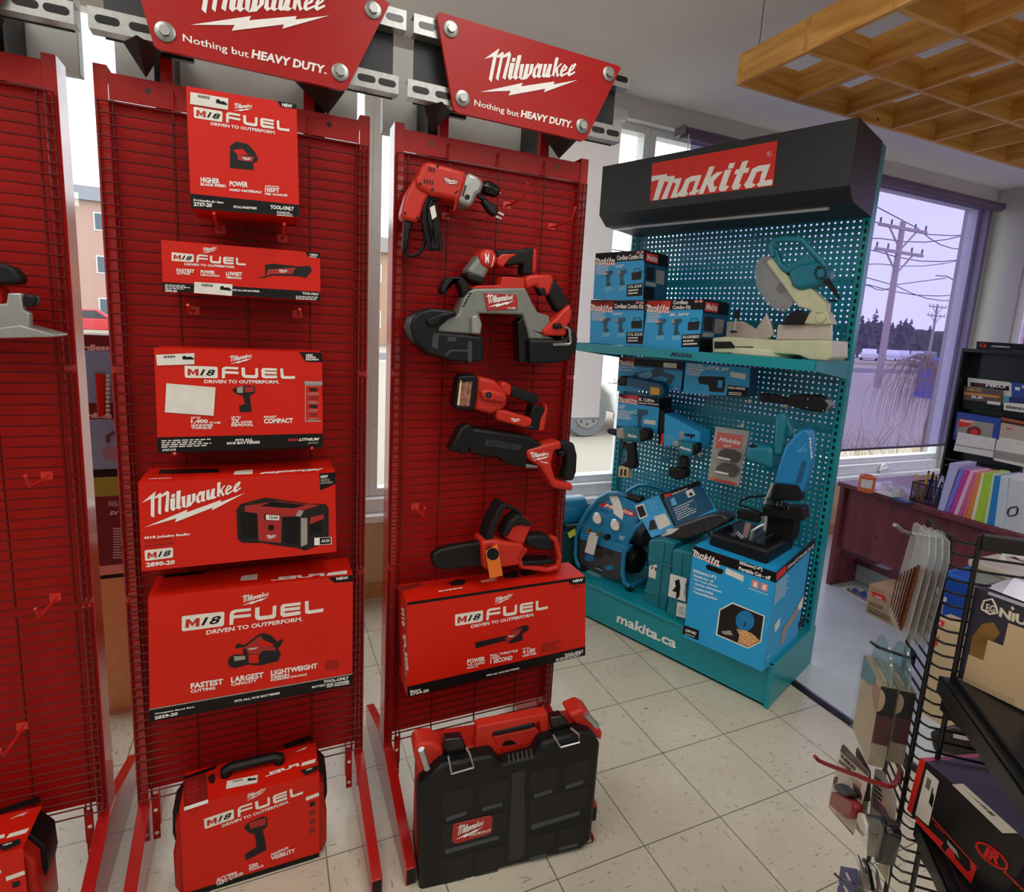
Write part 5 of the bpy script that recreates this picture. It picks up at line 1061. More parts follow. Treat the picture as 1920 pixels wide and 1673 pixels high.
# mitre saw
P = KP(.14)
t = thing('mitre_saw', 'teal and cream sliding mitre saw standing on the right of the teal shelf', 'mitre saw', P(1460, 665))
part('base', t, KP(.07), zA((818, 1388), (900, 1380), (1200, 1400), (1532, 1402), (1532, 1505), (1500, 1525), (1400, 1518), (1330, 1490), (1080, 1478), (960, 1480), (818, 1478)), .22, CREAM, .006)
part('base_slot', t, KP(.07), zA((960, 1440), (1060, 1440), (1070, 1480), (960, 1482)), .01, BLKG, 0, .002); part('base_slot', t, KP(.07), zA((830, 1410), (930, 1410), (960, 1450), (830, 1452)), .01, BLKG, 0, .002)
c = KP(.20)(*zA((1140, 1400))[0]); c.z = zs; MB().lathe(c, (0, 0, 1), [(.001, .15), (.012, .158), (.030, .158), (.036, .152), (.040, .13), (.042, .0)], mat('light cream casting', 'D2D2B4', .4), 40).build('turntable', t)
part('fence', t, KP(.2), zA((905, 1290), (1000, 1288), (1078, 1335), (1142, 1243), (1162, 1290), (1188, 1368), (1150, 1395), (898, 1388)), .02, PINKW, .003)
part('fence', t, KP(.16), zA((1212, 1308), (1532, 1303), (1532, 1402), (1198, 1398)), .02, PINKW, .003)
M = MB(); M.cyl(KP(.12)(*zA((948, 1360))[0]), KP(.12)(*zA((966, 1225))[0]), .005, CHR, 10); M.cyl(KP(.12)(*zA((960, 1270))[0]), KP(.12)(*zA((968, 1218))[0]), .012, BLK, 12); M.cyl(KP(.12)(*zA((945, 1358))[0]), KP(.12)(*zA((946, 1345))[0]), .014, BLK, 12); M.build('hold_down_clamp', t)
part('pivot_arm', t, P, zA((1138, 935), (1180, 890), (1265, 1010), (1335, 1090), (1400, 1078), (1470, 1148), (1506, 1180), (1500, 1245), (1440, 1260), (1400, 1222), (1330, 1202), (1240, 1070)), .06, CREAM, .008)
part('pivot_base', t, P, zA((1412, 1225), (1502, 1225), (1535, 1305), (1440, 1308), (1330, 1300), (1380, 1262)), .08, CREAM, .006)
MB().lathe(KP(.135)(*zA((1470, 1270))[0]), -NDv, [(0, .018), (.006, .018), (.008, .012), (.008, .0)], CREAM, 18).build('pivot_cap', t)
part('pivot_bracket', t, KP(.13), zA((1270, 1250), (1330, 1215), (1390, 1250), (1360, 1308), (1225, 1308)), .05, BLK, .005)
bl = [(1200 + 108 * math.cos(a) * math.cos(1.2) - 170 * math.sin(a) * math.sin(1.2) * -1 if 0 else 1198 + 118 * math.cos(a) + 22 * math.sin(a), 1058 + 158 * math.sin(a) + 30 * math.cos(a)) for a in [k * math.pi / 24 for k in range(48)]]
bd = part('blade', t, KP(.165), zA(*bl), .002, mat('blade steel', 'A4A7A8', .3, .5), 0)
part('blade_hub', t, KP(.163), zA(*circ(1230, 1090, 30, 16)), .01, GREY, .001)
gd = [(1198 + 128 * math.cos(a) + 22 * math.sin(a), 1058 + 170 * math.sin(a) + 30 * math.cos(a)) for a in [k * math.pi / 24 for k in range(9, 33)]]
gi = [(1198 + 96 * math.cos(a) + 22 * math.sin(a), 1058 + 130 * math.sin(a) + 30 * math.cos(a)) for a in [k * math.pi / 24 for k in range(32, 8, -1)]]
part('blade_guard', t, KP(.15), zA(*(gd + gi)), .012, clear('clear guard plastic', (.92, .95, .97), .05, .12, .1), 0, 0, 3, 0)
mt = part('motor', t, KP(.12), zA((1265, 990), (1330, 945), (1440, 928), (1500, 945), (1520, 985), (1512, 1045), (1470, 1068), (1335, 1105), (1290, 1075)), .09, TPL, .02)
part('motor_vent', mt, KP(.12), zA(*circ(1468, 998, 44, 20, 50)), .004, TPL, 0, .004)
M = MB()
for k in range(14):
    g = k * 2 * math.pi / 14; c0 = (1468 + 24 * math.cos(g), 998 + 28 * math.sin(g)); c1_ = (1468 + 40 * math.cos(g), 998 + 46 * math.sin(g)); M.tube([KP(.12)(*zA(c0)[0], .0055), KP(.12)(*zA(c1_)[0], .0055)], .003, BLK, 5)
M.build('vent_slot', mt)
HT = KP(.13)
M = MB(); M.tube([HT(*p) for p in zA((1180, 900), (1172, 840), (1192, 806), (1250, 795), (1360, 800), (1420, 868), (1480, 930), (1505, 985))], [.012, .0135, .0135, .0125, .0125, .0115, .011, .010], TPL, 12); M.build('handle', t)
part('handle_base', t, HT, zA((1160, 830), (1205, 855), (1235, 940), (1262, 955), (1400, 872), (1432, 905), (1440, 935), (1330, 960), (1270, 1000), (1230, 985), (1165, 895)), .035, TPL, .008)
MB().tube([KP(.11)(*p) for p in zA((1500, 1040), (1540, 1090), (1578, 1150), (1560, 1168), (1520, 1160))], [.012, .009, .006, .005, .005], BLK, 8).build('power_cord', t)
# cartons and tools on the pegs
GD = .40
def pegs(px, py, lb, L=.12, d1=.46):
    p = KP(d1)(px, py); t = thing('peg_hook', lb, 'hook', p)
    M = MB(); M.tube([p, p - NDv * L * .8, p - NDv * L + V((0, 0, .012))], .0026, CHR, 8); M.build('prong', t)
    M = MB(); M.hexa(p - MDv * .01 - NDv * .004 - V((0, 0, .004)), MDv * .02, NDv * .003, V((0, 0, .02)), CHR); M.build('clip', t)
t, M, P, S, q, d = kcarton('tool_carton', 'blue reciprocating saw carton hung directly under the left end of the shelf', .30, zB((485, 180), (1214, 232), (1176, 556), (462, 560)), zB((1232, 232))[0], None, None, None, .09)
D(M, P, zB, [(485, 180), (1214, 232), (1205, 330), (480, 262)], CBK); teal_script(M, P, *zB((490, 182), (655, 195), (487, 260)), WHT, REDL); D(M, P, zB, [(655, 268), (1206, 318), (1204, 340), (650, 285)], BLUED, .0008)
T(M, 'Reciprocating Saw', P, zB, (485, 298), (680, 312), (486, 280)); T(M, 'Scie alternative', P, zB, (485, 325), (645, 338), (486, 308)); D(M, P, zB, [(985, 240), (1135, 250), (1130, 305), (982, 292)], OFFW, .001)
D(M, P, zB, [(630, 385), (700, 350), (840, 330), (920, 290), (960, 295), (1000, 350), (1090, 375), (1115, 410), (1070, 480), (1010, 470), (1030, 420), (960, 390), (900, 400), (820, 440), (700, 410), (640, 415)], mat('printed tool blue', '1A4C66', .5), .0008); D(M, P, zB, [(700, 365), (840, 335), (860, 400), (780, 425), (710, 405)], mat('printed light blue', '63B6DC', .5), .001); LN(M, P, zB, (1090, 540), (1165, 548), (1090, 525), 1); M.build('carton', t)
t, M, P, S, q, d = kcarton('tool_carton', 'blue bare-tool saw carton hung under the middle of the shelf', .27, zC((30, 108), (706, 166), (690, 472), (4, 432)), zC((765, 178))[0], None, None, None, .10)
LN(M, P, zC, (38, 240), (240, 262), (48, 118), 6); T(M, 'LXT BL XPT', P, zC, (248, 180), (490, 205), (250, 145), WHT, .3); D(M, P, zC, [(500, 205), (660, 232), (655, 290), (495, 260)], OFFW, .001)
D(M, P, zC, [(160, 290), (175, 255), (270, 255), (440, 262), (445, 350), (430, 425), (280, 415), (270, 345), (180, 335)], CDG, .0008); D(M, P, zC, [(370, 295), (420, 300), (405, 380), (365, 375)], BLUE, .001); D(M, P, zC, [(470, 345), (690, 372), (688, 470), (458, 458)], CBK, .0009)
T(M, 'DJR188ZB', P, zC, (475, 388), (655, 405), (475, 360)); LN(M, P, zC, (480, 452), (640, 462), (480, 415), 2); M.build('carton', t)
P = KP(.25)
t = thing('cordless_trimmer', 'small dark blue cordless tool with a yellow battery slot hung over the saw carton', 'power tool', KP(.3)(1210, 722))
part('body', t, P, zB((540, 410), (600, 395), (700, 418), (940, 462), (985, 500), (992, 580), (955, 637), (830, 628), (790, 555), (560, 500)), .06, BLUED, .01); part('head', t, P, zB((455, 440), (500, 388), (575, 400), (562, 502), (470, 502)), .06, BLK, .008, .004)
part('battery_slot', t, P, zB((835, 515), (915, 520), (942, 540), (936, 602), (835, 602)), .006, mat('yellow plastic', 'E0A81E', .4), .001, .005); M = MB(); M.tube([P(*p) for p in zB((470, 470), (430, 470), (425, 425), (450, 425))], .0018, CHR, 6); M.tube([P(*p) for p in zB((360, 470), (480, 480))], .0022, CHR, 6); M.build('blade_clip', t)
t, M, P, S, q, d = kcarton('tool_carton', 'blue impact wrench carton low at the left edge of the pegboard', .29, zB((482, 590), (945, 640), (915, 1050), (455, 945)), zB((1040, 655))[0], None, None, CBK, .12)
D(M, P, zB, [(482, 590), (945, 640), (938, 745), (478, 680)], CBK); teal_script(M, P, *zB((482, 592), (698, 612), (479, 682)), WHT, REDL); T(M, 'BL 12.8Nm', P, zB, (705, 670), (880, 690), (706, 632)); T(M, 'Impact Wrench', P, zB, (700, 705), (925, 728), (702, 680))
T(M, 'LXT', P, zB, (482, 752), (552, 762), (486, 712), WHT, .3); LN(M, P, zB, (470, 870), (640, 895), (478, 765), 6); D(M, P, zB, [(615, 790), (690, 760), (810, 775), (808, 825), (745, 840), (735, 930), (745, 975), (690, 970), (695, 850), (620, 815)], mat('printed tool blue', '1A4C66', .5), .0008); D(M, P, zB, [(615, 790), (690, 762), (690, 830), (620, 815)], mat('printed light blue', '63B6DC', .5), .001)
D(M, P, zB, [(768, 880), (898, 895), (894, 942), (764, 925)], OFFW, .001); M.build('carton', t)
# drill
P = KP(.22)
t = thing('cordless_drill', 'dark teal cordless drill with black chuck hung at the left edge of the pegboard', 'drill', KP(.25)(1178, 830))
a = P(*zB((345, 1000))[0], -.03); b = P(*zB((470, 1030))[0], -.03); MB().lathe(a, b - a, [(0, .003), (.008, .006), (.02, .018), ((b - a).length, .022)], BLK, 18).build('chuck', t)
part('gear_ring', t, P, zB((448, 985), (540, 968), (552, 1112), (450, 1092)), .06, TLG, .01); hb = part('body', t, P, zB((512, 985), (560, 960), (700, 975), (722, 1138), (560, 1122)), .062, TPL, .012, .003); M = MB(); T(M, 'Makita', P, zB, (575, 1072), (680, 1090), (580, 1038), WHT, .3, .03, .0045); M.build('lettering', hb)
part('motor_cap', t, P, zB((700, 992), (760, 968), (815, 1020), (805, 1110), (720, 1142)), .062, BLK, .012, .002); part('grip', t, P, zB((530, 1165), (640, 1135), (652, 1280), (668, 1402), (640, 1442), (478, 1390), (560, 1340), (562, 1250)), .045, TB, .01, -.005); part('trigger', t, P, zB((505, 1150), (545, 1130), (555, 1200), (525, 1210)), .025, BLK, .004, -.01)
sh_ = part('battery_shoe', t, P, zB((478, 1408), (590, 1420), (586, 1540), (472, 1530)), .04, mat('cream plastic', 'CDB98C', .5), .004, -.008); part('shoe_slot', sh_, P, zB((500, 1440), (520, 1440), (515, 1515), (495, 1512)), .003, BLK, 0, -.006); part('shoe_slot', sh_, P, zB((545, 1440), (565, 1445), (560, 1515), (540, 1512)), .003, BLK, 0, -.006)
# box with slanted top
P = KP(.28)
t = thing('tool_carton', 'bright blue carton tilted on its corner behind the impact driver', 'box', KP(.3)(1275, 810)); M = MB(); q = [P(*p) for p in zB((1000, 812), (1395, 1022), (1385, 1205), (985, 1172))]; d = NDv * .11 
M.add(q + [p + d for p in q], [(0, 1, 2, 3), (7, 6, 5, 4), (0, 4, 5, 1), (1, 5, 6, 2), (2, 6, 7, 3), (3, 7, 4, 0)], BLUE); q2 = [P(*p, -.001) for p in zB((945, 762), (1000, 800), (985, 1165), (925, 1160))]; M.prism(q2, NDv * .1, CBK)
D(M, P, zB, [(965, 1040), (990, 1042), (982, 1160), (950, 1155)], REDL); D(M, P, zB, [(1165, 1015), (1215, 1005), (1210, 1100), (1160, 1105)], CGR); D(M, P, zB, [(1220, 1035), (1340, 1050), (1335, 1085), (1310, 1075), (1300, 1110), (1280, 1075), (1225, 1070)], CDG); lines(M, P, zB((1005, 1160))[0], zB((1120, 1160))[0], zB((1005, 1050))[0], 6, mat('printed light blue', '63B6DC', .5), .5, .5); M.build('carton', t)
P = KP(.22)
t = thing('impact_driver', 'teal and black impact driver hung in front of the tilted blue carton', 'impact driver', KP(.25)(1282, 855))
part('nose', t, P, zB((1078, 1132), (1142, 1108), (1165, 1185), (1090, 1195)), .05, TLG, .008); hb = part('body', t, P, zB((1130, 1120), (1200, 1128), (1352, 1150), (1362, 1240), (1280, 1302), (1150, 1272)), .06, TPL, .012, .002); M = MB(); T(M, 'Makita', P, zB, (1165, 1205), (1290, 1240), (1170, 1175), WHT, .3, .03, .0035); M.build('lettering', hb)
part('motor_cap', t, P, zB((1300, 1150), (1355, 1148), (1366, 1235), (1300, 1290)), .062, BLK, .01, .004); part('grip', t, P, zB((1150, 1288), (1232, 1308), (1242, 1430), (1140, 1440)), .045, TB, .01, -.005); part('battery', t, P, zB((1040, 1420), (1140, 1425), (1235, 1450), (1222, 1542), (1120, 1562), (1028, 1500)), .06, BLK, .008)
# twin battery blister
P = KP(.26)
t = thing('blister_pack', 'clear blister pack of two black batteries on a red topped card', 'blister pack', KP(.3)(1365, 850)); M = MB(); q = [P(*p) for p in zC((345, 780), (695, 832), (582, 1408), (262, 1335))]; M.prism(q, NDv * .004, mat('grey card', '9C9A96', .6))
D(M, P, zC, [(362, 840), (632, 872), (618, 1012), (342, 1010)], REDL, .001); T(M, 'Makita', P, zC, (370, 930), (600, 972), (382, 888), WHT, .3, .03, .0016); T(M, 'VALUE', P, zC, (420, 995), (505, 1000), (425, 968), WHT, .2, .03, .0016); D(M, P, zC, [(290, 1310), (345, 1318), (570, 1372), (560, 1400), (330, 1345), (285, 1330)], REDL, .001); M.tube([P(*p, .002) for p in zC(*circ(320, 1308, 22, 12))], .003, mat('yellow print', 'D9B21E', .5), 5, True); M.build('card', t)
for yy in (0, 150):
    bt_ = part('battery', t, P, zC((355 - yy * .13, 1110 + yy), (370 - yy * .13, 1050 + yy), (420 - yy * .13, 1015 + yy), (520 - yy * .13, 1030 + yy), (585 - yy * .13, 1060 + yy), (592 - yy * .13, 1110 + yy), (545 - yy * .13, 1165 + yy), (480 - yy * .13, 1150 + yy)), .03, BLK, .006, .03); M = MB()
    D(M, P, zC, [(362 - yy * .13, 1090 + yy), (500 - yy * .13, 1120 + yy), (495 - yy * .13, 1140 + yy), (358 - yy * .13, 1110 + yy)], OFFW if yy == 0 else WHT, .0308); M.build('battery_label', bt_)
part('clear_shell', t, P, zC((350, 800), (690, 850), (590, 1395), (280, 1325)), .032, clear('clear blister', (.95, .96, .97), .03, .08, .08), .006, .034, 2, 0)
# angled black tool
P = KP(.22)
t = thing('angle_impact', 'slim black right angle tool hung high at the right of the pegboard', 'power tool', KP(.27)(1490, 755))
part('head', t, P, zC((795, 432), (880, 430), (900, 460), (890, 520), (840, 532), (800, 500)), .04, BLK, .006); part('neck', t, P, zC((880, 435), (960, 440), (1090, 495), (1085, 552), (890, 522)), .04, TB, .008, -.004); part('body', t, P, zC((1085, 490), (1112, 452), (1285, 442), (1292, 600), (1270, 612), (1082, 552)), .06, TB, .014); part('battery_end', t, P, zC((1282, 450), (1400, 445), (1495, 482), (1530, 560), (1480, 640), (1275, 612)), .06, BLK, .01, .004); part('cap', t, P, zC((1490, 485), (1562, 560), (1480, 635), (1510, 560)), .055, GREY, .004)
M = MB(); M.tube([P(*p, .006) for p in zC((1370, 500), (1440, 505), (1435, 570), (1368, 562))], .0016, DGREY, 5, True)
for x, y in ((1310, 492), (1500, 510), (1470, 615), (1298, 582)): M.tube([P(*zC((x, y))[0], .004), P(*zC((x, y))[0], .008)], .003, CHR, 8)
M.build('screw', t)
# cut off saw
P = KP(.16)
t = thing('cut_off_saw', 'teal chop saw with blue disc guard standing on the big blue carton', 'saw', KP(.2)(1430, 1020))
q = zD((1040, 500), (1052, 418), (1080, 392), (1240, 330), (1690, 398), (1672, 468), (1482, 642), (1440, 640))
bx = [KP(-.02)(*p) for p in zD((1042, 500), (1440, 642))]; zb0 = KP(-.03)(*zD((950, 520))[0]).z + .003
zt1 = KP(-.01)(*zD((1440, 560))[0]).z
u0 = toK(bx[0])[0]; u1 = toK(bx[1])[0]
M = MB(); kbox(M, u0, u1, -.01, .30, zb0, zb0 + .075, CASEB); M.build('base', t, bevel=.016, seg=3)
M = MB(); kbox(M, u0 + .03, u1 - .03, .02, .27, zb0 + .075, zb0 + .079, BLKG); 
for k in range(2): kbox(M, u1 - .07 - k * .03, u1 - .06 - k * .03, .03, .25, zb0 + .079, zb0 + .0805, DGREY)
M.build('base_deck', t)
part('motor', t, P, zC((640, 1060), (655, 1000), (705, 963), (800, 975), (952, 990), (962, 1232), (900, 1242), (760, 1182), (665, 1170), (640, 1120)), .11, TPL, .03)
M = MB(); D(M, P, zC, circ(735, 985, 40, 16, 16), BLK, .0008); M.build('motor_cap', t)
part('handle', t, P, zC((962, 705), (985, 640), (1062, 638), (1072, 705), (1052, 1080), (948, 1085)), .04, TPL, .012, .004); part('handle_loop', t, KP(.18), zC((1058, 640), (1090, 690), (1155, 860), (1110, 920), (1075, 880), (1085, 800), (1062, 740)), .03, TPL, .008)
gd = part('disc_guard', t, KP(.13), zC((948, 1382), (1000, 1180), (1060, 1000), (1140, 900), (1220, 822), (1290, 798), (1340, 840), (1352, 980), (1340, 1160), (1295, 1340), (1242, 1490), (1200, 1400)), .06, TLB, .012)
M = MB(); D(M, KP(.13), zC, [(1180, 1370), (1250, 1140), (1300, 1142), (1235, 1375)], BLUED, .001)
for k in range(3): D(M, KP(.13), zC, [(1195 + k * 30, 1045 - k * 8), (1285 + k * 10, 960 + k * 40), (1290 + k * 10, 970 + k * 40), (1202 + k * 30, 1055 - k * 8)], mat('light blue highlight paint', '4DA3CE', .4), .001)
T(M, 'Makita', KP(.13), zC, (1322, 900), (1345, 1120), (1342, 895), WHT, 0, .02, .0016); M.build('guard_marking', gd)
part('hinge_block', t, KP(.14), zC((948, 1388), (1160, 1385), (1240, 1380), (1225, 1565), (1095, 1560), (905, 1550), (930, 1450)), .06, BLK, .006)
a = KP(.12)(*zC((900, 1570))[0]); b = KP(.12)(*zC((1100, 1625))[0]); M = MB(); M.tube([a + (b - a) * (k / 64) + V((0, 0, .018 * math.sin(k * .98))) - NDv * .018 * math.cos(k * .98) for k in range(65)], .003, BLKG, 6); M.build('spring', t)
MB().cyl(KP(.12)(*zC((860, 1590))[0]), KP(.12)(*zC((945, 1370))[0]), .006, SILV, 10).build('lever', t)
M = MB(); _c = KP(.2)(*zD((1560, 330))[0]); _u = toK(_c)[0]; kbox(M, _u - .07, _u + .05, .20, .28, zb0 + .07, _c.z, BLK); M.build('hinge_column', t, bevel=.004)
part('hinge_foot', t, KP(.16), zD((1410, 250), (1690, 262), (1695, 355), (1420, 330)), .08, BLK, .006); part('vise_plate', t, KP(.10), zD((1245, 275), (1400, 300), (1385, 370), (1240, 335)), .03, BLK, .004)
M = MB(); M.prism([KP(.05)(*p) for p in zD((1300, 365), (1338, 372), (1290, 555), (1258, 545))], NDv * .012, mat('pink zinc', 'A08088', .4, .4)); M.build('vise_jaw', t)
M = MB(); M.tube([KP(.06)(*p) for p in zD((1340, 480), (1350, 420), (1400, 390), (1445, 370))], .008, SILV, 8); M.cyl(KP(.06)(*zD((1430, 415))[0]), KP(.06)(*zD((1440, 320))[0]), .008, SILV, 10); M.build('vise_handle', t)
M = MB(); ch = zD((1280, 470), (1245, 430), (1215, 455), (1195, 500), (1180, 540), (1165, 575), (1120, 545))
for k in range(len(ch) - 1):
    for s in (0, .5):
        a = KP(.02)(ch[k][0] + (ch[k + 1][0] - ch[k][0]) * s, ch[k][1] + (ch[k + 1][1] - ch[k][1]) * s); b = KP(.02)(ch[k][0] + (ch[k + 1][0] - ch[k][0]) * (s + .5), ch[k][1] + (ch[k + 1][1] - ch[k][1]) * (s + .5)); dd = (b - a); w = dd.cross(NDv).normalized() * .005
        M.tube([a - dd * .1, a + w, b + w, b + dd * .1, b - w, a - w], .0016, SILV, 5, True)
M.build('chain', t)
MB().tube([KP(.2)(*p) for p in zD((1440, 180), (1330, 190), (1270, 215), (1255, 245), (1300, 255), (1400, 290), (1440, 330))], .005, BLK, 8).build('power_cord', t)
# big carton
t, M, P, S, q, d = kcarton('tool_carton', 'big blue chop saw carton with a picture of sparks, right end of the teal base', -.08, zD((948, 520), (1508, 718), (1416, 1382), (878, 1142)), zD((1775, 468))[0], None, None, BLUE)
D(M, P, zD, [(948, 520), (1510, 704), (1508, 775), (940, 590)], CBK); teal_script(M, P, *zD((945, 522), (1135, 590), (940, 590)), WHT, REDL); T(M, '355mm(14")', P, zD, (1258, 652), (1415, 702), (1262, 625)); T(M, 'Portable Cut - off', P, zD, (1255, 688), (1470, 758), (1258, 662))
D(M, P, zD, [(1030, 660), (1045, 648), (1145, 685), (1152, 700), (1135, 718), (1040, 685)], BLKG, .0008); D(M, P, zD, [(1168, 672), (1290, 728), (1286, 768), (1164, 712)], OFFW, .001)
T(M, '355mm(14")', P, zD, (942, 705), (1100, 755), (945, 680)); 
for k, s in enumerate(('- Portable Cut - off', '- Scie a Coupe d\'Onglet', '- Seghe (Disque)', '- Tronzadora de Metal', '- Trennschleifmaschine', '- Oтpeзная')[:5]): T(M, s, P, zD, (938, 728 + k * 28), (1080 + (k % 3) * 28, 775 + k * 28 + (k % 3) * 8), (940, 712 + k * 28))
for k in range(2): D(M, P, zD, [(1345 + k * 62, 752 + k * 20), (1395 + k * 62, 768 + k * 20), (1390 + k * 62, 818 + k * 20), (1340 + k * 62, 800 + k * 20)], mat('pink print', 'D88A86', .5), .0009); D(M, P, zD, [(1360 + k * 62, 768 + k * 20), (1380 + k * 62, 774 + k * 20), (1376 + k * 62, 806 + k * 20), (1356 + k * 62, 800 + k * 20)], WHT, .0012)
D(M, P, zD, [(1320, 808), (1455, 856), (1455, 860), (1320, 812)], WHT, .0009)
D(M, P, zD, [(1122, 958), (1212, 908), (1434, 1000), (1408, 1180), (1320, 1225), (1098, 1130)], WHT, .0008); D(M, P, zD, [(1130, 962), (1213, 918), (1425, 1004), (1400, 1176), (1318, 1215), (1108, 1126)], CDG, .0011)
D(M, P, zD, circ(1298, 1035, 64, 22, 70), TLB, .0014); D(M, P, zD, [(1295, 1040), (1302, 1035), (1298, 1075), (1290, 1075)], BLK, .0018)
SPK = mat('printed sparks', 'D9A066', .6, var=.4, scale=120)
D(M, P, zD, [(1240, 1090), (1300, 1100), (1345, 1120), (1400, 1170), (1320, 1210), (1250, 1180), (1260, 1130)], SPK, .0016); D(M, P, zD, [(1135, 1105), (1200, 1100), (1215, 1135), (1150, 1125)], CGR, .0015)
D(M, P, zD, [(880, 1062), (985, 1100), (980, 1168), (872, 1122)], CBK, .0009); T(M, 'LW1401', P, zD, (892, 1108), (962, 1132), (896, 1088)); LN(M, P, zD, (892, 1128), (965, 1152), (892, 1118), 1)
SS = S
D(M, SS, zD, [(1510, 704), (1776, 470), (1772, 525), (1508, 775)], CBK, .001); D(M, SS, zD, [(1515, 710), (1580, 655), (1578, 700), (1513, 762)], REDL, .0014); txt(M, '355mm(14") Portable Cut-off', SS, zD((1588, 690))[0], zD((1765, 535))[0], zD((1590, 660))[0], WHT, 0, .03, .002)
lines(M, SS, zD((1495, 930))[0], zD((1590, 840))[0], zD((1512, 780))[0], 9, WHT, .4, .4, .0014); D(M, SS, zD, [(1535, 1180), (1560, 1080), (1640, 960), (1700, 850), (1700, 890), (1650, 1000), (1580, 1110), (1560, 1200)], CGR, .0014); D(M, SS, zD, [(1660, 930), (1695, 870), (1690, 940), (1665, 965)], WHT, .0016); D(M, SS, zD, [(1500, 1060), (1540, 1010), (1535, 1070), (1500, 1115)], OFFW, .0014); D(M, SS, zD, [(1662, 1050), (1715, 985), (1712, 1030), (1660, 1090)], CBK, .0014)
D(M, SS, zD, [(1440, 1290), (1475, 1240), (1470, 1275), (1440, 1310)], mat('printed light blue', '63B6DC', .5), .0014); M.build('carton', t)
# two carrying cases
CTE = mat('teal moulded case', '0E7381', .45, var=.04)
def case(label, d0, pts, ribs, dep):
    P = KP(d0); t = thing('carry_case', label, 'tool case', P(*zD(pts[-1])[0]) + NDv * dep / 2)
    part('shell', t, P, zD(*pts), dep, CTE, .010); M = MB()
    for a, b, c, e in ribs: M.prism([P(*p, .006) for p in zD(a, b, c, e)], NDv * .03, CTE)
    M.build('rib', t, bevel=.003); return t, P
t, P = case('teal carrying case standing on edge, left of the pair beside the compressor', .05, [(640, 488), (665, 478), (742, 480), (822, 505), (805, 560), (785, 820), (752, 986), (690, 968), (596, 912), (612, 830), (640, 700), (632, 600)], [((712, 500), (748, 508), (700, 968), (665, 950)), ((636, 605), (800, 660), (798, 672), (635, 618)), ((612, 820), (770, 880), (768, 892), (608, 832))], .30)
sticker(t, P, zD((645, 660), (705, 648), (698, 752), (640, 735)), 'white_label')
t, P = case('teal carrying case standing on edge, right of the pair against the big blue carton', .02, [(800, 560), (822, 542), (940, 572), (935, 700), (890, 1055), (842, 1052), (755, 992), (775, 860), (795, 700)], [((852, 565), (872, 570), (835, 1040), (812, 1030))], .30)
M = MB(); D(M, P, zD, [(790, 712), (900, 745), (892, 905), (772, 865)], OFFW, .008); D(M, P, zD, [(820, 760), (850, 750), (858, 800), (850, 870), (825, 890), (830, 840), (800, 830), (825, 800)], CBK, .0086); T(M, 'UN3481', P, zD, (892, 870), (905, 770), (878, 868), CBK, 0, .02, .0086); D(M, P, zD, [(838, 905), (900, 920), (890, 1018), (828, 1000)], OFFW, .008); LN(M, PL(P.o - NDv * .0078, NDv), zD, (840, 985), (885, 998), (845, 930), 5, CGR); M.build('shipping_label', t)
# tilted carton lying on the cases
def kpt(d, x, y): return KP(d)(*zD((x, y))[0])
A_ = kpt(.16, 710, 175); e1 = kpt(.05, 542, 245) - A_; e2 = kpt(.14, 832, 395) - A_; e3 = kpt(.36, 985, 78) - A_
t = thing('tool_carton', 'blue carton leaning askew on top of the teal cases behind the compressor', 'box', A_ + (e1 + e2 + e3) / 2); M = MB(); M.hexa(A_, e1, e2, e3, BLUE)
SL = PL(A_, e1.cross(e2)); SR = PL(A_, e2.cross(e3))
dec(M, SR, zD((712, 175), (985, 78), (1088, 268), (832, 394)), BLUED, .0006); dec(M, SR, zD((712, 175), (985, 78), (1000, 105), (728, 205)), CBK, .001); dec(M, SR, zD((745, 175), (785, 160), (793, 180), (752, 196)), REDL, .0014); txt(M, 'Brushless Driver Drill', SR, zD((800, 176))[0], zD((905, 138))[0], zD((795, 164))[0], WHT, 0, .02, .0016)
dec(M, SR, zD((890, 152), (938, 132), (960, 175), (912, 196)), OFFW, .0014); dec(M, SR, zD((915, 165), (935, 157), (943, 175), (923, 184)), CBK, .0018); lines(M, SR, zD((840, 352))[0], zD((975, 290))[0], zD((810, 262))[0], 6, WHT, .35, .4, .0014); dec(M, SR, zD((790, 205), (815, 190), (835, 240), (800, 250)), mat('printed light blue', '63B6DC', .5), .0014)
dec(M, SL, zD((548, 252), (605, 232), (635, 320), (580, 345)), OFFW, .001); dec(M, SL, zD((556, 262), (600, 246), (626, 312), (584, 332)), CBK, .0014); dec(M, SL, zD((675, 325), (752, 300), (795, 375), (715, 415)), OFFW, .001); dec(M, SL, zD((650, 350), (680, 345), (700, 405), (640, 420)), CDG, .001); dec(M, SL, zD((716, 190), (735, 184), (828, 385), (815, 392)), CBK, .001); lines(M, SL, zD((650, 290))[0], zD((720, 262))[0], zD((625, 220))[0], 6, mat('printed light blue', '63B6DC', .5), .4, .4, .0012); M.build('carton', t)
# bagged tool
P = KP(.10)
BAG = mat('dark plastic bag', '2A2B2E', .25, var=.4, scale=25, bump=.6)
t = thing('bagged_tool', 'tool wrapped in dark plastic film lying on top of the teal cases', 'tool bag', P(*zD((900, 470))[0]))
part('bag', t, P, zD((722, 442), (780, 420), (840, 380), (980, 330), (1060, 305), (1130, 300), (1178, 335), (1170, 370), (1060, 425), (900, 482), (790, 500)), .10, BAG, .03, 0, 4); part('bag_label', t, P, zD((715, 445), (780, 405), (850, 405), (800, 440), (740, 460)), .002, OFFW, 0, .004)
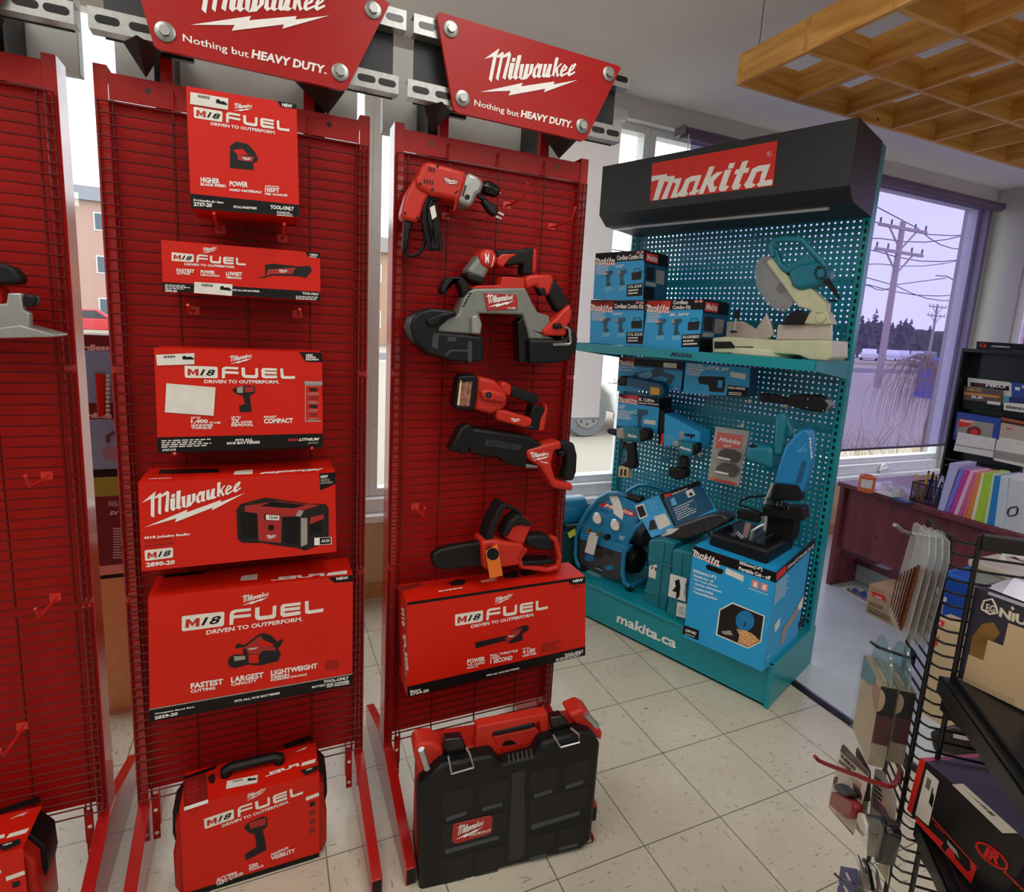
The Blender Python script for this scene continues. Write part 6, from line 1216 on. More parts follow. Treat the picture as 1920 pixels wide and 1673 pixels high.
# compressor
P = KP(.10); FR = mat('blue enamel tube', '1478A6', .3, coat=.3); PNL = mat('blue enamel panel', '1B86B6', .35); DPN = mat('dark grey panel', '3A3B3B', .5)
t = thing('air_compressor', 'blue framed air compressor with two gauges on the left of the teal base', 'compressor', K(-.98, .25, .206))
TP = lambda d, *pts: [KP(d)(*p) for p in zD(*pts)]
left = ((178, 672), (152, 640), (140, 590), (146, 450), (170, 380), (225, 290), (300, 205), (365, 165), (430, 165)); right = ((515, 800), (475, 770), (462, 700), (470, 590), (500, 480), (548, 405), (610, 355), (640, 330))
lp = TP(.09, *left); rp_ = TP(.09, *right)
MB().tube(lp + TP(.13, (520, 190), (612, 232)) + [rp_[-1]] + rp_[::-1][1:], .0135, FR, 12).build('frame_tube', t)
sh2 = NDv * .30
MB().tube([p + sh2 for p in lp] + [p + sh2 for p in TP(.13, (520, 190), (612, 232))] + [p + sh2 for p in rp_[::-1]], .0135, FR, 12).build('frame_tube', t)
MB().tube([lp[0], lp[0] + sh2], .0135, FR, 12).build('frame_rail', t); MB().tube([rp_[0], rp_[0] + sh2], .0135, FR, 12).build('frame_rail', t)
a, b = TP(.125, (462, 178), (598, 212)); MB().tube([a, b], .021, BLK, 14).build('handle_grip', t)
pn = part('control_panel', t, P, zD((168, 452), (182, 395), (232, 305), (305, 222), (375, 178), (450, 185), (612, 262), (560, 370), (512, 450), (478, 575)), .02, PNL, .004, 0)
part('panel_ledge', t, P, zD((172, 432), (505, 530), (470, 582), (166, 476)), .05, PNL, .006, .02)
lo = part('grille_panel', t, P, zD((164, 474), (468, 578), (452, 768), (330, 735), (180, 655), (160, 600)), .02, DPN, .005)
M = MB()
for x, y, r, ry, m_ in ((308, 585, 28, 27, BLKG), (380, 575, 30, 16, BLKG), (235, 605, 32, 24, TLB), (372, 672, 30, 16, TLB)): D(M, P, zD, circ(x, y, r, 16, ry), m_, .0008)
D(M, P, zD, [(268, 665), (300, 655), (330, 675), (325, 705), (280, 690)], BLKG, .0008); D(M, P, zD, [(275, 668), (325, 690), (322, 698), (275, 676)], SILV, .0011); M.build('grille_hole', lo)
M = MB(); D(M, P, zD, circ(430, 272, 128, 26, 34) if 0 else [(302, 240), (330, 228), (420, 250), (540, 290), (555, 305), (540, 325), (500, 315), (380, 272), (310, 252)], REDL, .0008); T(M, 'Makita', P, zD, (335, 255), (530, 315), (342, 232), WHT, .3, .03, .0014); LN(M, P, zD, (300, 285), (395, 315), (302, 265), 2, BLUED); LN(M, P, zD, (440, 478), (480, 490), (440, 448), 2, WHT); M.build('panel_print', pn)
for x, y in ((300, 333), (422, 378)):
    c = P(*zD((x, y))[0]); g_ = MB().lathe(c, -NDv, [(0, .033), (.014, .033), (.016, .029)], CHR, 24).build('gauge', t)
    M = MB(); M.lathe(c - NDv * .0162, -NDv, [(0, .0285), (.0005, .0285)], WHT, 24); M.tube([c - NDv * .0175, c - NDv * .0175 + MDv * .01 + V((0, 0, .012))], .0008, BLK, 4); M.build('dial', g_)
part('tape_strip', t, P, zD((368, 180), (428, 182), (450, 230), (470, 300), (462, 346), (402, 302), (395, 240)), .001, WHT, 0, .003)
part('paper_tag', t, KP(.06), zD((242, 428), (302, 440), (282, 520), (266, 586), (204, 566), (225, 480)), .001, OFFW, 0)
BR = mat('brass', 'B08D3A', .3, .8)
for x, y in ((258, 410), (322, 430)): MB().lathe(P(*zD((x, y))[0]) - NDv * .02, (-NDv + MDv * .2), [(0, .012), (.012, .012), (.012, .009), (.03, .009), (.03, .006), (.04, .006)], BR, 10).build('hose_fitting', t)
MB().lathe(P(*zD((388, 452))[0]) - NDv * .02, -NDv, [(0, .012), (.01, .017), (.03, .017), (.03, .0)], BLK, 16).build('regulator_knob', t)
for px, py in ((192, 690), (508, 826)):
    c = KP(.10)(*zD((px, py))[0]); c.z = .2065
    for o_ in (V(), sh2): MB().lathe(c + o_, (0, 0, 1), [(0, .019), (.02, .022), (.035, .018)], BLK, 16).build('rubber_foot', t)
c = K(toK(lp[0])[0] * .5 + toK(rp_[0])[0] * .5, .26, .206 + .11); MB().lathe(c - MDv * .12, MDv, [(0, .02), (.01, .07), (.04, .085), (.2, .085), (.23, .07), (.24, .02)], BLK, 24).build('motor', t)
MB().lathe(c - MDv * .15 + NDv * .02 + V((0, 0, .14)), MDv, [(0, .02), (.02, .06), (.28, .06), (.30, .02)], DPN, 20).build('air_tank', t)
# second compressor behind, on the floor
Pb = PY(2.72)
t = thing('air_compressor', 'second blue compressor standing behind the teal stand, under the window sill', 'compressor', PZ(0)(1066, 1100) if 0 else V((Pb(1066, 1000).x, 2.8, 0)))
c = Pb(1066, 968); MB().lathe(c - V((.16, -.1, 0)), (1, 0, 0), [(0, .02), (.03, .085), (.3, .085), (.33, .02)], FR, 24).build('tank', t); MB().box((c.x - .17, 2.74, 0.012), (c.x + .15, 2.98, c.z - .10), mat('dark green housing', '0A3A3C', .5)).build('housing', t, bevel=.01)
MB().lathe(c + V((-.02, .1, -.13)), (0, 0, 1), [(0, .05), (.05, .055), (.06, .03)], BLK, 16).build('pump', t); M = MB(); M.prism([PY(2.70)(*p) for p in ((1064, 1000), (1078, 991), (1080, 1003), (1068, 1010))], (0, .001, 0), mat('yellow green tag', 'C7D24A', .6)); M.build('tag', t)
for s in (-.14, .12): MB().box((c.x + s - .02, 2.76, 0), (c.x + s + .02, 2.96, .012), BLK).build('foot', t)
for px, py, lb in ((1327, 742, 'chrome peg hook under the bare-tool saw carton, left one'), (1406, 755, 'chrome peg hook under the bare-tool saw carton, right one'), (1473, 765, 'chrome peg hook under the slim black tool'), (1392, 800, 'chrome peg hook holding the battery blister pack'), (1312, 855, 'chrome peg hook beside the impact driver grip'), (1530, 774, 'chrome wire hook under the end of the slim black tool')): pegs(px, py, lb)
# ================================================================ OFFICE CORNER
MAHO = wood_mat('mahogany laminate x', '61292F', '7E3C42', (14, 14, 1.2), .35)
c1 = crop(1640, 620, 4.404); c2 = crop(1540, 880, 5.577); c3 = crop(1660, 960, 4.92); c4 = crop(1690, 1260, 4.05); c5 = crop(1520, 1380, 5.71); c6 = crop(1580, 1180, 6.97)
XD, YD, ZD = 3.38, 2.42, .70
t = thing('desk', 'dark mahogany desk with a full front panel, standing by the tinted window', 'desk', (3.75, 1.4, 0))
MB().box((XD - .01, .35, ZD - .03), (4.15, YD + .01, ZD), MAHO).build('desk_top', t, bevel=.003); MB().box((XD + .03, .40, .265), (XD + .05, YD - .035, ZD - .03), MAHO).build('front_panel', t)
for y in (YD - .035, .38): MB().box((XD, y, 0), (4.12, y + .033, ZD - .03), MAHO).build('leg_panel', t, bevel=.002)
def onDesk(p): return PZ(ZD)(*p)
# things on the desk
p = onDesk((1623, 921)); OC = mat('orange mug', 'D9662E', .45)
t = thing('tape_roll', 'orange roll of tape with a white label standing on the desk by the window', 'tape roll', p)
zt_ = PL(p, (0, 1, 0))(1626, 892).z
MB().lathe(p, (0, 0, 1), [(0, .045), (zt_ - ZD, .045), (zt_ - ZD, .030), (.01, .030)], OC, 28).build('roll', t)
M = MB(); e = (EYEV - p); e.z = 0; e.normalize(); a0 = math.atan2(e.y, e.x)
M.add([p + V((.0456 * math.cos(a0 + g), .0456 * math.sin(a0 + g), h)) for g in (-.7, -.35, 0, .35, .7) for h in (.028, zt_ - ZD - .018)], [(i * 2, i * 2 + 2, i * 2 + 3, i * 2 + 1) for i in range(4)], OFFW)
M.build('label', t)
p = onDesk((1670, 918)); LAV = mat('crumpled white film', 'CFCBDD', .3, var=.2, scale=20, bump=.8)
t = thing('plastic_bag', 'crumpled clear white plastic bag lying on the desk behind the small cup', 'plastic bag', p); M = MB(); rnd = random.Random(5); vs = []; fs = []
for i in range(6):
    for j in range(14):
        g = j * 2 * math.pi / 14; r = .115 * (1 - i / 5.5) * rnd.uniform(.75, 1.2); vs.append(p + V((r * 1.0 * math.cos(g), r * 1.2 * math.sin(g), .001 + .045 * (i / 5) ** .7 * rnd.uniform(.7, 1.25))))
for i in range(5):
    for j in range(14): fs.append((i * 14 + j, i * 14 + (j + 1) % 14, (i + 1) * 14 + (j + 1) % 14, (i + 1) * 14 + j))
fs.append(tuple(range(70, 84))); M.add(vs, fs, LAV); M.build('bag', t, smooth=80)
p = onDesk((1679, 934)); t = thing('cup', 'small pale cup on the desk left of the mesh pen tray', 'cup', p); MB().lathe(p, (0, 0, 1), [(0, .018), (.03, .021), (.045, .022), (.045, .020), (.004, .017)], mat('pale cup', 'C9CDBE', .4), 20).build('body', t)
p = onDesk((1660, 925)); t = tag(MB().box(p + V((-.05, -.08, .0)), p + V((.05, .05, .002)), OFFW).build('paper_sheet'), 'white sheet of paper lying on the desk under the cup', 'paper')
p = onDesk((1690, 944)) + V((.04, .02, 0)); tag(MB().box(p + V((-.03, -.05, 0)), p + V((.03, .05, .012)), mat('navy notepad', '23305E', .5)).build('note_pad'), 'small dark blue pad on the desk in front of the mesh pen tray', 'note pad')
# mesh organiser
p = onDesk((1700, 938)) + V((.03, 0, 0)); t = thing('desk_organizer', 'black mesh desk organizer full of pens and scissors', 'organizer', p); MESH = mat('black wire mesh', '141416', .4)
def mesh_wall(M, a, b, h, n, m):
    a, b = V(a), V(b)
    for i in range(n + 1):
        q = a + (b - a) * (i / n); M.tube([q, q + V((0, 0, h))], .0009, MESH, 4)
    for j in range(m + 1): M.tube([a + V((0, 0, h * j / m)), b + V((0, 0, h * j / m))], .0009, MESH, 4)
x0, x1, y0, y1 = p.x, p.x + .16, p.y - .19, p.y
M = MB(); mesh_wall(M, (x0, y1, p.z), (x0, y0, p.z), .11, 34, 12); mesh_wall(M, (x0, y1, p.z), (x1, y1, p.z), .11, 18, 12); mesh_wall(M, (x1, y1, p.z), (x1, y0, p.z), .11, 20, 8); mesh_wall(M, (x0, y0, p.z), (x1, y0, p.z), .11, 12, 8); M.build('mesh_basket', t)
M = MB(); M.tube([(x0, y1, p.z + .11), (x1, y1, p.z + .11), (x1, y0, p.z + .11), (x0, y0, p.z + .11)], .004, MESH, 8, True); M.tube([(x0, y1, p.z + .004), (x1, y1, p.z + .004), (x1, y0, p.z + .004), (x0, y0, p.z + .004)], .003, MESH, 6, True)
for x, y in ((x0, y0), (x0, y1), (x1, y0), (x1, y1)): M.tube([(x, y, p.z), (x, y, p.z + .11)], .003, MESH, 6)
M.build('rim', t)
cols = [('yellow pencil', 'E0A526'), ('yellow marker', 'D99A1E'), ('black pen', '1C1C22'), ('black pen', '24242C'), ('navy pen', '2A2C66'), ('purple pen', '5A3AA0'), ('white pen', 'D6D3DC'), ('blue pen', '3553B8'), ('white marker', 'C9C7D2'), ('green pen', '2E8A4A'), ('black marker', '161619'), ('grey pen', '7C7A86')]
for i, (nm, cc) in enumerate(cols):
    a = V((x0 + .03 + .02 * (i % 5), y1 - .02 - i * .013, p.z + .006)); b = a + V((.02 * math.sin(i * 2.1), .025 * math.cos(i * 1.7), .145 + .02 * math.sin(i)))
    m_ = mat('pen ' + cc, cc, .4); t = thing('pen', '%s standing in the mesh desk organizer' % (nm if cols.count((nm, cc)) == 1 else nm), 'pen', a, 'pens in the mesh organizer')
    if nm == 'black pen': t['label'] = 'black pen among the pens in the mesh desk organizer'
    MB().cyl(a, b, .0065 if 'mark' in nm else .005, m_, 10).build('barrel', t); MB().cyl(b, b + (b - a) * .08, .0045, BLK if i % 3 else WHT, 8).build('cap', t)
# coloured document folders
PF = PX(3.388)
FO = [('lavender', 'B9B4E0', (620, 700, 1093), (500, 556, 1572)), ('violet', '7C74CF', (703, 742, 1140), (558, 592, 1588)), ('magenta', 'C83C93', (745, 790, 1150), (594, 630, 1602)), ('pale pink', 'E3B6CC', (790, 818, 1158), (632, 668, 1612)), ('pink', 'D45B96', (818, 838, 1168), (670, 700, 1622)),
      ('salmon', 'D9736A', (836, 858, 1172), (702, 730, 1634)), ('orange', 'E0853C', (858, 888, 1172), (732, 772, 1642)), ('cream', 'E6DDC2', (886, 906, 1178), (774, 806, 1648)), ('lime', 'A9CC3A', (904, 972, 1172), (808, 880, 1652)), ('pale green', 'BFD7A8', (972, 990, 1190), (882, 915, 1656)), ('blue', '2E7FC4', (990, 1042, 1196), (917, 975, 1658)), ('clear grey', 'C9D2DA', (1042, 1110, 1196), (977, 1060, 1660))]
for nm, cc, (a, b, yt), (c, e, yb) in FO:
    m_ = mat('folder ' + nm, cc, .3, coat=.3); q = [PF(*p) for p in c1((a, yt), (b, yt + 12), (e, yb + 8), (c, yb))]
    dz = ZD + .001 - min(q[2].z, q[3].z); q[2].z = q[3].z = ZD + .001
    t = thing('document_folder', '%s plastic document folder in the row of coloured folders on the desk' % nm, 'folder', (q[2] + q[3]) / 2, 'coloured folders on the desk'); MB().prism(q, (.20, .02, 0), m_).build('pocket', t, bevel=.002)
q = [PF(*p) for p in c1((1112, 1212), (1260, 1250), (1230, 1640), (1062, 1640))]; q[2].z = q[3].z = ZD + .001
t = thing('magazine_file', 'translucent white magazine file with a black rimmed finger hole beside the folders', 'magazine file', (q[2] + q[3]) / 2); MB().prism(q, (.22, .02, 0), mat('milky plastic', 'CFCFD2', .3)).build('box', t, bevel=.004)
M = MB(); M.tube([PF(*p, .002) for p in c1((1105, 1478), (1125, 1462), (1172, 1455), (1182, 1470), (1176, 1510), (1160, 1526), (1108, 1532), (1098, 1515))], .0035, BLK, 6, True); M.build('finger_hole', t)
# black literature rack
PR = PX(3.74)
t = thing('literature_rack', 'black wire pocket literature rack on the desk full of catalogues', 'display rack', (3.86, 1.55, ZD))
q = [PR(*p) for p in c1((720, 145), (1330, 205), (1330, 1500), (455, 1420))]; zt = q[0].z; y1 = q[0].y; y0 = q[1].y
DB = mat('rack black laminate', '16161B', .35)
MB().box((3.83, y0, ZD), (3.85, y1, zt), DB).build('back_panel', t); MB().box((3.742, y1 - .012, ZD), (3.83, y1, zt), DB).build('side_panel', t); MB().box((3.742, y0, zt - .02), (3.83, y1 - .012, zt), DB).build('top_panel', t)
P = PX(3.735); h1 = [P(*p) for p in c1((842, 88), (1330, 118), (1330, 175), (838, 152))]
M = MB(); M.prism(h1, (.01, 0, 0), BLK); D(M, P, c1, [(868, 105), (920, 110), (918, 138), (866, 134)], REDL); D(M, P, c1, [(882, 112), (905, 114), (904, 128), (881, 126)], BLK, .001); T(M, 'SWISSPRO', P, c1, (960, 134), (1115, 144), (962, 122), CBG, .2); M.build('header_sign', t)
for yy in (1060, 1110): 
    a = P(*c1((700 - (yy - 660) * .2, yy))[0]); MB().box((3.745, y0, a.z - .01), (3.83, y1 - .013, a.z), DB).build('pocket_shelf', t)
def leaf(name, label, X, pts, m, items=(), texts=(), th=.006):
    P = PX(X); t = thing(name, label, 'catalogue', P(*c1(pts[-1])[0]), 'catalogues in the literature rack'); M = MB(); M.prism([P(*p) for p in c1(*pts)], (th, 0, 0), m)
    for pp, mm, o in items: D(M, P, c1, pp, mm, o)
    for s, a, b, c, mm in texts: T(M, s, P, c1, a, b, c, mm)
    M.build('cover', t)
leaf('catalogue', 'white topped catalogue with a dark title band in the upper rack pocket', 3.80, [(768, 388), (1122, 428), (1132, 445), (1130, 620), (770, 600)], OFFW, [([(790, 425), (1110, 460), (1110, 500), (790, 460)], CDG, .0006)], [('CA', (820, 452), (915, 465), (822, 428), CRD), ('MRO', (915, 465), (1080, 478), (918, 438), WHT)])
leaf('catalogue', 'brown catalogue with gold title and orange stripe in the upper rack pocket', 3.785, [(738, 460), (1058, 494), (1050, 680), (728, 640)], mat('brown cover', '5E4A40', .4), [([(735, 505), (1030, 540), (1028, 560), (733, 525)], mat('orange stripe', 'D08A3A', .4), .0006), ([(725, 570), (1050, 600), (1048, 680), (722, 640)], BLK, .0007), ([(930, 580), (1040, 592), (1038, 618), (928, 604)], OFFW, .001)], [('NATS', (765, 495), (880, 508), (770, 472), mat('gold print', 'C7A05A', .4)), ('ILE', (800, 555), (890, 565), (803, 535), WHT)])
leaf('catalogue', 'blue catalogue with white marks at the right of the upper pocket', 3.793, [(1135, 425), (1330, 450), (1330, 640), (1130, 620)], mat('blue cover', '24459A', .4), [([(1160, 465), (1200, 470), (1198, 495), (1158, 490)], WHT, .0006)], [('WEX', (1210, 478), (1280, 486), (1213, 452), WHT)])
leaf('catalogue', 'white catalogue with a blue top band, right of the brown catalogue', 3.777, [(1075, 540), (1330, 575), (1330, 740), (1058, 700)], OFFW, [([(1075, 540), (1330, 575), (1330, 615), (1070, 592)], mat('navy band', '1E2C66', .4), .0006), ([(1076, 542), (1112, 547), (1108, 590), (1070, 585)], mat('cyan print', '3FA0D8', .4), .0009), ([(1060, 655), (1330, 690), (1330, 740), (1058, 700)], BLK, .0008)], [('ESSENDI', (1085, 640), (1235, 660), (1088, 620), CDG)])
leaf('catalogue', 'blue and red catalogue with a chain wheel picture in the lower rack pocket', 3.765, [(680, 668), (1042, 728), (1010, 960), (645, 900)], mat('blue cover', '24459A', .4), [([(690, 725), (985, 770), (965, 900), (672, 860)], CGR, .0006), ([(695, 725), (830, 748), (780, 790), (690, 800)], REDL, .0009), ([circ(820, 835, 62, 16, 45)[k] for k in range(16)], CRD, .0009), ([circ(820, 838, 34, 12, 24)[k] for k in range(12)], REDL, .0012)], [('RAMSET', (705, 750), (820, 768), (712, 732), WHT)])
leaf('catalogue', 'white leaflets standing in front of the chain wheel catalogue', 3.75, [(690, 838), (1000, 892), (975, 1050), (650, 990)], OFFW, [([(660, 935), (985, 990), (984, 1000), (658, 945)], CGR, .0006)])
leaf('catalogue', 'spiral bound orange catalogue behind the beige booklet', 3.772, [(1042, 715), (1330, 770), (1330, 860), (1035, 810)], mat('rust cover', 'A5502E', .5), [([(1042, 742), (1330, 790), (1330, 802), (1040, 755)], CDG, .0006)])
leaf('catalogue', 'beige booklet with red print in the lower right rack pocket', 3.76, [(1045, 760), (1330, 815), (1330, 1000), (1015, 950)], mat('beige cover', 'B9AC98', .5), [([(1030, 880), (1330, 930), (1330, 1000), (1015, 950)], OFFW, .0006)], [('KRUPP', (1085, 815), (1135, 822), (1087, 800), REDL)])
leaf('catalogue', 'white leaflets with grey columns in front of the beige booklet', 3.748, [(1010, 900), (1330, 960), (1330, 1150), (980, 1070)], OFFW, [([(990, 985), (1330, 1045), (1330, 1120), (985, 1050)], CGR, .0006)])
# floor things by the desk
XC = 3.25; P = PX(XC); q = [P(*p) for p in c2((490, 1205), (765, 1300), (745, 1645), (468, 1520))]; zt = (q[0].z + q[1].z) / 2; y1 = (q[0].y + q[3].y) / 2; CB = mat('brown cardboard', 'B59370', .7, var=.06)
t = thing('cardboard_carton', 'brown cardboard carton with a red label on the grey floor by the desk', 'box', (XC + .1, y1 - .13, 0)); M = MB(); M.box((XC, y1 - .27, 0.001), (XC + .22, y1, zt), CB)
D(M, P, c2, [(515, 1270), (660, 1325), (685, 1390), (545, 1335)], REDL); T(M, 'Lenox', P, c2, (560, 1335), (635, 1362), (560, 1312), WHT, .2); lines(M, P, c2((520, 1250))[0], c2((640, 1300))[0], c2((520, 1235))[0], 1, CRB); LN(M, P, c2, (500, 1420), (690, 1500), (500, 1375), 3, CDG)
M.poly([P(*p, .0006) for p in c2((488, 1428), (714, 1548), (712, 1598), (484, 1482))], CDG); M.poly([P(*p, .0009) for p in c2((494, 1438), (706, 1552), (705, 1588), (491, 1474))], CB)
for k in range(11): D(M, P, c2, [(503 + k * 18, 1450 + k * 9.5), (511 + k * 18, 1454 + k * 9.5), (510 + k * 18, 1483 + k * 9.5), (502 + k * 18, 1479 + k * 9.5)], CDG, .0012)
M.build('carton', t)
P = PZ(.001); M = MB(); M.prism([P(*p) for p in c2((200, 1245), (330, 1205), (520, 1300), (470, 1415))], (0, 0, .003), OFFW); dec(M, PZ(.0045), c2((320, 1250), (370, 1240), (400, 1290), (340, 1290)), mat('print blue', '4A6AB0', .5), 0); dec(M, PZ(.0045), c2((380, 1290), (470, 1270), (480, 1340), (440, 1340)), mat('print blue', '4A6AB0', .5), 0); txt(M, 'OXYGENE', PZ(.0045), c2((470, 1385))[0], c2((262, 1265))[0], c2((480, 1355))[0], CBK, 0, .04, 0); tag(M.build('flyer'), 'printed flyer lying on the floor left of the cardboard carton', 'paper')
P = PX(3.62)
t = thing('storage_tray', 'grey plastic tray stack on the floor under the desk', 'tray', (3.75, 2.0, 0)); M = MB(); q = [P(*p) for p in c2((365, 975), (720, 1130), (700, 1240), (345, 1200))]; M.box((3.62, q[1].y - .1, 0.001), (3.86, q[0].y, max(.12, q[0].z)), mat('pale grey plastic', 'AEB2AE', .4)); M.build('tray', t, bevel=.008)
zz = max(.12, q[0].z); tag(MB().box((3.60, q[1].y - .08, zz + .001), (3.84, q[0].y + .01, zz + .035), MAHO).build('binder'), 'dark red binder lying on the grey tray under the desk', 'binder'); tag(MB().box((3.61, q[1].y + .02, zz + .036), (3.68, q[1].y + .10, zz + .042), WHT).build('card_pack'), 'small white pack lying on the red binder under the desk', 'pack')
# ================================================================ WIRE RACK, NEAR RIGHT
r_ = ray(1312, 628); e2 = V((-r_.x, -r_.y, 0)).normalized(); e1 = V((-e2.y, e2.x, 0))
if ray(1900, 1050).dot(e1) < 0: e1 = -e1
A0 = EYEV + ray(1782, 1007) * 1.09
S0 = PL(A0, e1); C0 = S0(1741, 973); K0 = S0(1796, 1015); ZT = (A0.z + C0.z + K0.z) / 3
def flat(v, z): return V((v.x, v.y, z))
BP = PL(K0, e2); B1 = BP(1833, 1020)
t = thing('wire_rack', 'black wire gondola rack with two shelves at the right edge of the photo', 'rack', flat(K0, 0)); WB = mat('black wire coating', '121214', .35)
M = MB(); NW = 30; dz = .0254
kk = flat(K0, 0); rb = (e1 * .6 + e2 * 0)
for k in range(NW):
    z = ZT - k * dz * (1.0); c_, k_ = flat(C0, z), flat(K0, z)
    far = k_ + e1 * (.08 if k == 0 else .36)
    M.tube([c_, k_ - e2 * .01, k_ + e1 * .01, far], 0.0025 if k else .003, WB, 6)
M.build('wire_panel', t)
for nm, q_, z1 in (('upright', C0, ZT), ('upright', A0, ZT + .004), ('upright', B1, ZT + .02)):
    q_ = flat(q_, 0) + (e2 * .006 if nm == 'upright' else V()); MB().cyl(flat(q_, 0), flat(q_, z1), .0046, WB, 10).build(nm, t)
zp1 = BP(*c3((860, 180))[0]).z; zp0 = BP(*c3((845, 330))[0]).z; b = flat(B1, 0)
M = MB(); M.hexa(b + V((0, 0, zp0)) + e2 * .005, e1 * .5, e2 * .012, V((0, 0, zp1 - zp0)), WB); M.build('top_rail', t, bevel=.003)
SHB = mat('black shelf steel', '161618', .3)
s1 = PL(K0 + e2 * .004, e2)(1760, 1266); s2 = PL(K0 + e2 * .004, e2)(1716, 1538)
for s_ in (s1, s2):
    M = MB(); M.hexa(s_ + V((0, 0, -.004)), e1 * .45, e2 * .50, V((0, 0, .004)), SHB); M.hexa(s_ + V((0, 0, -.034)), e1 * .006, e2 * .50, V((0, 0, .034)), SHB); M.hexa(s_ + V((0, 0, .0)) + e1 * .02, e1 * .004, e2 * .50, V((0, 0, .012)), SHB); M.build('shelf', t, bevel=.002)
    M = MB(); M.prism([s_ + e1 * .012 + V((0, 0, -.004)), s_ + e1 * .012 + e2 * .3 + V((0, 0, -.004)), s_ + e1 * .012 + V((0, 0, -.07))], e1 * .004, SHB); M.build('shelf_bracket', t)
# boxes on the rack
g0 = PZ(s1.z + .001)(1793, 1270); P = PX(g0.x); NVY = mat('dark purple carton print', '2E2A3A', .4, var=.1); CRM = mat('cream carton print', 'C9AE86', .45, var=.05, scale=5)
q = [P(*p) for p in c3((848, 700), (1320, 880), (1345, 1870), (642, 1508))]; ztp = q[0].z; y1 = (q[0].y + q[3].y) / 2
t = thing('battery_charger_box', 'dark purple and cream carton on the upper shelf of the wire rack', 'box', (g0.x + .1, y1 - .15, s1.z)); M = MB(); M.box((g0.x, y1 - .34, s1.z + .001), (g0.x + .2, y1, ztp), NVY)
DX = [(955, 1175), (945, 1180), (905, 1370), (770, 1310), (715, 1560), (1330, 1860), (1330, 1090), (1130, 1030), (1085, 1235), (945, 1180)]
D(M, P, c3, [(1135, 1025), (1330, 1098), (1330, 1860), (712, 1560), (768, 1312), (905, 1372), (945, 1178), (1086, 1236)], CRM); GD_ = mat('gold photo print', '7E5A26', .5, var=.5, scale=18)
D(M, P, c3, [(800, 1150), (900, 1030), (1000, 1020), (1060, 1120), (1000, 1190), (945, 1178), (905, 1372), (775, 1308)], GD_, .0004)
WL = mat('warm white print', 'D8CDB8', .5)
M.tube([P(*p, .001) for p in c3((890, 880), (912, 820), (985, 805), (1020, 870), (1035, 935), (965, 945), (890, 900))], .0022, WL, 4, True)
T(M, 'EG', P, c3, (925, 915), (1010, 938), (930, 845), WL, 0, .03); T(M, 'NiUS', P, c3, (1045, 965), (1380, 1090), (1058, 880), WL, 0, .05); D(M, P, c3, [(1155, 885), (1172, 868), (1192, 895), (1175, 912)], WL, .001)
D(M, P, c3, [(950, 735), (1320, 860), (1320, 895), (945, 760)], mat('pale lilac print', 'B5AEC0', .5), .0006)
for k in range(26): D(M, P, c3, [(735 + k * 18, 1525 + k * 8.3), (739 + k * 18, 1527 + k * 8.3), (737 + k * 18, 1580 + k * 8.6), (733 + k * 18, 1578 + k * 8.6)], mat('brown rule print', '8A7352', .6), .0008)
M.build('carton', t, bevel=.004)
M = MB(); rnd = random.Random(9); vs = []; fs = []
for i in range(9):
    for j in range(5): vs.append(V((g0.x + .015 + j * .03, y1 - .01 - i * .026, ztp + .002 + (.018 * rnd.random() + .012) * (1 if 0 < j < 4 and 0 < i < 8 else 0))))
for i in range(8):
    for j in range(4): fs.append((i * 5 + j, i * 5 + j + 1, (i + 1) * 5 + j + 1, (i + 1) * 5 + j))
M.add(vs, fs, LAV); tag(M.build('plastic_wrap', smooth=20), 'crumpled clear wrap lying on top of the purple and cream carton', 'plastic wrap')
# impact tool box on the lower shelf
ang = math.radians(14.7); ed = V((math.sin(ang), math.cos(ang), 0)); pn_ = V((ed.y, -ed.x, 0)); L0 = PL(K0 + e2 * .02, e2)(1722, 1475); P = PL(L0, pn_)
NB = mat('black red tool carton', '191A1C', .35); RB = mat('bright red print', 'D42A1E', .4)
top_l, bot_l = c4((185, 680))[0], c4((75, 1085))[0]; q = [P(*p) for p in (top_l, c4((1010, 1335))[0], c4((700, 1830))[0], bot_l)]
t = thing('tool_carton', 'black carton with a red end lying on the lower shelf of the wire rack', 'box', (q[2] + q[3]) / 2); M = MB(); d = -P.n * .16
M.add(q + [p + d for p in q], [(0, 1, 2, 3), (7, 6, 5, 4), (1, 5, 6, 2), (2, 6, 7, 3)], NB); M.add([q[0], q[1], q[1] + d, q[0] + d], [(0, 1, 2, 3)], mat('violet grey carton top', '4A4658', .35)); M.add([q[0], q[3], q[3] + d, q[0] + d], [(0, 1, 2, 3)], RB)
M.prism([P(*p, .0) for p in c4((140, 655), (186, 682), (76, 1085), (42, 1045))], d * .9, RB)
D(M, P, c4, [(100, 1095), (125, 1112), (300, 1280), (575, 1475), (530, 1612), (330, 1380), (110, 1140)], RB); D(M, P, c4, [(232, 1100), (560, 1465), (556, 1472), (230, 1110)], RB, .0008)
D(M, P, c4, [(342, 1255), (520, 1440), (528, 1510), (500, 1515), (430, 1440), (410, 1420), (395, 1360), (360, 1330), (330, 1370), (302, 1330)], CDG, .001); D(M, P, c4, [(345, 1275), (420, 1360), (440, 1420), (400, 1370), (350, 1310)], mat('printed light grey', 'A9A9A6', .5), .0014)
T(M, 'IMPACT', P, c4, (250, 1165), (325, 1240), (254, 1150), CRB, .2)
M.tube([P(*p, .001) for p in [(c4((690 + 118 * math.cos(a) + 0 * math.sin(a), 1398 + 62 * math.sin(a) + 78 * math.cos(a)))[0]) for a in [k * math.pi / 14 for k in range(28)]]], .0022, RB, 4, True)
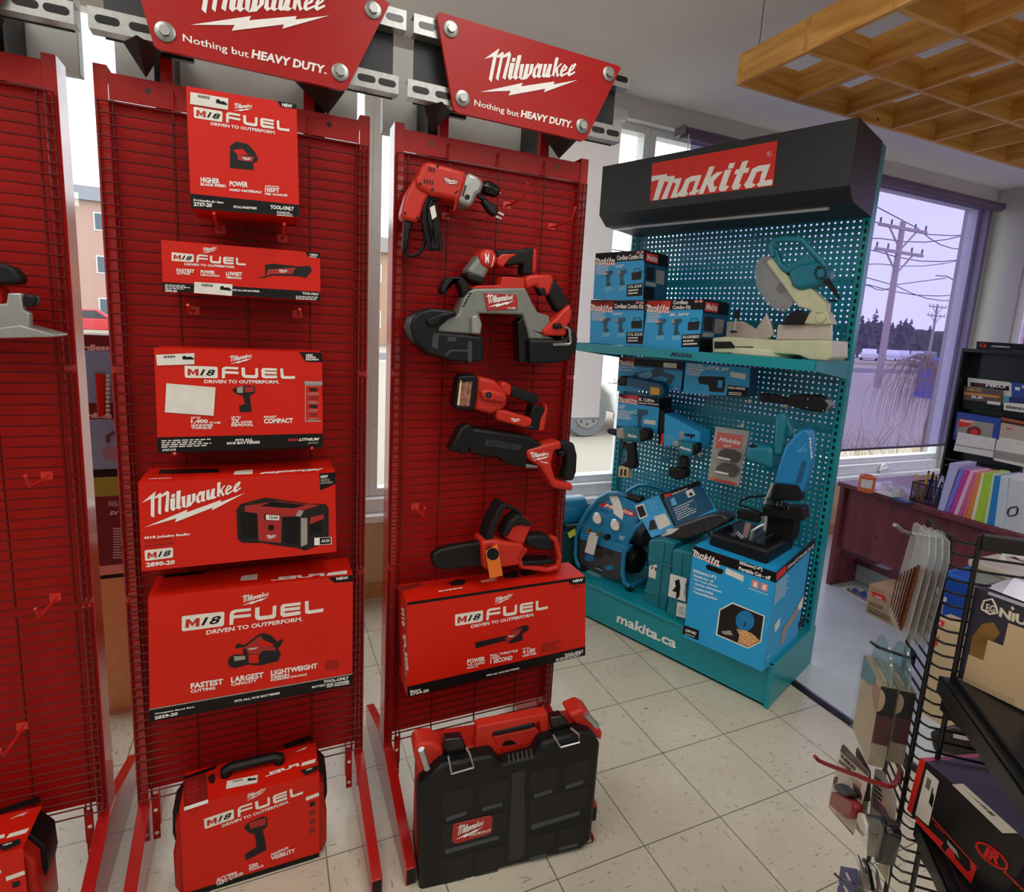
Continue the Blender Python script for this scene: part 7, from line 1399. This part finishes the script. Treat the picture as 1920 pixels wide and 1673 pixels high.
T(M, 'IR', P, c4, (622, 1395), (745, 1478), (640, 1320), RB, .1, .06); T(M, 'Ingersoll', P, c4, (770, 1530), (985, 1740), (785, 1500), RB, .2, .04); M.build('carton', t)
sticker(t, P, c4((190, 740), (285, 830), (205, 1170), (105, 1085)))
M = MB(); dec(M, P, c4((383, 855), (470, 850), (885, 1225), (768, 1226)), OFFW, .002)
for k in range(9):
    w = 6 + (k * 7) % 13; dec(M, P, c4((475 + k * 24, 885 + k * 24), (475 + k * 24 + w, 885 + k * 24 + w), (515 + k * 24 + w, 925 + k * 20 + w), (515 + k * 24, 925 + k * 20)), CBK, .0026)
M.build('barcode_label', t)
P = PL(L0 - pn_ * 0 + V((.17, .02, 0)), pn_)
t = thing('charger_carton', 'black charger carton behind the red ended carton on the lower shelf', 'box', P(*c4((700, 900))[0])); M = MB(); q = [P(*p) for p in c4((435, 680), (600, 632), (935, 900), (1100, 1080), (1000, 1250), (720, 960))]; M.prism(q, -P.n * .10, NB); T(M, 'Chargers', P, c4, (560, 815), (665, 880), (562, 790), CGR); LN(M, P, c4, (650, 780), (790, 840), (630, 680), 6, mat('brown print', '8A6A50', .5)); M.build('carton', t); M = MB(); dec(M, P, c4((735, 900), (935, 1040), (935, 1130), (712, 950)), OFFW, .002); LN(M, P, c4, (760, 960), (925, 1090), (765, 925), 2, CBK); M.build('label', t)
P = PL(L0 + V((.30, .05, 0)), pn_); t = thing('bagged_part', 'black plastic wrapped part with a cut out handle hanging behind the rack wires', 'bagged part', P(*c4((430, 540))[0])); part('bag', t, P, c4((195, 450), (380, 400), (640, 470), (660, 680), (480, 690), (230, 610)), .04, BAG, .012); part('handle_hole', t, P, c4((395, 462), (560, 490), (610, 500), (620, 530), (480, 520), (392, 500)), .003, OFFW, 0, .002)
# things seen through the wires, standing on the office floor
P = PX(2.95); t = thing('recycling_bin', 'blue recycling bin on the floor seen through the wires of the rack', 'bin', PZ(0)(1785, 1190)); q = [P(*p) for p in c3((555, 565), (705, 600), (640, 960), (470, 920))]; z0_, z1_ = min(p.z for p in q), q[0].z; yc = q[0].y
M = MB(); M.prism([(2.95, yc, z1_), (2.95, yc - .26, z1_), (2.98, yc - .24, 0), (2.98, yc - .02, 0)], (.3, 0, 0), mat('blue bin plastic', '1F52B8', .4)); M.build('body', t, bevel=.01); M = MB(); M.tube([(2.95, yc, z1_), (2.95, yc - .26, z1_), (3.25, yc - .26, z1_), (3.25, yc, z1_)], .01, mat('blue bin rim', '3570D6', .4), 8, True); M.build('rim', t); M = MB(); D(M, P, c3, [(505, 775), (568, 790), (562, 832), (500, 815)], OFFW, .012); M.build('sticker', t)
P = PX(2.72); t = thing('storage_box', 'grey translucent storage box standing on the floor behind the rack wires', 'storage box', (2.9, P(1850, 1100).y - .1, 0)); y1 = P(*c3((800, 440))[0]).y; z1_ = P(*c3((800, 440))[0]).z
MB().box((2.72, y1 - .45, 0), (2.92, y1, z1_ - .03), mat('cloudy grey plastic', '8E908C', .35)).build('body', t, bevel=.01); MB().box((2.71, y1 - .46, z1_ - .03), (2.93, y1 + .01, z1_), mat('pale tan lid', 'B5AA98', .4)).build('lid', t, bevel=.006); M = MB(); M.tube([P(*p) for p in c3((1075, 450), (1105, 395), (1200, 390), (1280, 430))], .012, OFFW, 8); M.build('handle', t)
P = PX(2.60); y1 = P(*c3((470, 975))[0]).y; zq = P(*c3((470, 975))[0]).z; t = thing('cardboard_carton', 'small cream carton with a red arrow print on the floor behind the rack wires', 'box', (2.7, y1 - .06, 0)); M = MB(); M.box((2.60, y1 - .13, 0), (2.70, y1, max(zq, .2)), CRM); D(M, P, c3, [(465, 985), (550, 1010), (535, 1060), (455, 1040)], REDL); T(M, 'LA', P, c3, (478, 1035), (512, 1045), (482, 1005), WHT); D(M, P, c3, [(455, 1180), (500, 1140), (480, 1230), (440, 1250)], REDL); M.build('carton', t)
# hooks and hanging packs on the left face of the rack
def SP(o): return PL(A0 - e1 * o, e1)
def rhook(label, m, r, pts, o):
    t = thing('peg_hook', label, 'hook', SP(0.004)(*pts[-1])); n = len(pts); q = [SP(o * (1 - i / (n - 1)) ** .5 + .004)(*p) for i, p in enumerate(pts)]; MB().tube(q, r, m, 8).build('prong', t); M = MB(); c = q[-1]; M.hexa(c - e2 * .012 - V((0, 0, .012)), e2 * .024, e1 * .003, V((0, 0, .03)), m); M.build('clip', t)
HS = mat('worn steel hook', '8F8C84', .3, .9)
rhook('steel hook holding the clear drill bit cards on the wire rack', HS, .0034, c3((85, 120), (110, 130), (160, 180), (250, 205), (430, 240), (520, 262)), .13)
rhook('dark steel hook holding the two blister boxes on the wire rack', mat('dark steel hook', '2A2A2C', .35, .8), .003, c6((372, 172), (400, 190), (460, 235), (600, 285), (760, 340), (900, 378)), .12)
rhook('red coated hook holding the tubing cutter card', mat('red coated hook', '7E1418', .4), .0042, c5((45, 222), (80, 262), (150, 295), (300, 355), (500, 425), (650, 488), (820, 538), (890, 532), (922, 470), (945, 420)), .17)
rhook('chrome hook in front of the blue tags at the bottom of the photo', HS, .0028, c5((240, 1460), (280, 1500), (340, 1545), (480, 1590), (600, 1640), (720, 1660)), .12)
CARD = clear('cloudy clear card', (.88, .90, .90), .22, .10, .12); COP = mat('bronze drill bit', '6A3F22', .3, .7, var=.4, scale=150)
for k in range(4):
    o = .085 - k * .018; P = SP(o); dx_ = k * 62; dy = k * 22
    sh_ = lambda *pp: c3(*[(x + dx_ + (y - 100) * -.0, y + dy) for x, y in pp])
    t = thing('drill_bit_card', ['clear card of seven bronze drill bits, front one on the upper rack hook', 'clear drill bit card directly behind the front one on the rack hook', 'clear drill bit card third from the front on the rack hook', 'clear drill bit card nearest the rack upright on its hook'][k], 'drill bit pack', P(*sh_((165, 1200))[0]), 'clear drill bit cards')
    part('card', t, P, sh_((262, 102), (288, 98), (402, 208), (398, 400), (208, 1110), (165, 1208), (112, 1120), (32, 930), (62, 840), (142, 530)), .0016, CARD, 0, 0, 1, 0)
    for b_ in range(7):
        f0 = b_ / 6; a = P(*sh_((118 + f0 * 190, 575 - f0 * 80))[0], .004); e = P(*sh_((48 + f0 * 92, 880 + f0 * 205))[0], .004); MB().tube([a + (e - a) * (s / 8) for s in range(9)], [.0009 + .0016 * f0 ** 3 + (.0003 if s % 2 else 0) for s in range(9)], COP, 7).build('drill_bit', t)
TAN = mat('tan card print', 'B79A7C', .5); BRN = mat('maroon card print', '4A1C20', .45); CRC = mat('cream card', 'C8BFA2', .5, var=.08, scale=12); TEC = clear('teal tinted shell', (.70, .85, .87), .18, .1, .08); CLR = clear('clear shell', (.96, .97, .98), .015, .06, .05)
for k, (off, pts) in enumerate(((.075, dict(c=(500, 742), r=(692, 782), b=(322, 332), bot=(292, 1690), rb=(445, 1078), rr=(610, 1125))), (.035, dict(c=(742, 800), r=(918, 842), b=(575, 420), bot=(565, 1700), rb=(690, 1140), rr=(858, 1182))))):
    P = SP(off); c = P(*c6(pts['c'])[0]); zc = PZ(c.z); r = zc(*c6(pts['r'])[0]) - c; b = zc(*c6(pts['b'])[0]) - c; zb = P(*c6(pts['bot'])[0]).z; r = e1 * max(.03, r.dot(e1)); b = -e2 * max(.04, min(.12, -b.dot(e2)))
    t = thing('blister_pack', ['boxed blister pack with cream side, front one on the middle rack hook', 'boxed blister pack behind the front one on the middle rack hook'][k], 'blister pack', V((c.x, c.y, zb)), 'boxed blister packs'); h = V((0, 0, zb - c.z)); M = MB()
    M.add([c, c + r, c + r + b, c + b, c + h, c + r + h, c + r + b + h, c + b + h], [(0, 1, 2, 3)], mat('khaki card print', '8E8468', .5)); M.add([c, c + b, c + b + h, c + h], [(0, 1, 2, 3)], CRC); M.add([c, c + r, c + r + h * .36, c + h * .36], [(0, 1, 2, 3)], CBK); M.add([c + h * .36, c + r + h * .36, c + r + h * .72, c + h * .72], [(0, 1, 2, 3)], BRN); M.add([c + h * .72, c + r + h * .72, c + r + h, c + h], [(0, 1, 2, 3)], mat('pale khaki print', '9A9078', .5)); M.add([c + r, c + r + b, c + r + b + h, c + r + h], [(0, 1, 2, 3)], CRC)
    n2 = e2 * .001; M.poly([c + n2 + r * (max(0, .0 + .38 * math.cos(a))) + h * (.18 + .14 * math.sin(a)) for a in [k_ * math.pi / 12 - math.pi / 2 for k_ in range(13)]], TAN); n1 = -e1 * .001; M.poly([c + n1 + b * (max(0, .35 * math.cos(a))) + h * (.18 + .14 * math.sin(a)) for a in [k_ * math.pi / 12 - math.pi / 2 for k_ in range(13)]], TAN)
    M.poly([c + n1 * 1.2 + b * .25, c + n1 * 1.2 + b, c + n1 * 1.2 + b + h * .30, c + n1 * 1.2 + b * .6 + h * .22, c + n1 * 1.2 + b * .3 + h * .12], mat('teal card print', '6E9AA0', .4)); M.poly([c + V((0, 0, .001)) + r * .35 + b * .15, c + V((0, 0, .001)) + r * .6 + b * .15, c + V((0, 0, .001)) + r * .6 + b * .6, c + V((0, 0, .001)) + r * .35 + b * .6], TAN); M.build('card_box', t)
    top = c + r * .5 + b * .5; sh_pts = [top + b * -.5 + V((0, 0, .0))] + [top + b * (-.5 * math.cos(a)) + V((0, 0, .075 * math.sin(a))) for a in [k_ * math.pi / 14 for k_ in range(1, 14)]] + [top + b * .5]
    M = MB(); M.prism(sh_pts, e1 * .004, TEC); M.build('hang_tab', t, smooth=0); M = MB(); M.tube(sh_pts, .0028, CLR, 6); M.build('tab_rim', t)
    g = .006; c_ = c - r.normalized() * g - b.normalized() * g + V((0, 0, g)); M = MB(); M.hexa(c_, r * 1.0 + r.normalized() * 2 * g, b + b.normalized() * 2 * g, h - V((0, 0, g)), CLR); M.build('clear_shell', t, bevel=.006, smooth=0)
# tubing cutter card
P = SP(.06); t = thing('tubing_cutter_card', 'carded red tubing cutter hanging on the red hook', 'tool pack', P(*c5((455, 1060))[0]))
M = MB(); M.prism([P(*p) for p in c5((335, 98), (358, 92), (622, 392), (590, 560), (452, 1066), (185, 758), (240, 480))], e1 * .0015, mat('grey beige card', 'D5CDBB', .5)); D(M, P, c5, [(335, 98), (358, 92), (622, 392), (612, 440), (330, 180), (315, 165)], BRN); D(M, P, c5, [(372, 185), (400, 180), (480, 240), (470, 258), (400, 225)], BLKG, .0009)
T(M, 'TUBING', P, c5, (312, 225), (470, 375), (322, 190), CBK, 0, .05); T(M, 'CUTTER', P, c5, (298, 285), (430, 395), (305, 250), CBK, 0, .05); D(M, P, c5, [(240, 480), (255, 440), (290, 440), (280, 500), (240, 520)], BRN, .0008); D(M, P, c5, [(450, 495), (520, 560), (548, 640), (540, 690), (480, 640), (455, 560)], BRN, .0008); D(M, P, c5, [(430, 440), (545, 510), (525, 565), (445, 470)], TAN, .001); D(M, P, c5, [(195, 765), (450, 1045), (452, 1066), (185, 758)], BRN, .0008); M.build('card', t)
part('cutter_body', t, P, c5((215, 592), (262, 592), (446, 692), (456, 762), (430, 862), (340, 872), (188, 745)), .02, mat('dark red cast', '8A1C1C', .35), .006, .02); part('cutter_knob', t, P, c5((242, 508), (300, 502), (402, 592), (392, 642), (330, 640), (238, 572)), .022, DGREY, .008, .022)
P = SP(.045); t = thing('tubing_cutter_card', 'second tubing cutter card mostly hidden behind the front one on the red hook', 'tool pack', P(*c5((540, 1080))[0])); M = MB(); M.prism([P(*p) for p in c5((490, 132), (512, 128), (640, 380), (640, 560), (560, 1085), (480, 990), (520, 640), (480, 180))], e1 * .0015, mat('grey beige card', 'D5CDBB', .5)); D(M, P, c5, [(490, 132), (512, 128), (640, 380), (640, 700), (560, 700), (480, 190)], BRN); M.build('card', t)
P = SP(.035); t = thing('blister_pack', 'clear blister with a black angled tool and white lens below the boxed blister packs', 'blister pack', P(*c5((760, 1350))[0])); M = MB(); M.prism([P(*p) for p in c5((690, 350), (770, 370), (912, 660), (908, 790), (860, 1340), (600, 1280), (610, 1080), (650, 600))], e1 * .0015, mat('pale grey card', 'A8A49C', .5)); D(M, P, c5, [(670, 640), (800, 780), (900, 990), (880, 1040), (740, 830), (660, 760)], mat('mauve print', '6A4A58', .5)); D(M, P, c5, [(775, 665), (860, 770), (845, 810), (765, 720)], TAN, .001); LN(M, P, c5, (670, 640), (760, 720), (690, 420), 5, CDG); M.build('card', t)
part('tool', t, P, c5((530, 812), (740, 858), (795, 960), (798, 1060), (722, 1352), (655, 1345), (702, 1085), (580, 1062)), .03, BLKG, .008, .03); part('lens', t, P, c5((500, 815), (545, 830), (585, 950), (578, 1068), (520, 1010), (488, 900)), .01, OFFW, .004, .036)
part('clear_shell', t, P, c5((510, 800), (745, 845), (812, 960), (810, 1080), (730, 1370), (600, 1280), (480, 1000)), .045, clear('bright clear shell', (.98, .98, .98), .004, .025, .03), .008, .045, 2, 0)
P = SP(.04); t = thing('hang_card', 'cream hang card corner below the black angled tool blister', 'hang card', P(*c5((820, 1580))[0])); part('card', t, P, c5((690, 1372), (845, 1365), (820, 1585)), .0015, CRC, 0)
for k in range(3):
    P = SP(.085 - k * .02); x = k * 70; t = thing('hand_tool_card', ['blue hang card with white strokes at the bottom, front one on the chrome hook', 'hang card second from the front on the lowest chrome hook', 'hang card third from the front on the lowest chrome hook'][k], 'tool pack', P(*c5((300 + x, 1760))[0])); m_ = mat('deep blue card', '1A2C7A', .4) if k == 0 else mat('steel grey card', '8A8A88', .35)
    M = MB(); M.prism([P(*p) for p in c5((320 + x, 1395 + k * 30), (492 + x, 1425 + k * 30), (470 + x, 1760), (270 + x, 1760), (300 + x, 1540))], e1 * .0015, m_)
    if k == 0: D(M, P, c5, [(370, 1465), (390, 1460), (430, 1540), (420, 1560), (390, 1520)], WHT); D(M, P, c5, [(345, 1610), (360, 1600), (410, 1670), (380, 1680)], WHT); D(M, P, c5, [(280, 1560), (300, 1555), (310, 1600), (290, 1610)], WHT)
    M.build('card', t); M = MB(); M.tube([P(*p, .008) for p in c5((500 + x, 1290 + k * 40), (560 + x, 1450), (600 + x, 1660))], .004, SILV if k != 1 else BLKG, 8); M.build('tool_shaft', t)
# ---- stock seen in the gap left of the middle stand
P = PY(2.45); t = thing('stock_display', 'stacked blue cordless chain saw cartons seen in the gap between the two left red displays', 'display box', (P(208, 900).x, 2.55, 0)); z7_ = crop(100, 600, 3.345)
M = MB(); q = [P(*p) for p in z7_((150, 95), (470, 100), (470, 1620), (150, 1600))]; PB_ = mat('sky blue print', '86BCE6', .5); PM = mat('maroon print', '6E2432', .5); x0, x1 = q[0].x, q[1].x
def band(y0, y1, m): 
    za, zb2 = P(205, 600 + y0 / 3.345).z, P(205, 600 + y1 / 3.345).z; M.box((x0, 2.45, zb2), (x1, 2.62, za), m)
band(98, 195, PM); band(195, 520, PB_); band(520, 622, PM); band(622, 935, PB_); band(935, 985, CDG); band(985, 1105, mat('lime print', '9CB84A', .5)); band(1105, 1540, PM)
band(1540, 1598, mat('pink tray', 'E2A8A2', .5)); band(1598, 1622, BLK); za = P(205, 600 + 1622 / 3.345).z
T(M, 'Cordless Chainsaw', P, z7_, (90, 190), (640, 195), (90, 152), WHT, 0, .04); T(M, 'Cordless Chainsaw', P, z7_, (120, 615), (640, 620), (120, 580), WHT, 0, .04); T(M, 'SV', P, z7_, (352, 1225), (412, 1225), (352, 1198), CBG, .2, .05); LN(M, P, z7_, (345, 1170), (420, 1170), (345, 1135), 4, OFFW); LN(M, P, z7_, (375, 1500), (440, 1500), (375, 1300), 12, OFFW)
M.tube([P(*p, .002) for p in z7_((340, 770), (342, 730), (370, 708), (400, 715))], .005, mat('mauve print', '6A4A58', .5), 6); D(M, P, z7_, [(310, 810), (340, 790), (400, 795), (400, 885), (320, 880)], mat('mauve grey print', '9A94B0', .5)); M.build('printed_box', t); MB().box((x0, 2.45, 0), (x1, 2.62, za), mat('beige pedestal', 'DDB07C', .6)).build('pedestal', t)
P = PY(2.425); t = thing('blister_pack', 'red tool in a ribbed clear pack in front of the blue chain saw cartons', 'blister pack', P(195, 780)); part('red_insert', t, P, z7_((255, 335), (325, 340), (320, 600), (275, 615)), .0245, TR, .006); M = MB(); M.tube([P(*p) for p in z7_((255, 315), (330, 312), (350, 330), (352, 560), (330, 630), (285, 632))], .006, CLR, 8)
for k in range(10): M.lathe(P(*z7_((343, 350 + k * 27))[0]), (0, -1, 0), [(0, .007), (.008, .006), (.012, 0.001)], mat('frosted plastic', 'DADDE0', .3), 10)
M.build('clear_edge', t)
